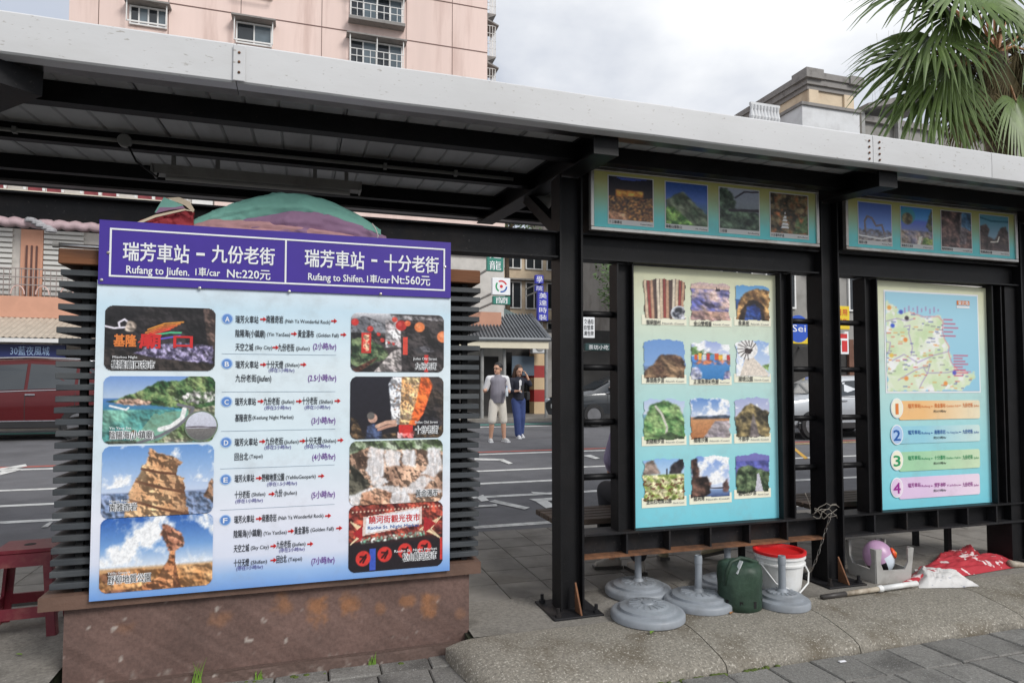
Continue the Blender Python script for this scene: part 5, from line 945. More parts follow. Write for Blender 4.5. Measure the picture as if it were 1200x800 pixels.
for k in range(5):
    q = []
    for j in range(9): t = j / 8; q.append(a2 + Vector((-.10 + .20 * t + rs.uniform(-.012, .012), -.012 - .02 * math.sin(t * 3 + k), -.02 + .012 * k * .5 + .035 * math.sin(t * 4 + k * 1.3) + rs.uniform(-.01, .01))))
    m.tube(q, .0026, 5)
q = [a2 + Vector((-.12 - .01 * j, -.01, .02 + .028 * j + .01 * math.sin(j))) for j in range(5)]; m.tube(q, .0026, 5); tag(m.build('strands', 'wire_rust', wr, smooth=True), kind='stuff')
# --- upturned grey plastic stool with a toy in it
M('dull_plastic', lin((176, 175, 171)), .55, var=.08, vs=6, bump=.04, stain=lin((116, 113, 108)), sfac=.5, ss=6)
c = atZ(1030, 676, 0); us = thing('upturned_stool', 'small light grey plastic stool standing upside down by the middle column', 'stool', c)
def stool_side(m, w0, w1, h, t, cut0, cut1, zc, leg):
    """a tapered side panel with an opening, in local x/z, thickness t in y"""
    P = [(-w0, 0), (w0, 0), (w1, h), (w1 - leg, h), (cut1, zc + .05), (cut0, zc), (-cut0, zc), (-cut1, zc + .05), (-w1 + leg, h), (-w1, h)]
    m.prism(P, -t / 2, t / 2, 'y')
W = .130; H = .225
for k in range(4):
    m = MB(); stool_side(m, W * .97, W * 1.10, H, .012, W * .62, W * .80, .085, .045)
    tl = Matrix.Translation(c) @ Matrix.Rotation(R(90 * k - 6), 4, 'Z') @ Matrix.Translation((0, -W * .97, 0)) @ Matrix.Rotation(R(4), 4, 'X'); m.xf(tl); m.build('side', 'dull_plastic', us)
m = MB(); m.box(-W * .95, W * .95, -W * .95, W * .95, .004, .020, .004); m.xf(Matrix.Translation(c) @ Matrix.Rotation(R(-6), 4, 'Z')); m.build('seat', 'dull_plastic', us)
flat('toy_lilac', (190, 152, 186), .35, var=.25); flat('toy_pale', (206, 216, 226), .35, var=.1); flat('toy_black', (26, 26, 30), .35); flat('toy_orange', (226, 84, 44), .35); flat('toy_yellow', (236, 160, 50), .35)
tc_ = c + Vector((-.005, -.005, .138)); ty = thing('ball_toy', 'lilac, white and black rounded plastic toy with an orange spot, inside the upturned stool', 'toy', tc_)
m = MB(); nu, nv = 40, 24; vs_, fs_ = [], []
for j in range(nv + 1):
    for i in range(nu):
        a_, b_ = 2 * math.pi * i / nu, math.pi * j / nv; vs_.append((.098 * math.sin(b_) * math.cos(a_), .090 * math.sin(b_) * math.sin(a_), .112 * math.cos(b_)))
for j in range(nv):
    for i in range(nu): fs_.append((j * nu + i, j * nu + (i + 1) % nu, (j + 1) * nu + (i + 1) % nu, (j + 1) * nu + i))
m.add(vs_, fs_); rm = Matrix.Translation(tc_) @ Matrix.Rotation(R(-24), 4, 'Y') @ Matrix.Rotation(R(-8), 4, 'X'); m.xf(rm); sh_ = m.build('shell', 'toy_lilac', ty, smooth=True)
sh_.data.materials.append(MATS['toy_pale']); sh_.data.materials.append(MATS['toy_black']); inv = rm.inverted()
for f in sh_.data.polygons:
    q = inv @ (f.center + Vector(tc_)); q = inv @ (sh_.matrix_world.translation + Vector(f.center)) if False else inv @ (f.center)
for f in sh_.data.polygons:
    q = inv @ Vector(f.center)                        # mesh is kept in scene coordinates before the parent's offset
    ang = math.atan2(q.x, -q.y)
    if q.z < .02 and -.35 < ang < .8: f.material_index = 1
    elif q.z < -.015: f.material_index = 2
m = MB(); m.lathe([(.036, 0), (.034, .012), (.02, .02), (0, .022)], n=20); m.xf(rm @ Matrix.Translation((.065, -.060, .0)) @ Matrix.Rotation(R(50), 4, 'Z') @ Matrix.Rotation(R(90), 4, 'X')); m.build('spot', 'toy_orange', ty, smooth=True)
m = MB(); m.lathe([(.016, 0), (.012, .008), (0, .012)], n=14); m.xf(rm @ Matrix.Translation((.076, -.069, -.005)) @ Matrix.Rotation(R(55), 4, 'Z') @ Matrix.Rotation(R(90), 4, 'X')); m.build('nub', 'toy_yellow', ty, smooth=True)
# --- folded red and white parasol on the ground, its pole towards the left
def cloth_red():
    m = bpy.data.materials.new('red_print_cloth'); m.use_nodes = True; MATS['red_print_cloth'] = m; N = m.node_tree.nodes; L = m.node_tree.links; b = N['Principled BSDF']; b.inputs['Roughness'].default_value = .8
    tc = N.new('ShaderNodeTexCoord'); n = N.new('ShaderNodeTexNoise'); n.inputs['Scale'].default_value = 8; n.inputs['Detail'].default_value = 2.5; n.inputs['Distortion'].default_value = 1.5; L.new(tc.outputs['Object'], n.inputs['Vector'])
    cr = N.new('ShaderNodeValToRGB'); e = cr.color_ramp.elements; e[0].position = .57; e[0].color = (*lin((176, 44, 56)), 1); e[1].position = .61; e[1].color = (*lin((222, 204, 204)), 1); L.new(n.outputs['Fac'], cr.inputs['Fac']); L.new(cr.outputs[0], b.inputs['Base Color'])
cloth_red()
def drape(pts, zf, seed, nx=44, ny=16, amp=.02):
    """a crumpled sheet over the outline given by four corners (a, b, c, d)"""
    a, b, c, d = [Vector((p[0], p[1], 0)) for p in pts]; vs_, fs_ = [], []
    for i in range(nx + 1):
        for j in range(ny + 1):
            s, t = i / nx, j / ny; p = a.lerp(b, s).lerp(d.lerp(c, s), t)
            e = min(1, 6 * min(s, 1 - s)) * min(1, 5 * min(t, 1 - t)); k = n1d(s * 1.6 + t * 2.3, seed, 2); k2 = n1d(s * 3.1 - t * 2.2, seed + 4, 2)
            p += Vector(((k2 - .5) * .03, (k - .5) * .03, 0)); vs_.append((p.x, p.y, .006 + zf(s, t) * e * (.45 + k) + amp * e * k2 + .014 * e * abs(math.sin(t * 9 + k * 6 + s * 3)) + .004 * e * abs(math.sin(s * 11 - t * 5 + k2 * 5))))
    for i in range(nx):
        for j in range(ny): fs_.append((i * (ny + 1) + j, (i + 1) * (ny + 1) + j, (i + 1) * (ny + 1) + j + 1, i * (ny + 1) + j + 1))
    return MB().add(vs_, fs_)
g = lambda u, v: tuple(atZ(u, v, 0))
pr_ = thing('folded_parasol', 'folded red and white parasol lying on the walkway with its white pole towards the bucket', 'parasol', atZ(1110, 680, 0))
drape([g(1052, 688), g(1190, 665), g(1186, 650), g(1080, 664)], lambda s, t: .035 * math.sin(math.pi * (.15 + .8 * t)) * (1 - .4 * s), 4, 80, 30).build('canopy', 'red_print_cloth', pr_, smooth=True)
drape([g(1088, 668), g(1150, 662), g(1146, 645), g(1098, 652)], lambda s, t: .05 * math.sin(math.pi * t), 14, 60, 24).build('canopy_fold', 'red_print_cloth', pr_, smooth=True)
M('white_cloth', lin((214, 212, 210)), .85, var=.08, vs=8, bump=.2, bs=40, speck=(lin((120, 128, 150)), 26, .66)); drape([g(1078, 690), g(1148, 688), g(1120, 668), g(1072, 668)], lambda s, t: .045 * math.sin(math.pi * t) * (1 - .7 * s), 24, 70, 28, .012).build('white_flap', 'white_cloth', pr_, smooth=True)
pa, pb = atZ(1074, 683, .035), atZ(963, 699.5, .018); m = MB(); m.tube([pa, pa.lerp(pb, .38)], .017, 12); m.build('pole', 'white_plastic', pr_, smooth=True); m = MB(); m.tube([pa.lerp(pb, .38), pa.lerp(pb, .40), pa.lerp(pb, .42)], [.021, .021, .018], 12); m.build('collar', 'white_plastic', pr_)
M('worn_pole', lin((176, 166, 150)), .6, var=.2, vs=12, stain=lin((110, 92, 70)), sfac=.8, ss=9); m = MB(); m.tube([pa.lerp(pb, .42), pa.lerp(pb, .76)], .0155, 12); m.build('pole_end', 'worn_pole', pr_, smooth=True)
m = MB(); m.tube([pa.lerp(pb, .76), pb], .016, 12); m.build('pole_tip', flat('pole_dark', (58, 54, 52)), pr_, smooth=True)
q0, q1 = atZ(1135, 646, .02), atZ(1150, 655, .03); m = MB(); m.tube([q0, q0.lerp(q1, .5), q1], [.022, .034, .02], 14); red = m.build('handle_grip', flat('dark_red', (166, 36, 44)), pr_, smooth=True)
m = MB(); w0 = atZ(1183, 660, .03); m.tube([w0, w0 + Vector((.05, -.01, -.008)), w0 + Vector((.20, -.03, -.02))], [.028, .022, .006], 10); m.build('ferrule', 'worn_pole', pr_, smooth=True)
# --- small litter
flat('litter_white', (226, 226, 230)); o = MB(); p = atZ(1172, 619, .0); o.add([p + Vector(q) for q in ((-.05, 0, .004), (.04, -.03, .01), (.06, .04, .05), (-.02, .05, .02), (.0, .0, .045))], [(0, 1, 4), (1, 2, 4), (2, 3, 4), (3, 0, 4)])
tag(o.build('crumpled_paper', 'litter_white', None, origin=p), 'crumpled white paper on the walkway by the right column', 'paper')
M('dry_leaf', lin((170, 120, 70)), .8, var=.3, vs=20); M('green_leaf', lin((110, 140, 52)), .7, var=.3, vs=20)
rs = random.Random(12)
LF = [(857, 719, 0, 1, 'dry leaf at the foot of the dark green bag'), (953, 769, 1, 0, 'dry leaf in the joint under the kerb'), (911, 770, 1, 0, 'small tan leaf by the kerb left of another leaf'), (873, 775, 1, 0, 'pale dry leaf under the kerb at left'), (1186, 731, 1, 0, 'tan leaf by the kerb at the right edge'), (764, 742, 0, 2, 'small green leaf in front of the tubeless parasol base'), (22, 768, 0, 2, 'green leaf on the walkway near the red stool')]
for u, v, f, g_, lab in LF:
    p = atZ(u, v, ZP if f else .004); s = rs.uniform(.016, .026); m = MB(); th = rs.uniform(0, 6); vs_ = []
    for q in ((-1.2, 0, .1), (-.4, -.55, .25), (.5, -.45, .3), (1.3, 0, .1), (.5, .45, .5), (-.4, .55, .4), (0, 0, .05)): vs_.append(p + Vector((q[0] * math.cos(th) - q[1] * math.sin(th), q[0] * math.sin(th) + q[1] * math.cos(th), q[2] * .6 + .25)) * s if False else p + Vector(((q[0] * math.cos(th) - q[1] * math.sin(th)) * s, (q[0] * math.sin(th) + q[1] * math.cos(th)) * s, q[2] * s * .7 + .006)))
    m.add(vs_, [(6, k, (k + 1) % 6) for k in range(6)]); tag(m.build('fallen_leaf', 'green_leaf' if g_ == 2 else 'dry_leaf', None, origin=p), lab, 'leaf', 'fallen leaves')
p = atZ(987, 776, ZP); tag(MB().box(p.x - .02, p.x + .02, p.y - .008, p.y + .008, ZP + .004, ZP + .010, .002).build('cigarette_end', 'litter_white', None, origin=p), 'white cigarette end on the grey pavers', 'litter')
# grass tufts and moss at the foot of the plinth
M('grass_green', lin((104, 138, 48)), .7, var=.25, vs=10)
for u, v, h, lab in ((231, 789, .14, 'tuft of tall grass at the plinth foot, left'), (437, 772, .07, 'short grass tuft at the plinth foot, right'), (302, 797, .05, 'low grass tuft at the plinth foot, middle')):
    p = atY(u, v, 3.398); p.z = ZP; m = MB(); rs = random.Random(int(u))
    for k in range(9):
        t = rs.uniform(-.5, .5); hh = h * rs.uniform(.5, 1); x = rs.uniform(-.02, .02); q = [p + Vector((x + t * s * s * hh * .6, -.004 - .01 * s * rs.random(), hh * s)) for s in (0, .35, .7, 1)]
        for i in range(3): wd = .004 * (1 - i / 3.2); wn = .004 * (1 - (i + 1) / 3.2); m.quad(q[i] - Vector((wd, 0, 0)), q[i] + Vector((wd, 0, 0)), q[i + 1] + Vector((wn, 0, 0)), q[i + 1] - Vector((wn, 0, 0)))
    tag(m.build('grass_tuft', 'grass_green', None, origin=p), lab, 'grass', 'weeds at the plinth')
M('moss', lin((84, 98, 44)), 1, var=.35, vs=20, bump=.5, bs=120); m = MB(); rs = random.Random(3)
for k in range(150):
    if k < 80: x, y = rs.uniform(-.9, .75), 3.388 + rs.uniform(-.018, .008)
    else: x, y = rs.uniform(1.1, 2.3), 2.792 + rs.uniform(-.008, .004)
    if n1d(x * 2.2, 44, 2) < .5: continue
    r = rs.uniform(.008, .02); m.lathe([(r, -.006), (r * .8, .003), (0, .007)], (x, y, ZP - .004), 7)
tag(m.build('moss', 'moss', None, smooth=True), 'green moss in the joints along plinth and kerb', 'moss', kind='stuff')
# --- maroon plastic stool at the left
M('maroon_plastic', lin((104, 26, 40)), .45, var=.14, vs=6, bump=.05, stain=lin((150, 100, 90)), sfac=.35, ss=7)
c = atZ(27, 741, 0); c.y += .06; ms = thing('plastic_stool', 'maroon plastic stool with open sides at the left of the kiosk', 'stool', c); W, H = .125, .445
for k in range(4):
    m = MB(); P = [(-W * 1.32, 0), (-W * 1.02, 0), (-W * .88, .10), (W * .88, .10), (W * 1.02, 0), (W * 1.32, 0), (W, H - .02), (-W, H - .02)]; inn = [(-W * .80, .16), (W * .80, .16), (W * .66, H - .09), (-W * .66, H - .09)]
    for a_, b_ in ((0.0, 0),):
        t = .014
        def pr2(poly): m.prism(poly, -t / 2, t / 2, 'y')
        pr2([(-W * 1.32, 0), (-W * 1.0, 0), (-W * .70, H - .02), (-W, H - .02)]); pr2([(W * 1.0, 0), (W * 1.32, 0), (W, H - .02), (W * .70, H - .02)])
        pr2([(-W * .925, .10), (W * .925, .10), (W * .885, .155), (-W * .885, .155)]); pr2([(-W * .748, H - .085), (W * .748, H - .085), (W * .70, H - .0201), (-W * .70, H - .0201)])
    m.xf(Matrix.Translation(c) @ Matrix.Rotation(R(90 * k + 4), 4, 'Z') @ Matrix.Translation((0, -W * 1.30, 0)) @ Matrix.Rotation(R(-5.2), 4, 'X')); m.build('side', 'maroon_plastic', ms)
m = MB(); m.box(-W * 1.06, W * 1.06, -W * 1.06, W * 1.06, H - .022, H, .006); m.xf(Matrix.Translation(c) @ Matrix.Rotation(R(4), 4, 'Z')); m.build('seat', 'maroon_plastic', ms)
m = MB(); m.lathe([(.028, H + .0005), (.024, H + .002), (0, H + .002)], c, 16); m.build('seat_hole_shade', 'dark_core', ms)  # dark disc laid on the seat, painting the shade of a hole
# --- folded parasols on top of the kiosk
M('teal_cloth', lin((122, 176, 162)), .8, var=.12, vs=4, bump=.15, bs=50); M('mauve_cloth', lin((142, 110, 138)), .8, var=.14, vs=4, bump=.15, bs=50); M('dusty_pink_cloth', lin((176, 134, 136)), .8, var=.14, vs=4, bump=.15, bs=50); M('crimson_cloth', lin((150, 46, 54)), .8, var=.14, vs=5, bump=.15, bs=50)
def bundle(top, bot, y0, dep, seed, folds=2.0, nx=110, n=36):
    """a cloth roll along X whose outline (seen from the front) runs between the two pixel curves"""
    vs_, fs_ = [], []; us = np.linspace(top[0][0], top[-1][0], nx + 1)
    for u in us:
        vt = np.interp(u, [p[0] for p in top], [p[1] for p in top]); vb = np.interp(u, [p[0] for p in bot], [p[1] for p in bot])
        a, b = atY(u, vt, y0), atY(u, vb, y0); zc, hh = (a.z + b.z) / 2, max(.004, (a.z - b.z) / 2); s = (u - us[0]) / (us[-1] - us[0]); dd = dep * (.35 + .65 * math.sin(math.pi * min(1, max(0, .08 + .84 * s))))
        for k in range(n):
            t = 2 * math.pi * k / n; fo = n1d(s * 2.2 + t * .9, seed + 7, 3); rg = 1 - abs(2 * n1d(s * .7 + t * 1.1 * folds + fo * .7, seed, 2) - 1); r2 = 1 - abs(2 * n1d(s * 2.3 - t * .8 + fo, seed + 3, 2) - 1); w = .66 + .62 * rg ** 2 + .22 * r2 ** 3
            vs_.append((a.x + (n1d(s * 5 + t, seed + 2) - .5) * .012, y0 - dd * math.cos(t) * w, zc + hh * math.sin(t) * (.98 + .12 * (w - 1)) + .010 * (r2 - .5) * (math.sin(t) > .2)))
    for i in range(nx):
        for k in range(n): fs_.append((i * n + k, i * n + (k + 1) % n, (i + 1) * n + (k + 1) % n, (i + 1) * n + k))
    fs_ += [tuple(range(n)), tuple(nx * n + k for k in range(n))]; return MB().add(vs_, fs_)
up = thing('folded_parasol', 'folded teal and mauve parasol lying on top of the kiosk above the purple header', 'parasol', atY(340, 262, 3.46))
bundle([(228, 258), (262, 243), (300, 231), (330, 226), (358, 228), (390, 238), (420, 252), (446, 270)], [(228, 274), (300, 266), (360, 262), (446, 280)], 3.487, .05, 3, 1.5).build('teal_panel', 'teal_cloth', up, smooth=True)
bundle([(262, 262), (300, 254), (340, 246), (372, 247), (410, 258), (452, 278)], [(262, 284), (360, 286), (452, 296)], 3.477, .05, 9, 3).build('mauve_panel', 'mauve_cloth', up, smooth=True)
bundle([(226, 264), (246, 255), (290, 258), (350, 262), (400, 271), (450, 284)], [(226, 288), (340, 292), (450, 300)], 3.468, .046, 15, 4).build('pink_panel', 'dusty_pink_cloth', up, smooth=True)
a = atY(428, 288, 3.44); b = atY(457, 290, 3.44); m = MB(); m.tube([a, b], .016, 10); m.build('shaft', flat('brass_dark', (120, 96, 84)), up, smooth=True); m = MB(); m.tube([b, b + Vector((.02, 0, 0)), b + Vector((.03, 0, 0))], [.02, .02, .012], 12); m.build('end_cap', 'white_plastic', up, smooth=True)
m = MB(); q = [atY(u, v, 3.40) for u, v in ((436, 262), (440, 268), (443, 276), (441, 286))]; m.tube(q, .0035, 6); m.build('tie_cord', flat('cord_pale', (190, 184, 180)), up, smooth=True)
u2 = thing('folded_parasol', 'small crimson and green folded parasol end left of the teal one on the kiosk', 'parasol', atY(197, 250, 3.46))
bundle([(166, 260), (182, 254), (198, 248), (215, 245), (227, 249)], [(166, 262), (185, 274), (205, 278), (227, 276)], 3.465, .045, 21, 2, 60).build('crimson_panel', 'crimson_cloth', u2, smooth=True)
def shard(pts, mat, nm, y, th=.012):
    P = [atY(u, v, y) for u, v in pts]; MB().prism([(p.x, p.z) for p in P], y, y + th, 'y').build(nm, mat, u2)
shard([(181, 249), (192, 231), (214, 240), (216, 244), (198, 247)], 'teal_cloth', 'green_panel', 3.412, .006); shard([(182, 250), (199, 246), (217, 244), (214, 241), (205, 243), (194, 243), (187, 243)], 'mauve_cloth', 'mauve_panel', 3.4045, .006)
shard([(196, 232), (210, 231), (222, 236), (228, 246), (226, 249), (217, 241)], flat('cream_cloth', (206, 190, 166), .8), 'cream_panel', 3.42, .006); shard([(160, 260.5), (181, 252), (216, 244.5), (228, 248), (217, 246.5), (183, 254.5), (164, 262)], 'cream_cloth', 'hem', 3.396, .007)
# --- plastic-wrapped pole tied along the beam at the left
pk = thing('wrapped_pole', 'pale pink pole wrapped in bubbly plastic, tied along the beam left of the sign', 'pole', atY(60, 262, 3.48)); M('pink_wrap', lin((206, 180, 184)), .35, var=.12, vs=14, bump=.6, bs=28)
A, B = atY(-60, 255, 3.49), atY(128, 268, 3.46); m = MB(); n = 60; m.tube([A.lerp(B, k / n) + Vector((0, 0, .004 * math.sin(k * 1.1))) for k in range(n + 1)], [.0215 + .0014 * math.sin(k * 1.9) + .003 * (n1d(k * .5, 3) - .5) for k in range(n + 1)], 12); m.build('wrap', 'pink_wrap', pk, smooth=True)
M('clear_wrap', lin((190, 190, 194)), .2, var=.25, vs=14, bump=.6, bs=30); m = MB()
for k in range(5): q = atY(36 + k * 6, 258 + k * 3.0, 3.455); m.lathe([(0, -.012), (.022, -.008), (.024, 0), (.018, .01), (0, .014)], q + Vector((.006 * (k % 2), 0, 0)), 9)
m.build('plastic_knot', 'clear_wrap', pk)
# ================================================================== BUILDINGS ACROSS THE ROAD
M('pink_render', lin((230, 207, 198)), .85, var=.07, vs=.5, bump=.1, bs=8, stain=lin((196, 168, 158)), sfac=.6, ss=.9, stretch=(1, 1, .10))
M('white_tile', lin((196, 192, 186)), .6, var=.1, vs=3, bump=.1, bs=20, stain=lin((150, 146, 140)), sfac=.6, ss=.8)
M('salmon_render', lin((202, 152, 128)), .8, var=.1, vs=2, bump=.1, bs=20, stain=lin((160, 118, 100)), sfac=.5, ss=1)
M('beige_render', lin((214, 196, 170)), .85, var=.1, vs=1, bump=.1, bs=12, stain=lin((164, 142, 118)), sfac=.6, ss=.7)
M('grey_render', lin((150, 148, 144)), .85, var=.14, vs=1, bump=.1, bs=12, stain=lin((104, 100, 96)), sfac=.6, ss=.7)
M('white_render', lin((214, 216, 218)), .7, var=.05, vs=1, bump=.05, stain=lin((180, 180, 180)), sfac=.5, ss=.8)
M('dark_brick', lin((110, 78, 64)), .85, var=.2, vs=4, bump=.2, bs=20)
M('shop_shade', (.03, .028, .027), .7, var=.5, vs=1.2); M('joint_line', lin((120, 96, 90)), .9, var=.2); M('slab_grey', lin((142, 139, 136)), .85, var=.15, vs=2, stain=lin((86, 82, 80)), sfac=.6, ss=2)  # the near-black shop colour paints the shade inside open shops
M('white_frame', lin((222, 222, 220)), .5, var=.06); M('sheet_roof', lin((112, 116, 120)), .5, metal=.2, var=.15, vs=1.5, stain=lin((78, 80, 82)), sfac=.5, ss=1.2); M('teal_roof', lin((104, 122, 122)), .6, var=.12, vs=1.5)
M_glass('pane'); M_glass('pane_blue', (.10, .13, .15), .1)
def bpx(u0, v0, u1, v1, y, dep, mat, name, parent, bev=0.0):
    a = atY(u0, v0, y); b = atY(u1, v1, y); return MB().box(a.x, b.x, y, y + dep, b.z, a.z, bev).build(name, mat, parent)
# --- tall pink block
YP = 43.0; xa, xb = atY(80, 50, YP).x, atY(571, 60, YP).x; zt = atY(441, 51, YP).z; FH = 3.08
pk_ = thing('apartment_tower', 'tall pale pink apartment tower rising behind the shelter roof', 'building', ((xa + xb) / 2, YP, .27))
MB().box(xa, xb, YP, YP + 11, .27, zt + 3.5 * FH).build('wall', 'pink_render', pk_)
MB().box(xa - .3, xb + .3, YP - .3, YP + 11.3, zt + 3.5 * FH, zt + 3.5 * FH + .4).build('parapet', 'slab_grey', pk_)
zj = atY(570, 62, YP).z
for k in range(-6, 4): MB().box(xa, xb, YP - .015, YP - .001, zj + k * FH - .035, zj + k * FH + .035).build('floor_joint', 'joint_line', pk_)
for u in (115, 197, 282, 377, 476, 530): x = atY(u, 40, YP).x; MB().box(x - .02, x + .02, YP - .012, YP - .001, .3, zt + 3.4 * FH).build('wall_joint', 'joint_line', pk_)
def tower_window(uc, wid, hgt, cage, n):
    x = atY(uc, 40, YP).x; f = MB(); t = .09
    for a, b, c, d in ((-wid / 2, wid / 2, -hgt, -hgt + t), (-wid / 2, wid / 2, -t, 0), (-wid / 2, -wid / 2 + t, -hgt + t, -t), (wid / 2 - t, wid / 2, -hgt + t, -t)): f.box(a, b, -.12, 0, c, d)
    for k in range(1, n): q = -wid / 2 + wid * k / n; f.box(q - .04, q + .04, -.10, 0, -hgt + t, -t)
    o = f.build('window', 'white_frame', pk_); o.location = (x - pk_.location.x, -.02, zt - pk_.location.z)
    def sub(m, nm, mt): s_ = m.build(nm, mt); s_.parent = o; return s_
    for k in range(n): sub(MB().box(-wid / 2 + wid * k / n + .045, -wid / 2 + wid * (k + 1) / n - .045, -.04, -.005, -hgt + t, -t), 'pane', 'pane' if k % 2 == 0 else 'pane_blue')
    sub(MB().box(-wid / 2 - .22, wid / 2 + .22, -.75, -.005, .06, .16), 'hood', 'slab_grey')
    if cage:
        m = MB(); y0 = -.6
        for q in np.linspace(-wid / 2, wid / 2, 9): m.box(q - .018, q + .018, y0 - .02, y0 + .02, -hgt - .1, -hgt + .85)
        for z in (-hgt - .1, -hgt + .4, -hgt + .85): m.box(-wid / 2, wid / 2, y0 - .025, y0 + .025, z - .02, z + .02)
        for q in (-wid / 2, 0, wid / 2): m.box(q - .03, q + .03, y0 - .03, y0 + .03, -hgt + .85, .05)
        tag(sub(m, 'cage_bars', 'white_frame'), kind='stuff'); sub(MB().box(-wid / 2 - .1, wid / 2 + .1, -.68, -.005, -hgt - .32, -hgt - .12), 'sill', 'slab_grey')
    else:
        m = MB()
        for q in (-wid / 2 - .05, wid / 2 + .05): m.box(q - .03, q + .03, -.55, -.49, -hgt - .05, .05)
        m.box(-wid / 2 - .05, wid / 2 + .05, -.55, -.49, -hgt - .05, -hgt + .04); sub(m, 'guard', 'white_frame')
    return o
for uc, wid, hgt, cage, n in ((174, 2.0, 1.15, False, 4), (298, 2.1, 1.35, False, 2), (441, 3.4, 1.7, True, 4)):
    w0 = tower_window(uc, wid, hgt, cage, n)
    for k in (-5, -4, -3, -2, -1, 1, 2, 3): c_ = copy_tree(w0, pk_); c_.location = w0.location + Vector((0, 0, k * FH))
for k in range(-2, 3):
    z = atY(575, 60, YP).z + k * FH + .1; m = MB(); xq = xb + .02
    for q in (YP + .9, YP + 2.3):
        for i in range(5): m.box(xq + .2 * i, xq + .2 * i + .03, q, q + .03, z, z + 2.2)
        for i in range(5): m.box(xq, xq + .85, q, q + .03, z + .55 * i, z + .55 * i + .03)
    for i in range(7): m.box(xq + .82, xq + .85, YP + .9 + .23 * i, YP + .93 + .23 * i, z, z + 2.2)
    b_ = m.build('side_cage', 'white_frame', pk_); tag(b_, kind='stuff')
    MB().prism([(xq, z + 2.6), (xq + 1.05, z + 2.22), (xq + 1.05, z + 2.3), (xq, z + 2.75)], YP + .8, YP + 2.5, 'y').build('side_hood', 'slab_grey', pk_); MB().prism([(xq, z - .5), (xq + .86, z - .06), (xq + .86, z), (xq, z)], YP + .85, YP + 2.4, 'y').build('side_base', 'slab_grey', pk_)
# --- shop house with balconies, left
YS = 20.6; x0, x1 = -15.0, 6.2
ho = thing('shop_house', 'white tiled shop house with salmon bays, barred balconies and an awning, behind the red car', 'building', ((x0 + x1) / 2, YS, .27))
MB().box(x0, x1, YS, YS + 9, .27, 9.2).build('wall', 'white_tile', ho)
zs0, zs1 = atY(100, 240, YS - 1.1).z, atY(100, 228, YS - 1.1).z
MB().box(x0, atY(224, 232, YS - 1.1).x, YS - 1.1, YS, zs0, zs1).build('balcony_slab', flat('cream_slab', (208, 200, 184), .8), ho)
xe = atY(222, 232, YS - 1.1).x; m = MB(); k = 0; x = -9.0
while x < xe - .3:
    n = 10; pts = [(x + .21 - .20 * math.cos(math.pi * i / n), YS - 1.05, zs1 + .02 + .30 * math.sin(math.pi * i / n)) for i in range(n + 1)]; MB().tube(pts, .02, 6).build('railing_arch', 'white_frame', ho)
    if k % 3 != 1: MB().box(x + .02, x + .40, YS - .9, YS - .86, zs1, zs1 + .62).build('railing_panel', flat('maroon_panel', (140, 66, 72)), ho)
    x += .42; k += 1
MB().box(-9, xe, YS - 1.07, YS - 1.03, zs1 + .36, zs1 + .40).build('railing_rail', 'white_frame', ho)
MB().box(atY(226, 232, YS).x, atY(250, 232, YS).x, YS - .12, YS - .002, zs0 - .3, zs1 + 1.3).build('shutter', 'white_frame', ho)
MB().box(xe + .5, x1, YS - .10, YS - .003, zs0 - .5, 8.8).build('pink_front', 'pink_render', ho)
for u0, u1 in ((25, 51), (-70, -35), (130, 165), (230, 265), (330, 365), (430, 465)):
    a, b = atY(u0, 300, YS).x, atY(u1, 300, YS).x; MB().box(a, b, YS - .06, YS - .002, 3.3, zs0 - .01).build('bay', 'salmon_render', ho)
    m = MB()
    for q in range(18): z = 3.4 + q * .14; m.box(b + .02, b + .95, YS - .07, YS - .03, z, z + .09)
    tag(m.build('louvre', flat('louvre_pale', (206, 206, 202)), ho), kind='stuff')
    fr = MB(); c_ = a + .16; d_ = b - .12; fr.box(c_, d_, YS - .10, YS - .061, 3.45, 3.5 + 1.5); w_ = fr.build('window', 'salmon_render', ho)
    for q in range(3): xx = c_ + (d_ - c_) * q / 2; g_ = MB().box(xx - .02, xx + .02, YS - .13, YS - .101, 3.45, 5.0).build('bar', flat('bar_brown', (96, 66, 60)), w_)
za, zb = atY(30, 372, YS - .7).z, atY(30, 347, YS - .7).z; xq = x1 - .3
MB().box(x0, xq, YS - .7, YS - .62, za, zb).build('parapet', 'salmon_render', ho)
m = MB(); x = -9.0
while x < -2.5:
    m.box(x, x + .016, YS - .68, YS - .66, zb, zb + .72); x += .13
for z in (zb + .3, zb + .5, zb + .72): m.box(-9, -2.5, YS - .69, YS - .65, z - .012, z + .012)
tag(m.build('grille', flat('grille_grey', (150, 140, 136)), ho), kind='stuff')
for q in range(12): 
    x = -8.9 + q * .55; n = 8; pts = [(x + .15 - .15 * math.cos(math.pi * i / n), YS - .72, zb + .05 + .22 * math.sin(math.pi * i / n)) for i in range(n + 1)]; MB().tube(pts, .016, 6).build('railing_arch', flat('arch_pink', (206, 176, 168)), ho)
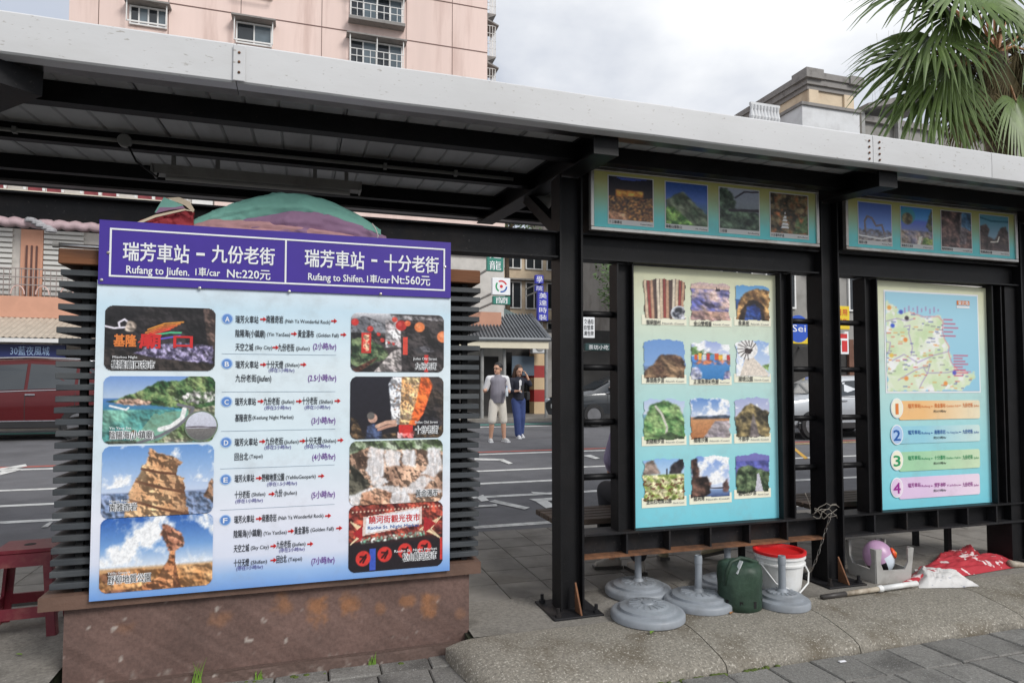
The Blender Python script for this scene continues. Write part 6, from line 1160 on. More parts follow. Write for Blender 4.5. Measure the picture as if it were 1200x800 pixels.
# awning and sign below
zt_, zf_ = atY(30, 373, YS - .7).z, atY(30, 396, YS - 2.2).z; aw = thing('awning', 'beige corrugated awning over the shop behind the red car', 'awning', (-5, YS - 1.4, zf_))
n = 70; m = MB(); vs_, fs_ = [], []
for i in range(n * 2 + 1):
    x = -11 + 9.0 * i / (n * 2); dz = .03 if i % 2 else 0; vs_ += [(x, YS - 2.2, zf_ + dz), (x, YS - .71, zt_ + dz)]
fs_ = [(2 * i, 2 * i + 2, 2 * i + 3, 2 * i + 1) for i in range(n * 2)]; m.add(vs_, fs_); m.build('sheet', flat('awning_beige', (178, 168, 154), .6, var=.15), aw); MB().box(-11, -2, YS - 2.22, YS - 2.16, zf_ - .10, zf_ - .005).build('edge_rail', 'white_frame', aw)
sgn = thing('shop_sign', 'dark blue shop sign with white characters under the awning', 'sign', (-6, YS - 1.9, zf_ - .6)); flat('sign_navy', (34, 44, 96), .4)
y_ = YS - 1.95; a, b = atY(-60, 402, y_), atY(76, 419, y_); MB().box(a.x, b.x, y_, y_ + .1, b.z, a.z).build('panel', 'sign_navy', sgn); m = MB(); p_ = atY(12, 415, y_); put(m, '30藍夜風城', p_.x, p_.z, .20, atY(58, 415, y_).x, y_ - .004, .0); m.build('lettering', 'ink_pale', sgn)
MB().box(x0 + .2, x1 - .2, YS - .05, YS - .004, .28, zf_ - .2).build('shopfront', 'shop_shade', ho)  # flat dark sheet on the wall, painting the shade of the shop inside
for u in (-10, 20, 66, 140, 260, 380, 470): x = atY(u, 430, YS - .3).x; MB().box(x - .08, x + .08, YS - .35, YS - .2, .27, 3.1).build('shop_post', 'white_tile', ho)
# --- grey-roofed pavilion and shops behind the two walkers
YG = 18.9; pv = thing('street_pavilion', 'grey ribbed hip roof pavilion behind the walking pair', 'pavilion', atY(590, 470, YG))
e0, e1 = atY(470, 396, YG), atY(645, 398, YG); r0_, r1_ = atY(470, 366, YG + 2.0), atY(622, 369, YG + 2.0); m = MB(); nn = 40
for k in range(nn):
    s0_, s1_ = k / nn, (k + 1) / nn; sm = s0_ + (s1_ - s0_) * .25; A = lambda s: e0.lerp(e1, s); Bq = lambda s: r0_.lerp(r1_, s); up_ = Vector((0, -.02, .05))
    m.quad(A(s0_), A(sm), Bq(sm), Bq(s0_)) if False else m.add([A(s0_), A(s0_) + up_, A(sm) + up_, A(sm), A(s1_), Bq(s0_), Bq(s0_) + up_, Bq(sm) + up_, Bq(sm), Bq(s1_)], [(0, 1, 6, 5), (1, 2, 7, 6), (2, 3, 8, 7), (3, 4, 9, 8)])
m.build('roof_sheet', 'sheet_roof', pv); m = MB(); m.tube([e1, r1_], .07, 8); m.tube([e0, e1], .06, 8); m.build('roof_trim', 'sheet_roof', pv)
MB().box(e0.x, e1.x - .05, YG + .02, YG + .08, e1.z - .28, e1.z - .02).build('fascia_board', flat('fascia_cream', (214, 206, 184)), pv)
m = MB(); q0, q1, q2 = atY(545, 340, YG + 2.1), atY(614, 372, YG + 2.1), atY(480, 372, YG + 2.1); q3 = atY(480, 345, YG + 2.1); m.add([q3, q0, q1, q2, q3 + Vector((0, 1.6, .3)), q0 + Vector((0, 1.6, .3)), q1 + Vector((0, 1.6, .3)), q2 + Vector((0, 1.6, .3))], [(0, 1, 2, 3), (4, 5, 6, 7), (0, 1, 5, 4), (1, 2, 6, 5), (2, 3, 7, 6), (3, 0, 4, 7)]); m.build('upper_roof', 'teal_roof', pv)
for u in (591, 565, 640, 520): p = atY(u, 400, YG + .4); MB().tube([(p.x, YG + .4, .27), (p.x, YG + .4, p.z + .1)], .055, 12).build('post', 'fixture_grey', pv)
sp_ = thing('shop_arcade', 'dark open shop arcade with a red and white tiled pillar behind the walking pair', 'building', (8, 22, .27))
p0_ = atY(640, 400, 22).x; MB().box(6.3, p0_ + 6, 22.4, 30, .27, 3.3).build('interior_shade', 'shop_shade', sp_)  # solid block whose dark colour stands in for shade inside the arcade
xr0, xr1 = atY(626, 440, 21.6).x, atY(641, 440, 21.6).x
for k in range(6): z0_ = .27 + k * .42; MB().box(xr0, xr1, 21.6, 22.1, z0_, z0_ + .418).build('pillar_block', flat('pillar_red', (168, 56, 54)) if k % 2 else flat('pillar_cream', (214, 188, 150)), sp_)
MB().box(xr1 + .003, xr1 + .3, 21.65, 22.1, .27, 3.1).build('pier', 'grey_render', sp_)
bpx(600, 417, 626, 440, 21.5, .1, flat('awning_slate', (88, 104, 120)), 'blind', sp_); bpx(560, 412, 600, 440, 21.9, .1, 'dark_core', 'shop_header', sp_); bpx(606, 441, 622, 449, 22.1, .1, flat('shop_red', (150, 52, 50)), 'notice', sp_)
ac = thing('air_conditioner', 'white outdoor air conditioner unit hung above the tiled pillar', 'air conditioner', atY(633, 406, 21.0)); a, b = atY(624, 397, 21), atY(642, 414, 21); MB().box(a.x, b.x, 21.0, 21.3, b.z, a.z, .02).build('case', 'white_render', ac)
m = MB(); cc = (a + b) / 2; m.lathe([(.17, 0), (.17, .02), (.05, .025), (0, .025)], n=20); m.xf(Matrix.Translation((cc.x, 20.995, cc.z)) @ Matrix.Rotation(R(90), 4, 'X')); m.build('fan_grille', 'fixture_grey', ac)
for (u0, v0, u1, v1, y, mt, txt, ink, lab) in ((571, 290, 590, 318, 18.6, 'sign_teal', '建龍', 'ink_white', 'teal upright sign with white characters above the pavilion roof'), (577, 325, 598, 346, 18.4, 'ink_white', '', '', 'white square sign with a round red and green emblem'), (578, 346.5, 598, 357, 18.45, 'sign_teal', '蘭', 'ink_white', 'small teal sign under the round emblem sign'), (627.5, 322, 637, 332.5, 20.5, 'sign_blue', '學', 'ink_white', 'small blue square sign above the tall blue sign'), (627.5, 334, 637, 341.5, 20.55, 'sign_blue', '院', 'ink_white', 'narrow blue sign between two others'), (630, 341.8, 642.5, 376, 20.3, 'sign_blue', '美達時裝', 'ink_white', 'tall blue upright sign with white characters')):
    if mt not in MATS: flat('sign_teal', (48, 128, 112), .4); flat('sign_blue', (44, 50, 168), .4)
    a, b = atY(u0, v0, y), atY(u1, v1, y); o = thing('street_sign', lab, 'sign', (a + b) / 2, 'signs over the far pavement'); MB().box(a.x, b.x, y, y + .14, b.z, a.z, .01).build('panel', mt, o); m = MB(); n = len(txt); hh = (a.z - b.z) / max(1, n)
    for i, ch_ in enumerate(txt): put(m, ch_, a.x + (b.x - a.x) * .14, a.z - hh * (i + .84), hh * .72, a.x + (b.x - a.x) * .86, y - .004, .0)
    if n: m.build('lettering', ink, o)
    else:
        cc = (a + b) / 2; rr = (b.x - a.x) * .33
        for i, mt2 in enumerate(('ink_red', 'ink_green', 'ink_cobalt')):
            m = MB(); t0_ = R(120 * i + 20); q = 10; vs_ = [(cc.x + k_ * rr * math.cos(t0_ + R(100) * j / q), y - .004, cc.z + k_ * rr * math.sin(t0_ + R(100) * j / q)) for k_ in (.75, 1) for j in range(q + 1)]; m.add(vs_, [(j, j + 1, q + 2 + j, q + 1 + j) for j in range(q)]); m.build('emblem', mt2, o)
        m = MB(); m.add([(cc.x + rr * .3 * math.cos(R(72) * j), y - .004, cc.z + rr * .3 * math.sin(R(72) * j)) for j in range(5)], [tuple(range(5))]); m.build('emblem', 'ink_red', o)
    MB().box(b.x - .02 if u0 > 600 else a.x + .05, (b.x if u0 > 600 else a.x + .1), y + .15, 22.3, b.z + .05, b.z + .1).build('arm', 'fixture_grey', o)
# --- beige building behind
def plain_building(name, label, x0, x1, y0, dep, zt, wall, floors, bays, z0=.27, win=(1.3, 1.4), skip=0):
    o = thing(name, label, 'building', ((x0 + x1) / 2, y0, z0)); MB().box(x0, x1, y0, y0 + dep, z0, zt).build('wall', wall, o); MB().box(x0 - .15, x1 + .15, y0 - .15, y0 + dep + .15, zt, zt + .3).build('cornice', 'slab_grey', o)
    fh = (zt - z0) / floors; w0 = None
    for f in range(skip, floors):
        for k in range(bays):
            x = x0 + (x1 - x0) * (k + .5) / bays; z = z0 + fh * (f + .35)
            if w0 is None:
                m = MB(); w, h = win; t = .07
                for a, b, c, d in ((-w / 2, w / 2, 0, t), (-w / 2, w / 2, h - t, h), (-w / 2, -w / 2 + t, t, h - t), (w / 2 - t, w / 2, t, h - t), (-.03, .03, t, h - t)): m.box(a, b, -.08, -.002, c, d)
                w0 = m.build('window', 'white_frame', o); p = MB().box(-w / 2 + t, w / 2 - t, -.03, -.004, t, h - t).build('pane', 'pane'); p.parent = w0; s_ = MB().box(-w / 2 - .1, w / 2 + .1, -.35, -.002, h + .05, h + .13).build('hood', 'slab_grey'); s_.parent = w0; c_ = w0
            else: c_ = copy_tree(w0, o)
            c_.location = (x - o.location.x, 0, z - o.location.z)
    return o
xg0, xg1 = atY(588, 350, 34).x, atY(662, 350, 34).x
plain_building('corner_house', 'beige rendered house behind the blue upright signs', xg0, xg1, 34, 9, atY(620, 286, 34).z, 'beige_render', 4, 3, win=(1.0, 1.5))
plain_building('town_house', 'grey town house seen past the first column', xg1 + .1, xg1 + 9, 31, 9, 11.5, 'grey_render', 4, 4, skip=1)
plain_building('town_house', 'tiled house of four floors beyond the map board', 24.2, 36, 26, 9, 12.5, 'white_tile', 4, 4, skip=1)
plain_building('town_house', 'dull pink house of three floors behind the parked silver cars', 13.4, 24, 22.5, 9, 9.5, 'grey_render', 3, 5, skip=1, win=(1.5, 1.6))
plain_building('town_house', 'brown brick house at far right behind the last column', 36.2, 52, 24, 10, 10.5, 'dark_brick', 3, 6)
# shop fronts of the right houses
for x0_, x1_, y_ in ((13.5, 23.9, 22.44), (24.4, 35.9, 25.94)):
    o = thing('shopfront', 'dark open shopfront under the ' + ('dull pink house' if y_ < 24 else 'tiled house'), 'shopfront', ((x0_ + x1_) / 2, y_, .27)); MB().box(x0_, x1_, y_, y_ + .04, .28, 3.0).build('opening', 'shop_shade', o)  # closed dark sheet, its colour standing in for shade behind the opening
    for k in range(7): x = x0_ + (x1_ - x0_) * k / 6; MB().box(x - .12, x + .12, y_ - .12, y_ - .002, .28, 3.2).build('pier', 'dark_brick' if k % 2 else 'grey_render', o)
def hang_sign(u0, v0, u1, v1, y, mat, label, items):
    a, b = atY(u0, v0, y), atY(u1, v1, y); o = thing('street_sign', label, 'sign', (a + b) / 2, 'signs seen past the columns'); MB().box(a.x, b.x, y, y + .15, b.z, a.z, .01).build('panel', mat, o); W_, H_ = b.x - a.x, a.z - b.z
    for kind, mt, args in items:
        m = MB()
        if kind == 't': put(m, args[0], a.x + W_ * args[1], b.z + H_ * args[2], H_ * args[3], a.x + W_ * args[4], y - .012, .0)
        elif kind == 'd': m.add([(a.x + W_ * args[0] + args[2] * W_ * math.cos(R(15) * k), y - .006, b.z + H_ * args[1] + args[2] * W_ * math.sin(R(15) * k)) for k in range(24)], [tuple(range(24))])
        else: m.quad(*[(a.x + W_ * q[0], y - .005, b.z + H_ * q[1]) for q in ((args[0], args[1]), (args[2], args[1]), (args[2], args[3]), (args[0], args[3]))])
        m.build('lettering' if kind == 't' else 'printed_field', mt, o)
    MB().box(b.x - .1, b.x - .04, y + .15, y + 3.0, (a.z + b.z) / 2 - .04, (a.z + b.z) / 2 + .04).build('arm', 'fixture_grey', o); return o
flat('sign_yellow', (226, 196, 40), .4); flat('sign_disc_blue', (40, 84, 186), .4); flat('sign_dark', (28, 60, 60), .4)
hang_sign(921, 373, 953, 403, 19.5, 'sign_yellow', 'yellow sign with a blue disc seen left of the middle column', [('d', 'sign_disc_blue', (.45, .6, .42)), ('t', 'ink_white', ('Sei', .22, .48, .34, .72))])
hang_sign(975, 358, 996, 386, 19.7, 'sign_yellow', 'yellow sign with red lettering seen right of the middle column', [('t', 'ink_red', ('日用', .3, .62, .26, .85)), ('t', 'ink_red', ('百貨', .3, .2, .26, .85))])
hang_sign(976, 388, 995, 415, 19.9, 'ink_white', 'white price sign below the yellow lettered sign', [('r', 'ink_red', (.1, .7, .9, .9)), ('r', 'ink_green', (.1, .4, .5, .62)), ('r', 'ink_red', (.55, .1, .9, .6))])
hang_sign(683, 371, 697, 396, 19.2, 'ink_white', 'white sign with black characters seen between column and board', [('t', 'ink_black', ('交通船', .1, .68, .22, .9)), ('t', 'ink_black', ('自營車', .1, .4, .22, .9)), ('t', 'ink_black', ('廣告牌', .1, .12, .22, .9))])
hang_sign(686, 402, 716, 411, 19.0, 'sign_dark', 'dark green sign with white characters under the white one', [('t', 'ink_white', ('茶坊小吃', .12, .2, .6, .9))])
hang_sign(1160, 322, 1176, 352, 19.4, 'sign_yellow', 'yellow sign seen past the right end of the map board', [('t', 'ink_red', ('大', .2, .2, .6, .8))])
# --- skyline at right: corniced corner block, white roof house, dark canopy roof
YQ = 30.0; q0 = atY(946, 86, YQ); q1 = atY(1000, 92, YQ); hb_ = q0.z
cb_ = thing('corner_block', 'beige block with a heavy grey cornice above the shelter roof at right', 'building', ((q0.x + q1.x) / 2, YQ, .27))
MB().box(q0.x, q1.x, YQ, YQ + 6.5, .27, hb_ - .7).build('wall', 'beige_render', cb_)
for k, (o_, z0_, z1_) in enumerate(((.10, -.95, -.70), (.22, -.70, -.35), (.32, -.35, 0))): MB().box(q0.x - o_, q1.x + o_, YQ - o_, YQ + 6.5 + o_, hb_ + z0_, hb_ + z1_ - .002).build('cornice', 'slab_grey', cb_)
for x in (q0.x + .3, q1.x - .5): MB().box(x - .3, x + .35, YQ - .12, YQ - .002, .3, hb_ - .96).build('pilaster', 'beige_render', cb_)
MB().box(q0.x - .40, q0.x + .8, YQ - .40, YQ + .8, hb_ - .4, hb_ + .14).build('corner_crest', 'slab_grey', cb_); MB().box(q1.x - .6, q1.x + .40, YQ - .41, YQ + .7, hb_ - .41, hb_ + .08).build('corner_crest', 'slab_grey', cb_)
YW = 26.5; a, b = atY(940, 123, YW), atY(1007, 128, YW)
wh = thing('roof_house', 'plain white rooftop structure in front of the corniced block', 'building', ((a.x + b.x) / 2, YW + 1, 12.9)); MB().box(a.x, b.x, YW, YW + 5, 12.9, a.z).build('wall', 'white_render', wh); MB().box(a.x - .1, b.x + .1, YW - .1, YW + 5.1, a.z, a.z + .15).build('coping', 'slab_grey', wh)
a, b = atY(880, 119, 27), atY(914, 124, 27); rl_ = thing('roof_railing', 'white balustrade on the roof left of the white rooftop structure', 'railing', ((a.x + b.x) / 2, 27, 12.9)); MB().box(a.x, b.x, 27, 27.15, a.z - .12, a.z).build('rail', 'white_render', rl_); MB().box(a.x, b.x, 27, 27.15, 12.7, a.z - .9).build('base', 'white_render', rl_)
m0 = None
for k in range(9):
    x = a.x + (b.x - a.x) * (k + .5) / 9
    if m0 is None: m0 = MB().lathe([(.08, a.z - .9), (.13, a.z - .7), (.07, a.z - .35), (.1, a.z - .12)], (0, 27.07, 0), 10).build('baluster', 'white_render', rl_); l_ = m0.location.copy(); m0.location = l_ + Vector((x, 0, 0))
    else: piece(m0, l_ + Vector((x, 0, 0)), rl_)
a, b = atY(1010, 138, 29), atY(1136, 108, 29); dk = thing('canopy_roof', 'dark grey sloping rooftop canopy half hidden by the palm', 'roof', ((a.x + b.x) / 2, 29, 12.8))
m = MB(); m.bar((a.x, 31, a.z + .5), (b.x, 31, b.z + .3), 5, .3); m.build('slab', 'slab_grey', dk)
for s in (0, .32, .66, 1): x = a.x + (b.x - a.x) * s; MB().box(x - .12, x + .12, 28.9, 29.15, 10.2, a.z + (b.z - a.z) * s + .3).build('post', 'fixture_grey', dk)
MB().box(a.x, b.x + 6, 29.3, 33, 10.2, a.z - .1).build('parapet_block', 'grey_render', dk); MB().box(a.x - .2, b.x + 6.2, 29.1, 33.2, a.z - .1, a.z + .25).build('coping', 'slab_grey', dk)
# ================================================================== VEHICLES
M('tyre', (.018, .018, .019), .8, var=.25, vs=12); M('rim_silver', (.25, .25, .26), .35, metal=.8, var=.1); M('chrome', (.6, .6, .61), .18, metal=1, var=.05); M('trim_black', (.02, .02, .021), .5, var=.2)
M('paint_red', lin((84, 16, 20)), .35, metal=.2, var=.06, vs=3, bump=0, coat=.35, spec=.35); M('paint_silver', lin((176, 180, 184)), .3, metal=.4, var=.05, vs=3, bump=0, coat=.8); M('paint_dark', lin((44, 48, 52)), .3, metal=.3, var=.06, bump=0, coat=.8); M('paint_white', lin((212, 214, 216)), .35, var=.04, bump=0, coat=.6)
M_glass('car_glass', (.03, .036, .042), .05); flat('lamp_red', (150, 20, 24), .25); flat('lamp_clear', (206, 210, 214), .15); flat('plate_white', (226, 228, 228), .4)
def car(name, label, cat, paint, st, win, wheels, wr, loc, rz, hand, screens, rail=False):
    """st: stations (x, z_bottom, z_belt, half_width, z_top, half_width_top); front is +x"""
    o = thing(name, label, cat, (0, 0, 0)); m = MB(); n = 0; vs_, fs_ = [], []
    def sec(s): x, zb, zl, w, zt, wt = s; return [(x, q * y, z) for q, y, z in ((1, 0, zb), (1, w * .88, zb), (1, w * .97, zb + .08), (1, w, zb + (zl - zb) * .55), (1, w * .985, zl - .05), (1, w * .96, zl), (1, wt, max(zl + .005, zt - .06)), (1, wt * .86, zt - .012), (1, wt * .4, zt), (1, 0, zt + .004))]
    half = [sec(s) for s in st]; k = len(half[0])
    for h in half: vs_ += h + [(x, -y, z) for x, y, z in h[1:-1]][::-1]
    K = 2 * k - 2
    for i in range(len(st) - 1):
        for j in range(K): fs_.append((i * K + j, i * K + (j + 1) % K, (i + 1) * K + (j + 1) % K, (i + 1) * K + j))
    fs_ += [tuple(range(K)), tuple((len(st) - 1) * K + j for j in range(K))]
    body = m.add(vs_, fs_).build('body', paint, o, auto=28)
    xs_ = [s[0] for s in st]
    def at(x, t):
        q = [np.interp(x, xs_, [s[i] for s in st]) for i in range(1, 6)]; zb, zl, w, zt, wt = q; return (w * .96 + (wt - w * .96) * t, zl + (max(zl + .005, zt - .06) - zl) * t)
    def side_y(x, z):
        q = [np.interp(x, xs_, [s[i] for s in st]) for i in range(1, 6)]; zb, zl, w, zt, wt = q; return np.interp(z, [zb, zb + .08, zb + (zl - zb) * .55, zl - .05, zl], [w * .88, w * .97, w, w * .985, w * .96])
    for sd in (1, -1):
        for poly in win:
            P = []
            for i in range(len(poly)):
                (xa_, ta), (xb_, tb) = poly[i], poly[(i + 1) % len(poly)]
                for q in range(4): x, t = xa_ + (xb_ - xa_) * q / 4, ta + (tb - ta) * q / 4; y, z = at(x, t); P.append((x, sd * (y + .008), z))
            MB().add(P, [tuple(range(len(P)))]).build('side_window', 'car_glass', o)
        for xh, zh in hand: MB().box(xh - .09, xh + .09, sd * (side_y(xh, zh) + .002), sd * (side_y(xh, zh) + .03), zh - .016, zh + .016, .006).build('door_handle', 'chrome', o)
        for xh in screens['seams']:
            P = []; zs_ = np.linspace(st[2][1] + .12, np.interp(xh, xs_, [s[2] for s in st]), 9)
            m = MB()
            for za_, zb_ in zip(zs_, zs_[1:]): m.quad((xh - .006, sd * (side_y(xh, za_) + .004), za_), (xh + .006, sd * (side_y(xh, za_) + .004), za_), (xh + .006, sd * (side_y(xh, zb_) + .004), zb_), (xh - .006, sd * (side_y(xh, zb_) + .004), zb_))
            m.build('door_seam', 'trim_black', o)
        a_, b_ = wheels[0] - wr * 1.15, wheels[1] + wr * 1.15; zc_ = st[3][1]; m = MB(); m.box(a_, b_, sd * (side_y((a_ + b_) / 2, zc_ + .1) - .02), sd * (side_y((a_ + b_) / 2, zc_ + .1) + .012), zc_ + .0, zc_ + .13, .01); m.build('sill', 'trim_black', o)
        m = MB(); m.box(a_, b_, sd * side_y((a_ + b_) / 2, zc_ + .15), sd * (side_y((a_ + b_) / 2, zc_ + .15) + .016), zc_ + .135, zc_ + .16, .004); m.build('sill_trim', 'chrome' if rail else paint, o)
        m = MB(); xw0, xw1 = screens['belt']; pts = [(x, sd * (at(x, 0)[0] + .006), at(x, 0)[1]) for x in np.linspace(xw0, xw1, 14)]; m.tube(pts, .012, 6); m.build('belt_trim', 'chrome', o, smooth=True)
        if rail: pts = [(x, sd * (at(x, 1)[0] * .93), at(x, 1)[1] + (.075 if 0 < i < 9 else .02)) for i, x in enumerate(np.linspace(*rail, 10))]; MB().tube(pts, .018, 8).build('roof_rail', 'chrome', o, smooth=True)
        for xw in wheels:
            y = side_y(xw, wr) ; m = MB(); nn = 24; m.add([(xw + wr * 1.14 * math.cos(2 * math.pi * j / nn), sd * (y + .006), wr + wr * 1.14 * math.sin(2 * math.pi * j / nn)) for j in range(nn)], [tuple(range(nn))]); m.build('wheel_well_shade', 'trim_black', o)  # flat black disc on the body paints the shade of the wheel well
            T = Matrix.Translation((xw, sd * (y - .06), wr)) @ Matrix.Rotation(R(-90 * sd), 4, 'X')
            m = MB(); m.lathe([(wr * .62, .0), (wr * .95, .01), (wr, .04), (wr, .10), (wr * .95, .125), (wr * .66, .128), (wr * .62, .11)], n=36); m.xf(T); wh_ = m.build('tyre', 'tyre', o, auto=40)
            m = MB(); m.lathe([(wr * .64, .11), (wr * .60, .112), (wr * .58, .07), (0, .07)], n=36); m.xf(T); m.build('rim', 'trim_black', wh_)
            m = MB(); m.lathe([(wr * .14, .07), (wr * .13, .115), (0, .118)], n=16); m.lathe([(wr * .57, .08), (wr * .62, .112), (wr * .635, .118), (wr * .65, .112)], n=36)
            for q in range(5): t = 2 * math.pi * q / 5 + .3; m.bar((wr * .1 * math.cos(t), wr * .1 * math.sin(t), .106), (wr * .6 * math.cos(t), wr * .6 * math.sin(t), .106), wr * .14, .02)
            m.xf(T); m.build('spokes', 'rim_silver', wh_, auto=40)
        MB().box(screens['front'] - .14, screens['front'] - .01, sd * .48, sd * .80, screens['lz'] - .07, screens['lz'] + .07, .03).build('headlight', 'lamp_clear', o); MB().box(screens['rear'] + .005, screens['rear'] + .16, sd * .55, sd * .86, screens['lz'] + .06, screens['lz'] + .34, .03).build('tail_light', 'lamp_red', o)
        m = MB(); xm = screens['mirror']; ym, zm = at(xm, .1); m.box(xm - .06, xm + .10, sd * (ym + .03), sd * (ym + .20), zm + .02, zm + .15, .03); m.build('mirror', paint, o)
    for i0, i1, nm in screens['glass']:
        s0_, s1_ = st[i0], st[i1]; q = []
        for (s_, f) in ((s0_, .06), (s1_, .94)):
            pass
        def tp(f, y): x = s0_[0] + (s1_[0] - s0_[0]) * f; return (x, y, np.interp(x, xs_, [s[4] for s in st]) + .012)
        w0, w1 = s0_[5] * .80, s1_[5] * .80; m = MB(); m.add([tp(.06, -w0), tp(.06, w0), tp(.94, w1), tp(.94, -w1)], [(0, 1, 2, 3)]); m.build(nm, 'car_glass', o)
    for x_, nm in ((screens['front'] + .012, 'number_plate'), (screens['rear'] - .012, 'number_plate')): MB().box(x_ - .008, x_ + .008, -.19, .19, .48, .60, .004).build(nm, 'plate_white', o)
    o.location = loc; o.rotation_euler.z = rz; return o
SUV = [(-2.25, .50, .80, .70, .86, .62), (-2.20, .34, .98, .84, 1.04, .72), (-2.05, .28, 1.06, .88, 1.30, .68), (-1.75, .26, 1.07, .905, 1.60, .66), (-1.35, .25, 1.06, .91, 1.69, .67), (-.4, .25, 1.03, .91, 1.72, .68), (.35, .25, 1.00, .91, 1.69, .67), (.75, .25, .99, .91, 1.52, .68), (1.30, .25, .98, .905, 1.10, .74), (1.9, .27, .92, .88, 1.00, .74), (2.15, .30, .84, .82, .90, .70), (2.28, .42, .70, .70, .74, .62)]
SW = [[(-1.85, .12), (-1.32, .06), (-1.32, .86), (-1.62, .80)], [(-1.26, .06), (-.42, .05), (-.42, .90), (-1.26, .87)], [(-.36, .05), (.95, .05), (.62, .80), (.30, .88), (-.36, .90)]]
SS = dict(front=2.26, rear=-2.25, lz=.74, mirror=.86, seams=(-1.29, -.39, .98), belt=(-1.9, 1.0), glass=((7, 8, 'windscreen'), (1, 3, 'rear_window')))
pz_ = rl(30, 503); car('parked_car', 'dark red sport utility car at the far kerb, cut by the left edge', 'car', 'paint_red', SUV, SW, (-1.38, 1.33), .345, (atY(23, 500, 16.9).x, 16.9, road_z(16.9)), math.pi, ((-.48, .95), (.42, .93)), SS, rail=(-1.7, .4))
SED = [(-2.2, .48, .78, .68, .84, .60), (-2.14, .32, .92, .82, 1.00, .68), (-1.7, .24, .96, .86, 1.06, .66), (-1.05, .22, .96, .87, 1.36, .60), (-.5, .22, .95, .87, 1.44, .60), (.25, .22, .94, .87, 1.42, .60), (.65, .22, .93, .87, 1.26, .62), (1.22, .23, .91, .86, .99, .70), (1.8, .25, .84, .83, .90, .70), (2.08, .28, .74, .77, .80, .66), (2.18, .40, .62, .66, .66, .58)]
DW = [[(-1.22, .1), (-.42, .06), (-.42, .88), (-.92, .76)], [(-.36, .06), (.92, .06), (.55, .72), (.22, .86), (-.36, .88)]]
DS = dict(front=2.17, rear=-2.2, lz=.68, mirror=.80, seams=(-1.1, -.39, .92), belt=(-1.25, .95), glass=((6, 7, 'windscreen'), (2, 3, 'rear_window')))
car('parked_car', 'silver saloon car parked beyond the middle column, its nose to the left', 'car', 'paint_silver', SED, DW, (-1.32, 1.33), .315, (12.15, 12.9, road_z(12.9)), math.pi, ((-.5, .86), (.45, .85)), DS)
car('parked_car', 'dark car standing across the road between the first column and the photo board', 'car', 'paint_dark', SED, DW, (-1.32, 1.33), .315, (atY(712, 470, 17.2).x + .6, 17.4, road_z(17.4)), math.pi, ((-.5, .86), (.45, .85)), DS)
# --- motor scooter, mostly hidden by the first column
def scooter(loc, rz, label):
    o = thing('motor_scooter', label, 'scooter', (0, 0, 0))
    for x in (-.62, .62):
        T = Matrix.Translation((x, .05, .23)) @ Matrix.Rotation(R(90), 4, 'X'); m = MB(); m.lathe([(.14, 0), (.21, .01), (.23, .04), (.23, .06), (.21, .09), (.14, .10)], n=26); m.xf(T); w_ = m.build('tyre', 'tyre', o, auto=40); m = MB(); m.lathe([(.15, .03), (.04, .04), (.04, .06), (.15, .07)], n=20); m.xf(T); m.build('rim', 'rim_silver', w_)
    m = MB(); m.prism([(-.85, .50), (-.80, .72), (-.20, .72), (-.10, .60), (-.05, .32), (.32, .30), (.42, .5), (.50, .86), (.60, .86), (.60, .52), (.45, .20), (-.25, .20), (-.4, .36)], -.13, .13, 'y'); m.build('body', 'paint_dark', o)
    MB().box(-.82, -.12, -.14, .14, .725, .80, .03).build('seat', 'trim_black', o); MB().prism([(.36, .24), (.56, .92), (.64, .92), (.62, .5), (.46, .22)], -.2, .2, 'y').build('leg_shield', 'paint_white', o)
    m = MB(); m.tube([(.58, 0, .9), (.52, 0, 1.02)], .03, 8); m.tube([(.46, -.33, 1.04), (.54, -.1, 1.02), (.54, .1, 1.02), (.46, .33, 1.04)], .016, 8); m.build('handlebar', 'trim_black', o, smooth=True); m = MB(); m.lathe([(0, 0), (.07, .01), (.08, .05), (.06, .09)], n=16); m.xf(Matrix.Translation((.60, 0, .93)) @ Matrix.Rotation(R(90), 4, 'Y')); m.build('headlight', 'lamp_clear', o)
    MB().box(-.905, -.895, -.13, .13, .45, .60).build('number_plate', 'plate_white', o); MB().box(.35, .75, -.07, .07, .455, .49, .01).build('mudguard', 'paint_dark', o)
    for s in (-1, 1): m = MB(); m.tube([(.52, s * .2, 1.03), (.50, s * .26, 1.2)], .007, 6); m.lathe([(0, 0), (.05, .01), (0, .02)], (.50, s * .26, 1.2), 12); m.build('mirror', 'trim_black', o)
    o.location = loc; o.rotation_euler.z = rz
p = rl(690, 487); scooter((p.x + .12, p.y, road_z(p.y)), R(75), 'dark motor scooter with a white plate seen right of the first column')
# ================================================================== PEOPLE
def capsule(m, a, ra, b, rb, n=14, k=5):
    a, b = Vector(a), Vector(b); d = (b - a); L_ = d.length or 1e-6; d.normalize(); pts, rs_ = [], []
    for i in range(k + 1): t = R(90) * (1 - i / k); pts.append(a - d * ra * math.sin(t)); rs_.append(max(.0008, ra * math.cos(t)))
    for i in range(k + 1): t = R(90) * i / k; pts.append(b + d * rb * math.sin(t)); rs_.append(max(.0008, rb * math.cos(t)))
    m.tube(pts, rs_, n)
def ball(m, c, rx, ry, rz, n=18, k=12):
    vs_ = []; c = Vector(c)
    for j in range(k + 1):
        for i in range(n): a_, b_ = 2 * math.pi * i / n, math.pi * (j + .001) / (k + .002); vs_.append(c + Vector((rx * math.sin(b_) * math.cos(a_), ry * math.sin(b_) * math.sin(a_), rz * math.cos(b_))))
    fs_ = [(j * n + i, j * n + (i + 1) % n, (j + 1) * n + (i + 1) % n, (j + 1) * n + i) for j in range(k) for i in range(n)]; fs_ += [tuple(range(n)), tuple(k * n + i for i in range(n))]; m.add(vs_, fs_)
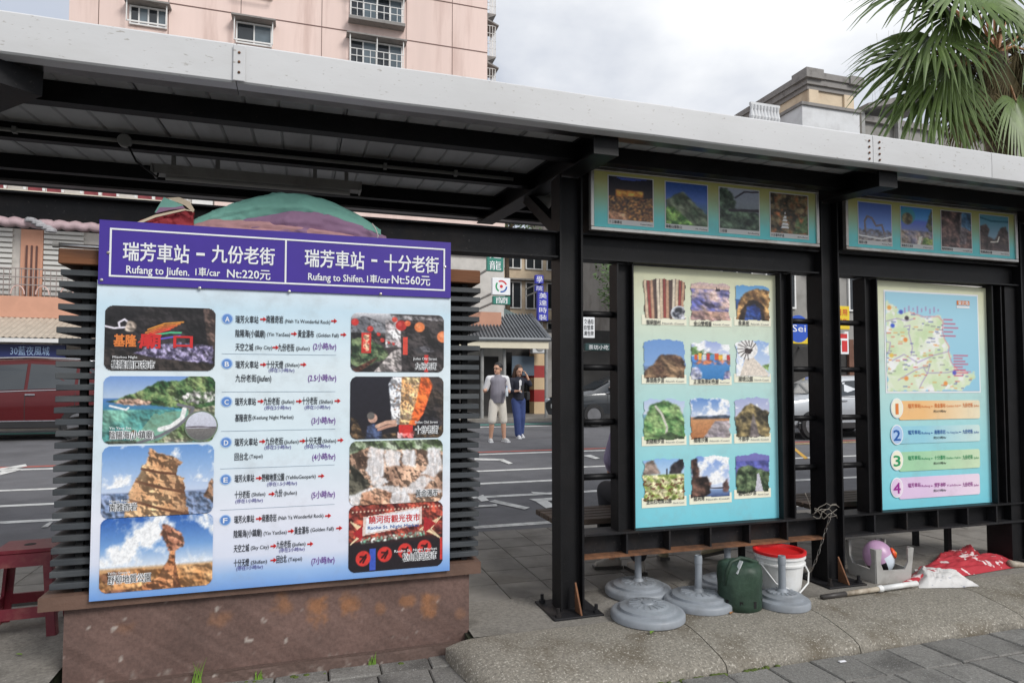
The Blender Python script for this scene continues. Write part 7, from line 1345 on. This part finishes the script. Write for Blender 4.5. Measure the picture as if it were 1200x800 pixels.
def fuse(m, name, mat, parent, vox=.011, smooth=4):
    """one continuous surface out of overlapping volumes"""
    ob = m.build('tmp', mat); md = ob.modifiers.new('r', 'REMESH'); md.mode = 'VOXEL'; md.voxel_size = vox; sm = ob.modifiers.new('s', 'SMOOTH'); sm.factor = .5; sm.iterations = smooth
    bpy.context.view_layer.update(); me = bpy.data.meshes.new_from_object(ob.evaluated_get(bpy.context.evaluated_depsgraph_get())); bpy.data.objects.remove(ob)
    me.name = name; me.polygons.foreach_set('use_smooth', [True] * len(me.polygons))
    if not me.materials: me.materials.append(MATS[mat] if isinstance(mat, str) else mat)
    o = bpy.data.objects.new(name, me); COL.objects.link(o); o.parent = parent; return o
M('skin', lin((206, 160, 134)), .55, var=.06, vs=8, bump=.03); M('hair_black', (.012, .011, .011), .5, var=.3, vs=30, bump=.3, bs=80, stretch=(1, 1, .2)); M('hair_brown', (.05, .026, .016), .5, var=.35, vs=30, bump=.3, bs=80, stretch=(1, 1, .2))
def hand(m, w, f, side, up=(0, 0, 1), curl=.5, s=1.0):
    """palm and five unequal bent fingers from the wrist w towards f"""
    w = Vector(w); f = Vector(f).normalized(); u = Vector(up); sd = f.cross(u).normalized() * side; u = sd.cross(f).normalized() * side
    for k, q in enumerate((-.026, -.009, .009, .026)): capsule(m, w + sd * q * .6 * s, .014 * s, w + f * .075 * s + sd * q * s, .013 * s, 8, 3)
    for k, (q, l) in enumerate(((-.028, .062), (-.010, .074), (.010, .070), (.028, .054))):
        a = w + f * .078 * s + sd * q * s; b = a + (f * math.cos(curl * .6) - u * math.sin(curl * .6)) * l * .5 * s; c = b + (f * math.cos(curl * 1.5) - u * math.sin(curl * 1.5)) * l * .5 * s; capsule(m, a, .0095 * s, b, .009 * s, 8, 3); capsule(m, b, .009 * s, c, .0075 * s, 8, 3)
    a = w + f * .022 * s - sd * .026 * s; b = a + (f * .6 - sd * .7 - u * .3).normalized() * .038 * s; c = b + (f * .9 - sd * .2 - u * .3).normalized() * .032 * s; capsule(m, a, .012 * s, b, .0105 * s, 8, 3); capsule(m, b, .0105 * s, c, .0085 * s, 8, 3)
def head(o, m, c, yaw, tilt=0):
    """skull, face and ears into the body volume; eyes and mouth as small parts; returns a matrix for hair"""
    T = Matrix.Translation(c) @ Matrix.Rotation(yaw, 4, 'Z') @ Matrix.Rotation(tilt, 4, 'X') @ Matrix.Scale(1.1, 4); h = MB(); ball(h, (0, .008, .02), .076, .094, .098); ball(h, (0, -.018, -.045), .058, .070, .068); ball(h, (0, -.066, -.092), .024, .02, .018); capsule(h, (0, -.088, .01), .010, (0, -.106, -.030), .014, 8, 3)
    for s in (-1, 1): ball(h, (s * .079, .012, -.015), .010, .020, .032, 10, 8); capsule(h, (s * .016, -.082, .024), .009, (s * .046, -.076, .022), .008, 8, 3)
    h.xf(T); m.add(h.v, h.f)
    for s in (-1, 1):
        e_ = MB(); ball(e_, T @ Vector((s * .031, -.0835, .004)), .0105, .008, .0065, 10, 8); e_.build('eye', 'ink_black', o, smooth=True)
    e_ = MB(); capsule(e_, T @ Vector((-.020, -.085, -.060)), .0055, T @ Vector((.020, -.085, -.060)), .0055, 8, 3); e_.build('mouth', flat('lip', (168, 96, 88)), o, smooth=True); return T
def limb(m, pts, rs_, n=14):
    for a, b, ra, rb in zip(pts, pts[1:], rs_, rs_[1:]): capsule(m, a, ra, b, rb, n)
def shoe(o, heel, toe, mat, sole, z=0.0, s=1.0):
    heel, toe = Vector(heel), Vector(toe); d = (toe - heel).normalized(); m = MB()
    capsule(m, heel + Vector((0, 0, .045 * s)), .038 * s, heel.lerp(toe, .55) + Vector((0, 0, .042 * s)), .042 * s); capsule(m, heel.lerp(toe, .5) + Vector((0, 0, .036 * s)), .043 * s, toe - d * .03 + Vector((0, 0, .032 * s)), .034 * s); capsule(m, heel + Vector((0, 0, .05 * s)), .036 * s, heel + d * .02 + Vector((0, 0, .095 * s)), .04 * s)
    f_ = fuse(m, 'shoe', mat, o, .009, 3); m = MB(); m.bar(heel - d * .03 + Vector((0, 0, .010)), toe + d * .005 + Vector((0, 0, .010)), .082 * s, .022); q = m.build('sole', sole); q.parent = f_; return f_
# --- man walking, grey and white shirt, cream shorts
pm = rl(583, 517.5); zg = road_z(pm.y); mn = thing('person', 'man walking in a grey shirt with white sleeves and cream shorts, looking to the left', 'person', (0, 0, 0))
sk = MB(); hipz = .86
HL, HR = Vector((-.085, 0, .86)), Vector((.085, 0, .86)); KL, KR = Vector((-.13, -.03, .47)), Vector((.13, .0, .47)); AL, AR = Vector((-.145, .03, .085)), Vector((.15, .0, .085))
for H_, K_, A_ in ((HL, KL, AL), (HR, KR, AR)): limb(sk, [H_, K_, K_.lerp(A_, .35), A_], [.088, .058, .056, .038])
ball(sk, (0, .0, .90), .155, .11, .11); limb(sk, [(0, 0, .92), (0, -.015, 1.10), (0, 0, 1.30), (0, .005, 1.38)], [.125, .135, .135, .10]); limb(sk, [(-.14, 0, 1.36), (.14, 0, 1.36)], [.07, .07]); limb(sk, [(0, .005, 1.38), (0, -.01, 1.49)], [.055, .052])
SLh, SRh = Vector((-.19, 0, 1.355)), Vector((.19, 0, 1.355)); EL, ER = Vector((-.27, .05, 1.10)), Vector((.27, .04, 1.09)); WL, WR = Vector((-.30, -.14, 1.13)), Vector((.17, -.20, 1.10))
limb(sk, [SLh, EL, WL], [.058, .042, .029]); limb(sk, [SRh, ER, WR], [.058, .042, .029]); hand(sk, WL, (-.35, -.8, .15), -1, curl=.9); hand(sk, WR, (-.5, -.75, .1), 1, curl=1.5)
T = head(mn, sk, Vector((0, -.02, 1.585)), R(-52)); fuse(sk, 'body', 'skin', mn, .0095)
hr = MB(); h_ = MB(); ball(h_, (0, .02, .045), .084, .097, .090); h_.xf(T); c_ = MB(); hr.add(h_.v, h_.f); ho_ = fuse(hr, 'hair', 'hair_black', mn, .012)
for v_ in ho_.data.vertices:
    q = T.inverted() @ v_.co
    if q.y < -.045 and q.z < .07: q.y = max(q.y, -.055); q.z = max(q.z, .066); v_.co = T @ q
gl_ = MB()
for s in (-1, 1): gl_.tube([T @ Vector((s * .031 + .022 * math.cos(t), -.098, .004 + .016 * math.sin(t))) for t in [2 * math.pi * k / 12 for k in range(13)]], .0032, 6)
gl_.tube([T @ Vector((-.009, -.1, .008)), T @ Vector((.009, -.1, .008))], .003, 6)
for s in (-1, 1): gl_.tube([T @ Vector((s * .053, -.096, .006)), T @ Vector((s * .082, .01, .01))], .003, 6)
gl_.build('glasses', 'trim_black', mn)
flat('shirt_grey', (136, 133, 142), .85, var=.12); flat('shirt_white', (222, 222, 224), .85); flat('shorts_cream', (222, 216, 204), .85, var=.1); flat('sneaker_grey', (206, 206, 204), .7)
s_ = MB(); limb(s_, [(0, 0, .87), (0, -.02, 1.05), (0, -.005, 1.28), (0, .005, 1.37)], [.155, .168, .158, .115]); limb(s_, [(-.15, 0, 1.345), (.15, 0, 1.345)], [.084, .084]); ball(s_, (0, -.03, 1.02), .17, .15, .13); t_ = fuse(s_, 'shirt', 'shirt_grey', mn, .013)
for v_ in t_.data.vertices: v_.co.z = max(v_.co.z, .845)
for a, b in ((SLh, EL), (SRh, ER)): s_ = MB(); limb(s_, [a + Vector((0, 0, .01)), a.lerp(b, .5), a.lerp(b, .8)], [.078, .070, .066]); limb(s_, [a + Vector((0, 0, .015)), a.lerp(Vector((0, 0, 1.43)), .55)], [.068, .058]); fuse(s_, 'sleeve', 'shirt_white', mn, .013)
s_ = MB(); ball(s_, (0, 0, .87), .17, .125, .10)
for H_, K_ in ((HL, KL), (HR, KR)): limb(s_, [H_, H_.lerp(K_, .5), H_.lerp(K_, 1.02)], [.105, .100, .092])
fuse(s_, 'shorts', 'shorts_cream', mn, .013)
shoe(mn, AL + Vector((0, .04, -.085)), AL + Vector((-.03, -.18, -.085)), 'sneaker_grey', 'ink_white'); shoe(mn, AR + Vector((0, .04, -.085)), AR + Vector((.05, -.18, -.085)), 'sneaker_grey', 'ink_white')
bt = thing('water_bottle', 'small clear water bottle held by the walking man', 'bottle', (0, 0, 0)); m = MB(); bc = WR + Vector((-.045, -.075, -.01)); m.lathe([(0, -.1), (.03, -.1), (.032, -.09), (.031, .05), (.014, .08), (.014, .10), (0, .10)], bc, 18); m.build('flask', flat('bottle_clear', (206, 214, 220), .12), bt, smooth=True); m = MB(); m.lathe([(.016, .10), (.016, .118), (0, .118)], bc, 14); m.build('cap', 'ink_blue', bt)
for o_ in (mn, bt): o_.location = (pm.x, pm.y, zg); o_.scale = (.975, .975, .975)
# --- woman, dark top, blue trousers, hand to her hair
pw_ = rl(607.5, 513); zg = road_z(pw_.y); wn = thing('person', 'woman in a dark top and blue trousers raising a hand to her brown hair', 'person', (0, 0, 0)); sk = MB()
HL, HR = Vector((-.075, 0, .84)), Vector((.075, 0, .84)); KL, KR = Vector((-.05, -.06, .46)), Vector((.09, .03, .46)); AL, AR = Vector((-.02, -.06, .08)), Vector((.09, .12, .10))
for H_, K_, A_ in ((HL, KL, AL), (HR, KR, AR)): limb(sk, [H_, K_, K_.lerp(A_, .35), A_], [.085, .053, .050, .033])
ball(sk, (0, 0, .88), .145, .105, .11); limb(sk, [(0, 0, .92), (0, 0, 1.06), (0, -.01, 1.24), (0, 0, 1.33)], [.11, .105, .115, .085]); limb(sk, [(-.12, 0, 1.32), (.12, 0, 1.32)], [.058, .058]); limb(sk, [(0, .0, 1.34), (0, -.01, 1.44)], [.045, .043])
SLh, SRh = Vector((-.165, 0, 1.315)), Vector((.165, 0, 1.315)); EL, ER = Vector((-.22, .0, 1.06)), Vector((.27, -.04, 1.22)); WL, WR = Vector((-.07, -.18, 1.07)), Vector((.17, -.08, 1.44))
limb(sk, [SLh, EL, WL], [.048, .036, .025]); limb(sk, [SRh, ER, WR], [.048, .036, .025]); hand(sk, WL, (.6, -.6, .25), -1, curl=1.2, s=.92); hand(sk, WR, (-.45, .1, .85), 1, curl=.6, s=.92)
T = head(wn, sk, Vector((0, -.03, 1.535)), R(18), R(16)); fuse(sk, 'body', 'skin', wn, .0095)
hr = MB(); h_ = MB(); ball(h_, (0, .022, .042), .086, .098, .092); limb(h_, [(-.07, .03, .03), (-.085, .03, -.10), (-.075, .02, -.26), (-.06, .0, -.34)], [.04, .04, .035, .02]); limb(h_, [(.07, .03, .03), (.085, .03, -.10), (.08, .03, -.24), (.07, .02, -.30)], [.04, .04, .035, .02]); limb(h_, [(0, .08, .03), (0, .085, -.2), (0, .07, -.32)], [.06, .07, .04]); h_.xf(T); hr.add(h_.v, h_.f); ho_ = fuse(hr, 'hair', 'hair_brown', wn, .012)
for v_ in ho_.data.vertices:
    q = T.inverted() @ v_.co
    if q.y < -.045 and -.06 < q.z < .07 and abs(q.x) < .07: q.y = -.04; q.z = max(q.z, .066); v_.co = T @ q
flat('top_dark', (40, 42, 54), .85, var=.15); flat('jeans_blue', (58, 74, 124), .85, var=.15); flat('sneaker_white', (226, 226, 228), .7)
s_ = MB(); limb(s_, [(0, 0, .89), (0, 0, 1.06), (0, -.01, 1.24), (0, 0, 1.325)], [.135, .128, .134, .098]); limb(s_, [(-.13, 0, 1.31), (.13, 0, 1.31)], [.07, .07]); limb(s_, [SLh, SLh.lerp(EL, 1.0), EL.lerp(WL, .5)], [.066, .056, .048]); limb(s_, [SRh, SRh.lerp(ER, 1.0), ER.lerp(WR, .35)], [.066, .056, .048]); t_ = fuse(s_, 'top', 'top_dark', wn, .013)
for v_ in t_.data.vertices: v_.co.z = max(v_.co.z, .865)
s_ = MB(); ball(s_, (0, 0, .87), .155, .115, .10)
for H_, K_, A_ in ((HL, KL, AL), (HR, KR, AR)): limb(s_, [H_, K_, A_ + Vector((0, 0, .02))], [.098, .086, .082])
fuse(s_, 'trousers', 'jeans_blue', wn, .013)
shoe(wn, AL + Vector((0, .04, -.08)), AL + Vector((-.01, -.17, -.08)), 'sneaker_white', 'ink_white', s=.92); shoe(wn, AR + Vector((0, .04, -.08)), AR + Vector((.02, -.16, -.095)), 'sneaker_white', 'ink_white', s=.92)
m = MB(); m.prism([(-.045, 1.06), (.03, 1.03), (.02, 1.14), (.03, 1.30), (.0, 1.34), (-.03, 1.30), (-.02, 1.16)], -.152, -.140, 'y'); m.build('scarf', 'sneaker_white', wn)
phn = thing('phone', 'dark phone held by the woman at her waist', 'phone', (0, 0, 0)); MB().box(-.03, .045, -.262, -.252, 1.06, 1.20, .004).build('handset', 'trim_black', phn); MB().box(-.027, .042, -.2521, -.2505, 1.065, 1.195).build('screen', 'car_glass', phn)
wb = thing('shoulder_bag', 'dark shoulder bag hanging at the woman\'s side', 'bag', (0, 0, 0)); MB().box(.17, .26, -.08, .14, .86, 1.06, .02).build('pouch', 'trim_black', wb); m = MB(); m.tube([(.215, .03, 1.05), (.20, .06, 1.22), (.13, .07, 1.40), (.06, .05, 1.42)], .01, 6); m.build('bag_strap', 'trim_black', wb, smooth=True)
for o_ in (wn, phn, wb): o_.location = (pw_.x, pw_.y, zg); o_.scale = (.985, .985, .985)
# --- people sitting on the bench behind the photo board, backs to the camera: shoes show below it
def sitter(x, y, label, top, trousers, shoemat, feet, hairm='hair_black'):
    o = thing('person', label, 'person', (0, 0, 0)); sk = MB(); ball(sk, (0, .0, .56), .16, .12, .10); limb(sk, [(0, 0, .58), (0, -.03, .80), (0, -.01, 1.0), (0, 0, 1.06)], [.12, .125, .125, .09]); limb(sk, [(-.13, 0, 1.04), (.13, 0, 1.04)], [.062, .062]); limb(sk, [(0, 0, 1.06), (0, .01, 1.17)], [.05, .048]); S_ = [Vector((-.175, 0, 1.04)), Vector((.175, 0, 1.04))]; E_ = [Vector((-.24, .04, .80)), Vector((.24, .06, .80))]; W_ = [Vector((-.13, .24, .69)), Vector((.13, .25, .69))]
    for i in (0, 1): limb(sk, [S_[i], E_[i], W_[i]], [.05, .04, .027]); hand(sk, W_[i], (.3 * (1 - 2 * i), .9, -.1), 1 if i else -1, curl=.6)
    K_ = [Vector((-.10, .42, .53)), Vector((.10, .42, .53))]
    for i in (0, 1): h = Vector((-.085 if i == 0 else .085, .02, .55)); a = Vector((feet[i][0], feet[i][1], feet[i][2] + .085)); limb(sk, [h, K_[i], K_[i].lerp(a, .35), a], [.085, .056, .052, .036])
    T = head(o, sk, Vector((0, .02, 1.27)), math.pi + .2, .15); fuse(sk, 'body', 'skin', o, .011); h_ = MB(); ball(h_, (0, .024, .036), .086, .099, .096); h_.xf(T); fuse(h_, 'hair', hairm, o, .014)
    s_ = MB(); limb(s_, [(0, 0, .56), (0, -.03, .80), (0, -.01, 1.0), (0, 0, 1.05)], [.148, .15, .146, .10]); limb(s_, [(-.14, 0, 1.03), (.14, 0, 1.03)], [.076, .076])
    for i in (0, 1): limb(s_, [S_[i], E_[i], E_[i].lerp(W_[i], .6)], [.07, .06, .05])
    fuse(s_, 'top', top, o, .015); s_ = MB(); ball(s_, (0, 0, .555), .17, .13, .10)
    for i in (0, 1): h = Vector((-.085 if i == 0 else .085, .02, .55)); a = Vector((feet[i][0], feet[i][1], feet[i][2] + .13)); limb(s_, [h, K_[i], a], [.098, .072, .062])
    fuse(s_, 'trousers', trousers, o, .015)
    for i in (0, 1): h = Vector(feet[i][:3]); d = Vector((feet[i][3], feet[i][4], feet[i][5])).normalized(); shoe(o, h - d * .035, h + d * .135, shoemat, flat('sole_dark', (70, 66, 62)), s=.82)
    o.location = (x, y, 0); return o
flat('top_lavender', (170, 158, 190), .85, var=.1); flat('trousers_dark', (48, 48, 54), .85, var=.12); flat('top_navy', (44, 54, 84), .85, var=.1); flat('shoe_taupe', (178, 170, 160), .75, var=.12); flat('shoe_olive', (160, 150, 122), .75, var=.12)
fa, fb = atZ(718, 665, 0), atZ(748, 671, 0); xs1 = 2.20
sitter(xs1, 3.97, 'person in a lavender top seated behind the photo board, pale shoes below it', 'top_lavender', 'trousers_dark', 'shoe_taupe', [(fa.x - xs1, fa.y - 3.97, 0, -.92, .15, 0), (fb.x - xs1, fb.y - 3.97, 0, -.05, .98, 0)])
fa, fb = atZ(778, 660, 0), atZ(842, 656, 0); xs2 = 2.86
sitter(xs2, 3.97, 'person seated behind the photo board at right, one olive shoe tipped on its toe', 'top_navy', 'trousers_dark', 'shoe_olive', [(fa.x - xs2, fa.y - 3.97, .03, .35, .85, -.15), (fb.x - xs2, fb.y - 3.97, .05, -.6, .5, -.25)])
# ================================================================== PALM AND TREES
M('palm_green', lin((88, 110, 50)), .5, var=.3, vs=6, bump=.05, ovar=.18); M('palm_pale', lin((110, 132, 80)), .5, var=.3, vs=6, bump=.05); M('palm_dry', lin((96, 84, 50)), .8, var=.35, vs=8, ovar=.25); M('palm_trunk', lin((112, 98, 84)), .95, var=.3, vs=6, bump=.5, bs=20, stretch=(1, 1, 4)); M('petiole', lin((176, 128, 88)), .6, var=.2, vs=10)
def fan(m, c, ax, nrm, rad, spread=105, n=44, droop=.35, seed=1):
    rs_ = random.Random(seed); c = Vector(c); ax = Vector(ax).normalized(); nrm = Vector(nrm); sd = ax.cross(nrm).normalized(); nrm = sd.cross(ax).normalized(); dth = R(2 * spread / n)
    for k in range(n):
        th = R(-spread) + dth * (k + .5); L_ = rad * (.78 + .22 * math.cos(th * .8)) * rs_.uniform(.9, 1.06); d = (ax * math.cos(th) + sd * math.sin(th)); p = (ax * -math.sin(th) + sd * math.cos(th)); prev = None
        dr = droop * rs_.uniform(.6, 1.5)
        for i, s in enumerate((.04, .3, .5, .72, .9, 1.05)):
            q = c + d * L_ * s; q.z -= dr * L_ * max(0, s - .25) ** 2 * 1.6; w = min(L_ * s * math.tan(dth / 2) * 1.0, L_ * .5 * math.tan(dth / 2) * max(.05, min(1, (1.08 - s) / .40))); f = nrm * w * .55
            cur = (q - p * w, q + f, q + p * w)
            if prev: m.quad(prev[0], prev[1], cur[1], cur[0]); m.quad(prev[1], prev[2], cur[2], cur[1])
            prev = cur
PC = atY(1166, 58, 5.95); pm_ = thing('palm_tree', 'tall fan palm with drooping green fronds behind the right end of the shelter', 'tree', (PC.x, 5.95, -.03))
m = MB(); m.tube([(PC.x + .02 * math.sin(z * 2), 5.95, z) for z in np.linspace(-.05, PC.z - .1, 16)], [.19 - .05 * k / 15 + .008 * (k % 2) for k in range(16)], 16); m.build('trunk', 'palm_trunk', pm_, smooth=True)
def frond(u, v, y, axu, nrm, rad, seed, mat='palm_green', droop=.35, spread=112, n=32):
    c = atY(u, v, y); ax = (atY(u + axu[0], v + axu[1], y + axu[2]) - c); m = MB(); fan(m, c, ax, nrm, rad * .92, spread, n, droop, seed); f_ = m.build('frond' if mat != 'palm_dry' else 'dry_frond', mat, pm_)
    m = MB(); a = Vector((PC.x, 5.95, PC.z - .15)); mid = a.lerp(c, .55) + Vector((0, 0, .12)); m.tube([a, a.lerp(mid, .5) + Vector((0, 0, .04)), mid, mid.lerp(c, .6), c], [.022, .018, .015, .013, .011], 6); q = m.build('petiole', 'petiole' if mat != 'palm_dry' else 'palm_dry'); q.parent = f_; q.location = -Vector(pm_.location) - Vector(f_.location); return f_
cn_ = -ray(1100, 60)
for a in ((1092, 42, 5.75, (-60, 22, 0), (.1, -.6, 1), 1.02, 1), (1096, 104, 5.9, (-52, 40, -.1), (-.3, -.8, .6), .95, 2), (1108, 8, 5.8, (-40, -40, .1), (0, -.7, .8), 1.1, 3), (1140, -30, 5.9, (0, -60, .2), (0, -1, .3), 1.1, 4), (1190, 118, 5.7, (26, 60, -.1), (.2, -1, .3), .95, 5), (1215, 40, 5.9, (60, 10, 0), (0, -.5, 1), 1.1, 6), (1200, -30, 6.0, (40, -50, .2), (0, -.8, .6), 1.1, 7), (1120, 20, 5.6, (-30, 60, -.3), (-.2, -1, .3), .9, 8), (1165, 0, 6.6, (0, -40, 1), (0, .3, 1), 1.0, 9), (1230, 90, 6.4, (50, 40, .3), (.3, .2, 1), 1.0, 10), (1180, 10, 5.55, (30, 40, -.4), (.1, -1, .5), .85, 12), (1082, 66, 6.0, (-50, 34, 0), (-.1, -.7, .7), 1.0, 13), (1112, 82, 5.7, (-30, 60, -.2), (-.3, -1, .3), .85, 14), (1130, -10, 5.6, (-40, 10, -.3), (0, -.8, .8), 1.05, 15), (1168, -6, 5.5, (6, 40, -.5), (0, -1, .5), .95, 16), (1090, -10, 5.9, (-40, 0, .1), (0, -.7, .8), 1.05, 19), (1205, 60, 5.8, (40, 30, 0), (.1, -1, .3), .8, 20)): frond(*a, droop=(.22, .34, .5)[a[6] % 3])
rs_ = random.Random(9)
for k in range(26):
    u, v = rs_.uniform(1118, 1200), rs_.uniform(56, 150); frond(u, v, rs_.uniform(5.75, 6.2), (rs_.uniform(-20, 20), 60, rs_.uniform(-.2, .2)), (rs_.uniform(-.6, .6), -1, .1), rs_.uniform(.45, .7), 30 + k, 'palm_dry', .1, 60, 16)
m = MB()
for k in range(700):                                  # loose threads and old fibres hanging in the crown
    u, v = rs_.uniform(1105, 1202), rs_.uniform(45, 160); p = atY(u, v, rs_.uniform(5.6, 6.2)); l = rs_.uniform(.12, .5); w_ = rs_.uniform(.002, .008); dx = rs_.uniform(-.12, .12); m.quad(p, p + Vector((w_, 0, 0)), p + Vector((w_ * .4 + dx, .02, -l)), p + Vector((dx, .02, -l)))
for k in range(60):
    u, v = rs_.uniform(1020, 1110), rs_.uniform(35, 115); p = atY(u, v, rs_.uniform(5.6, 5.95)); l = rs_.uniform(.1, .35); dx = rs_.uniform(-.03, .03); m.quad(p, p + Vector((.0035, 0, 0)), p + Vector((.001 + dx, .0, -l)), p + Vector((dx, 0, -l)))
tag(m.build('fibres', 'palm_dry', pm_), kind='stuff')
for q in ([(1178, 36), (1160, 44), (1142, 58), (1131, 76)], [(1186, 46), (1172, 58), (1158, 66), (1150, 80)]): m = MB(); m.tube([atY(u, v, 5.55) for u, v in q], [.024, .02, .016, .01], 8); m.build('flower_stalk', 'petiole', pm_, smooth=True)
pl_ = thing('planter', 'low round concrete planter at the foot of the palm', 'planter', (PC.x, 5.95, 0)); m = MB(); m.lathe([(.55, -.03), (.55, .22), (.47, .22), (.47, .12), (0, .12)], (PC.x, 5.95, 0), 28); m.build('ring', 'concrete_walk', pl_, auto=40)
M('leaf_green', lin((78, 100, 58)), .6, var=.35, vs=3, ovar=.1); M('bark', lin((90, 76, 62)), .95, var=.3, vs=6, bump=.4, bs=20)
def tree(x, y, z0, h, rx, rz, seed, label):
    t = thing('street_tree', label, 'tree', (x, y, z0), 'street trees'); rs_ = random.Random(seed); m = MB(); top = Vector((x, y, z0 + h - rz)); m.tube([(x, y, z0), (x + .08, y, z0 + (h - rz) * .5), top, top + Vector((0, 0, rz * .5))], [.16, .13, .10, .03], 10); cl = []
    for k in range(11):
        a = rs_.uniform(0, 6.28); e_ = top + Vector((math.cos(a) * rx * rs_.uniform(.3, .8), math.sin(a) * rx * rs_.uniform(.3, .8), rs_.uniform(-.4, .75) * rz)); m.tube([top - Vector((0, 0, rz * .3)), top.lerp(e_, .5) + Vector((0, 0, .1)), e_], [.06, .04, .015], 6); cl.append(e_)
    m.build('trunk', 'bark', t, smooth=True); m = MB()
    for k in range(3200):
        c = cl[rs_.randrange(len(cl))]; d = Vector((rs_.gauss(0, 1), rs_.gauss(0, 1), rs_.gauss(0, .8))).normalized() * rs_.random() ** .5 * rx * .48; p = c + d; s = rs_.uniform(.06, .12); a = Vector((rs_.uniform(-1, 1), rs_.uniform(-1, 1), rs_.uniform(-.6, .4))).normalized(); b = a.orthogonal().normalized(); m.quad(p - a * s, p + b * s * .5, p + a * s, p - b * s * .5)
    tag(m.build('crown', 'leaf_green', t), kind='stuff')
tree(11.3, 21.0, .27, 6.4, 1.7, 1.7, 4, 'leafy street tree seen between the first column and the photo board'); tree(9.6, 31.5, .27, 11.2, 2.0, 2.2, 8, 'tall tree whose top shows under the roof bracket')
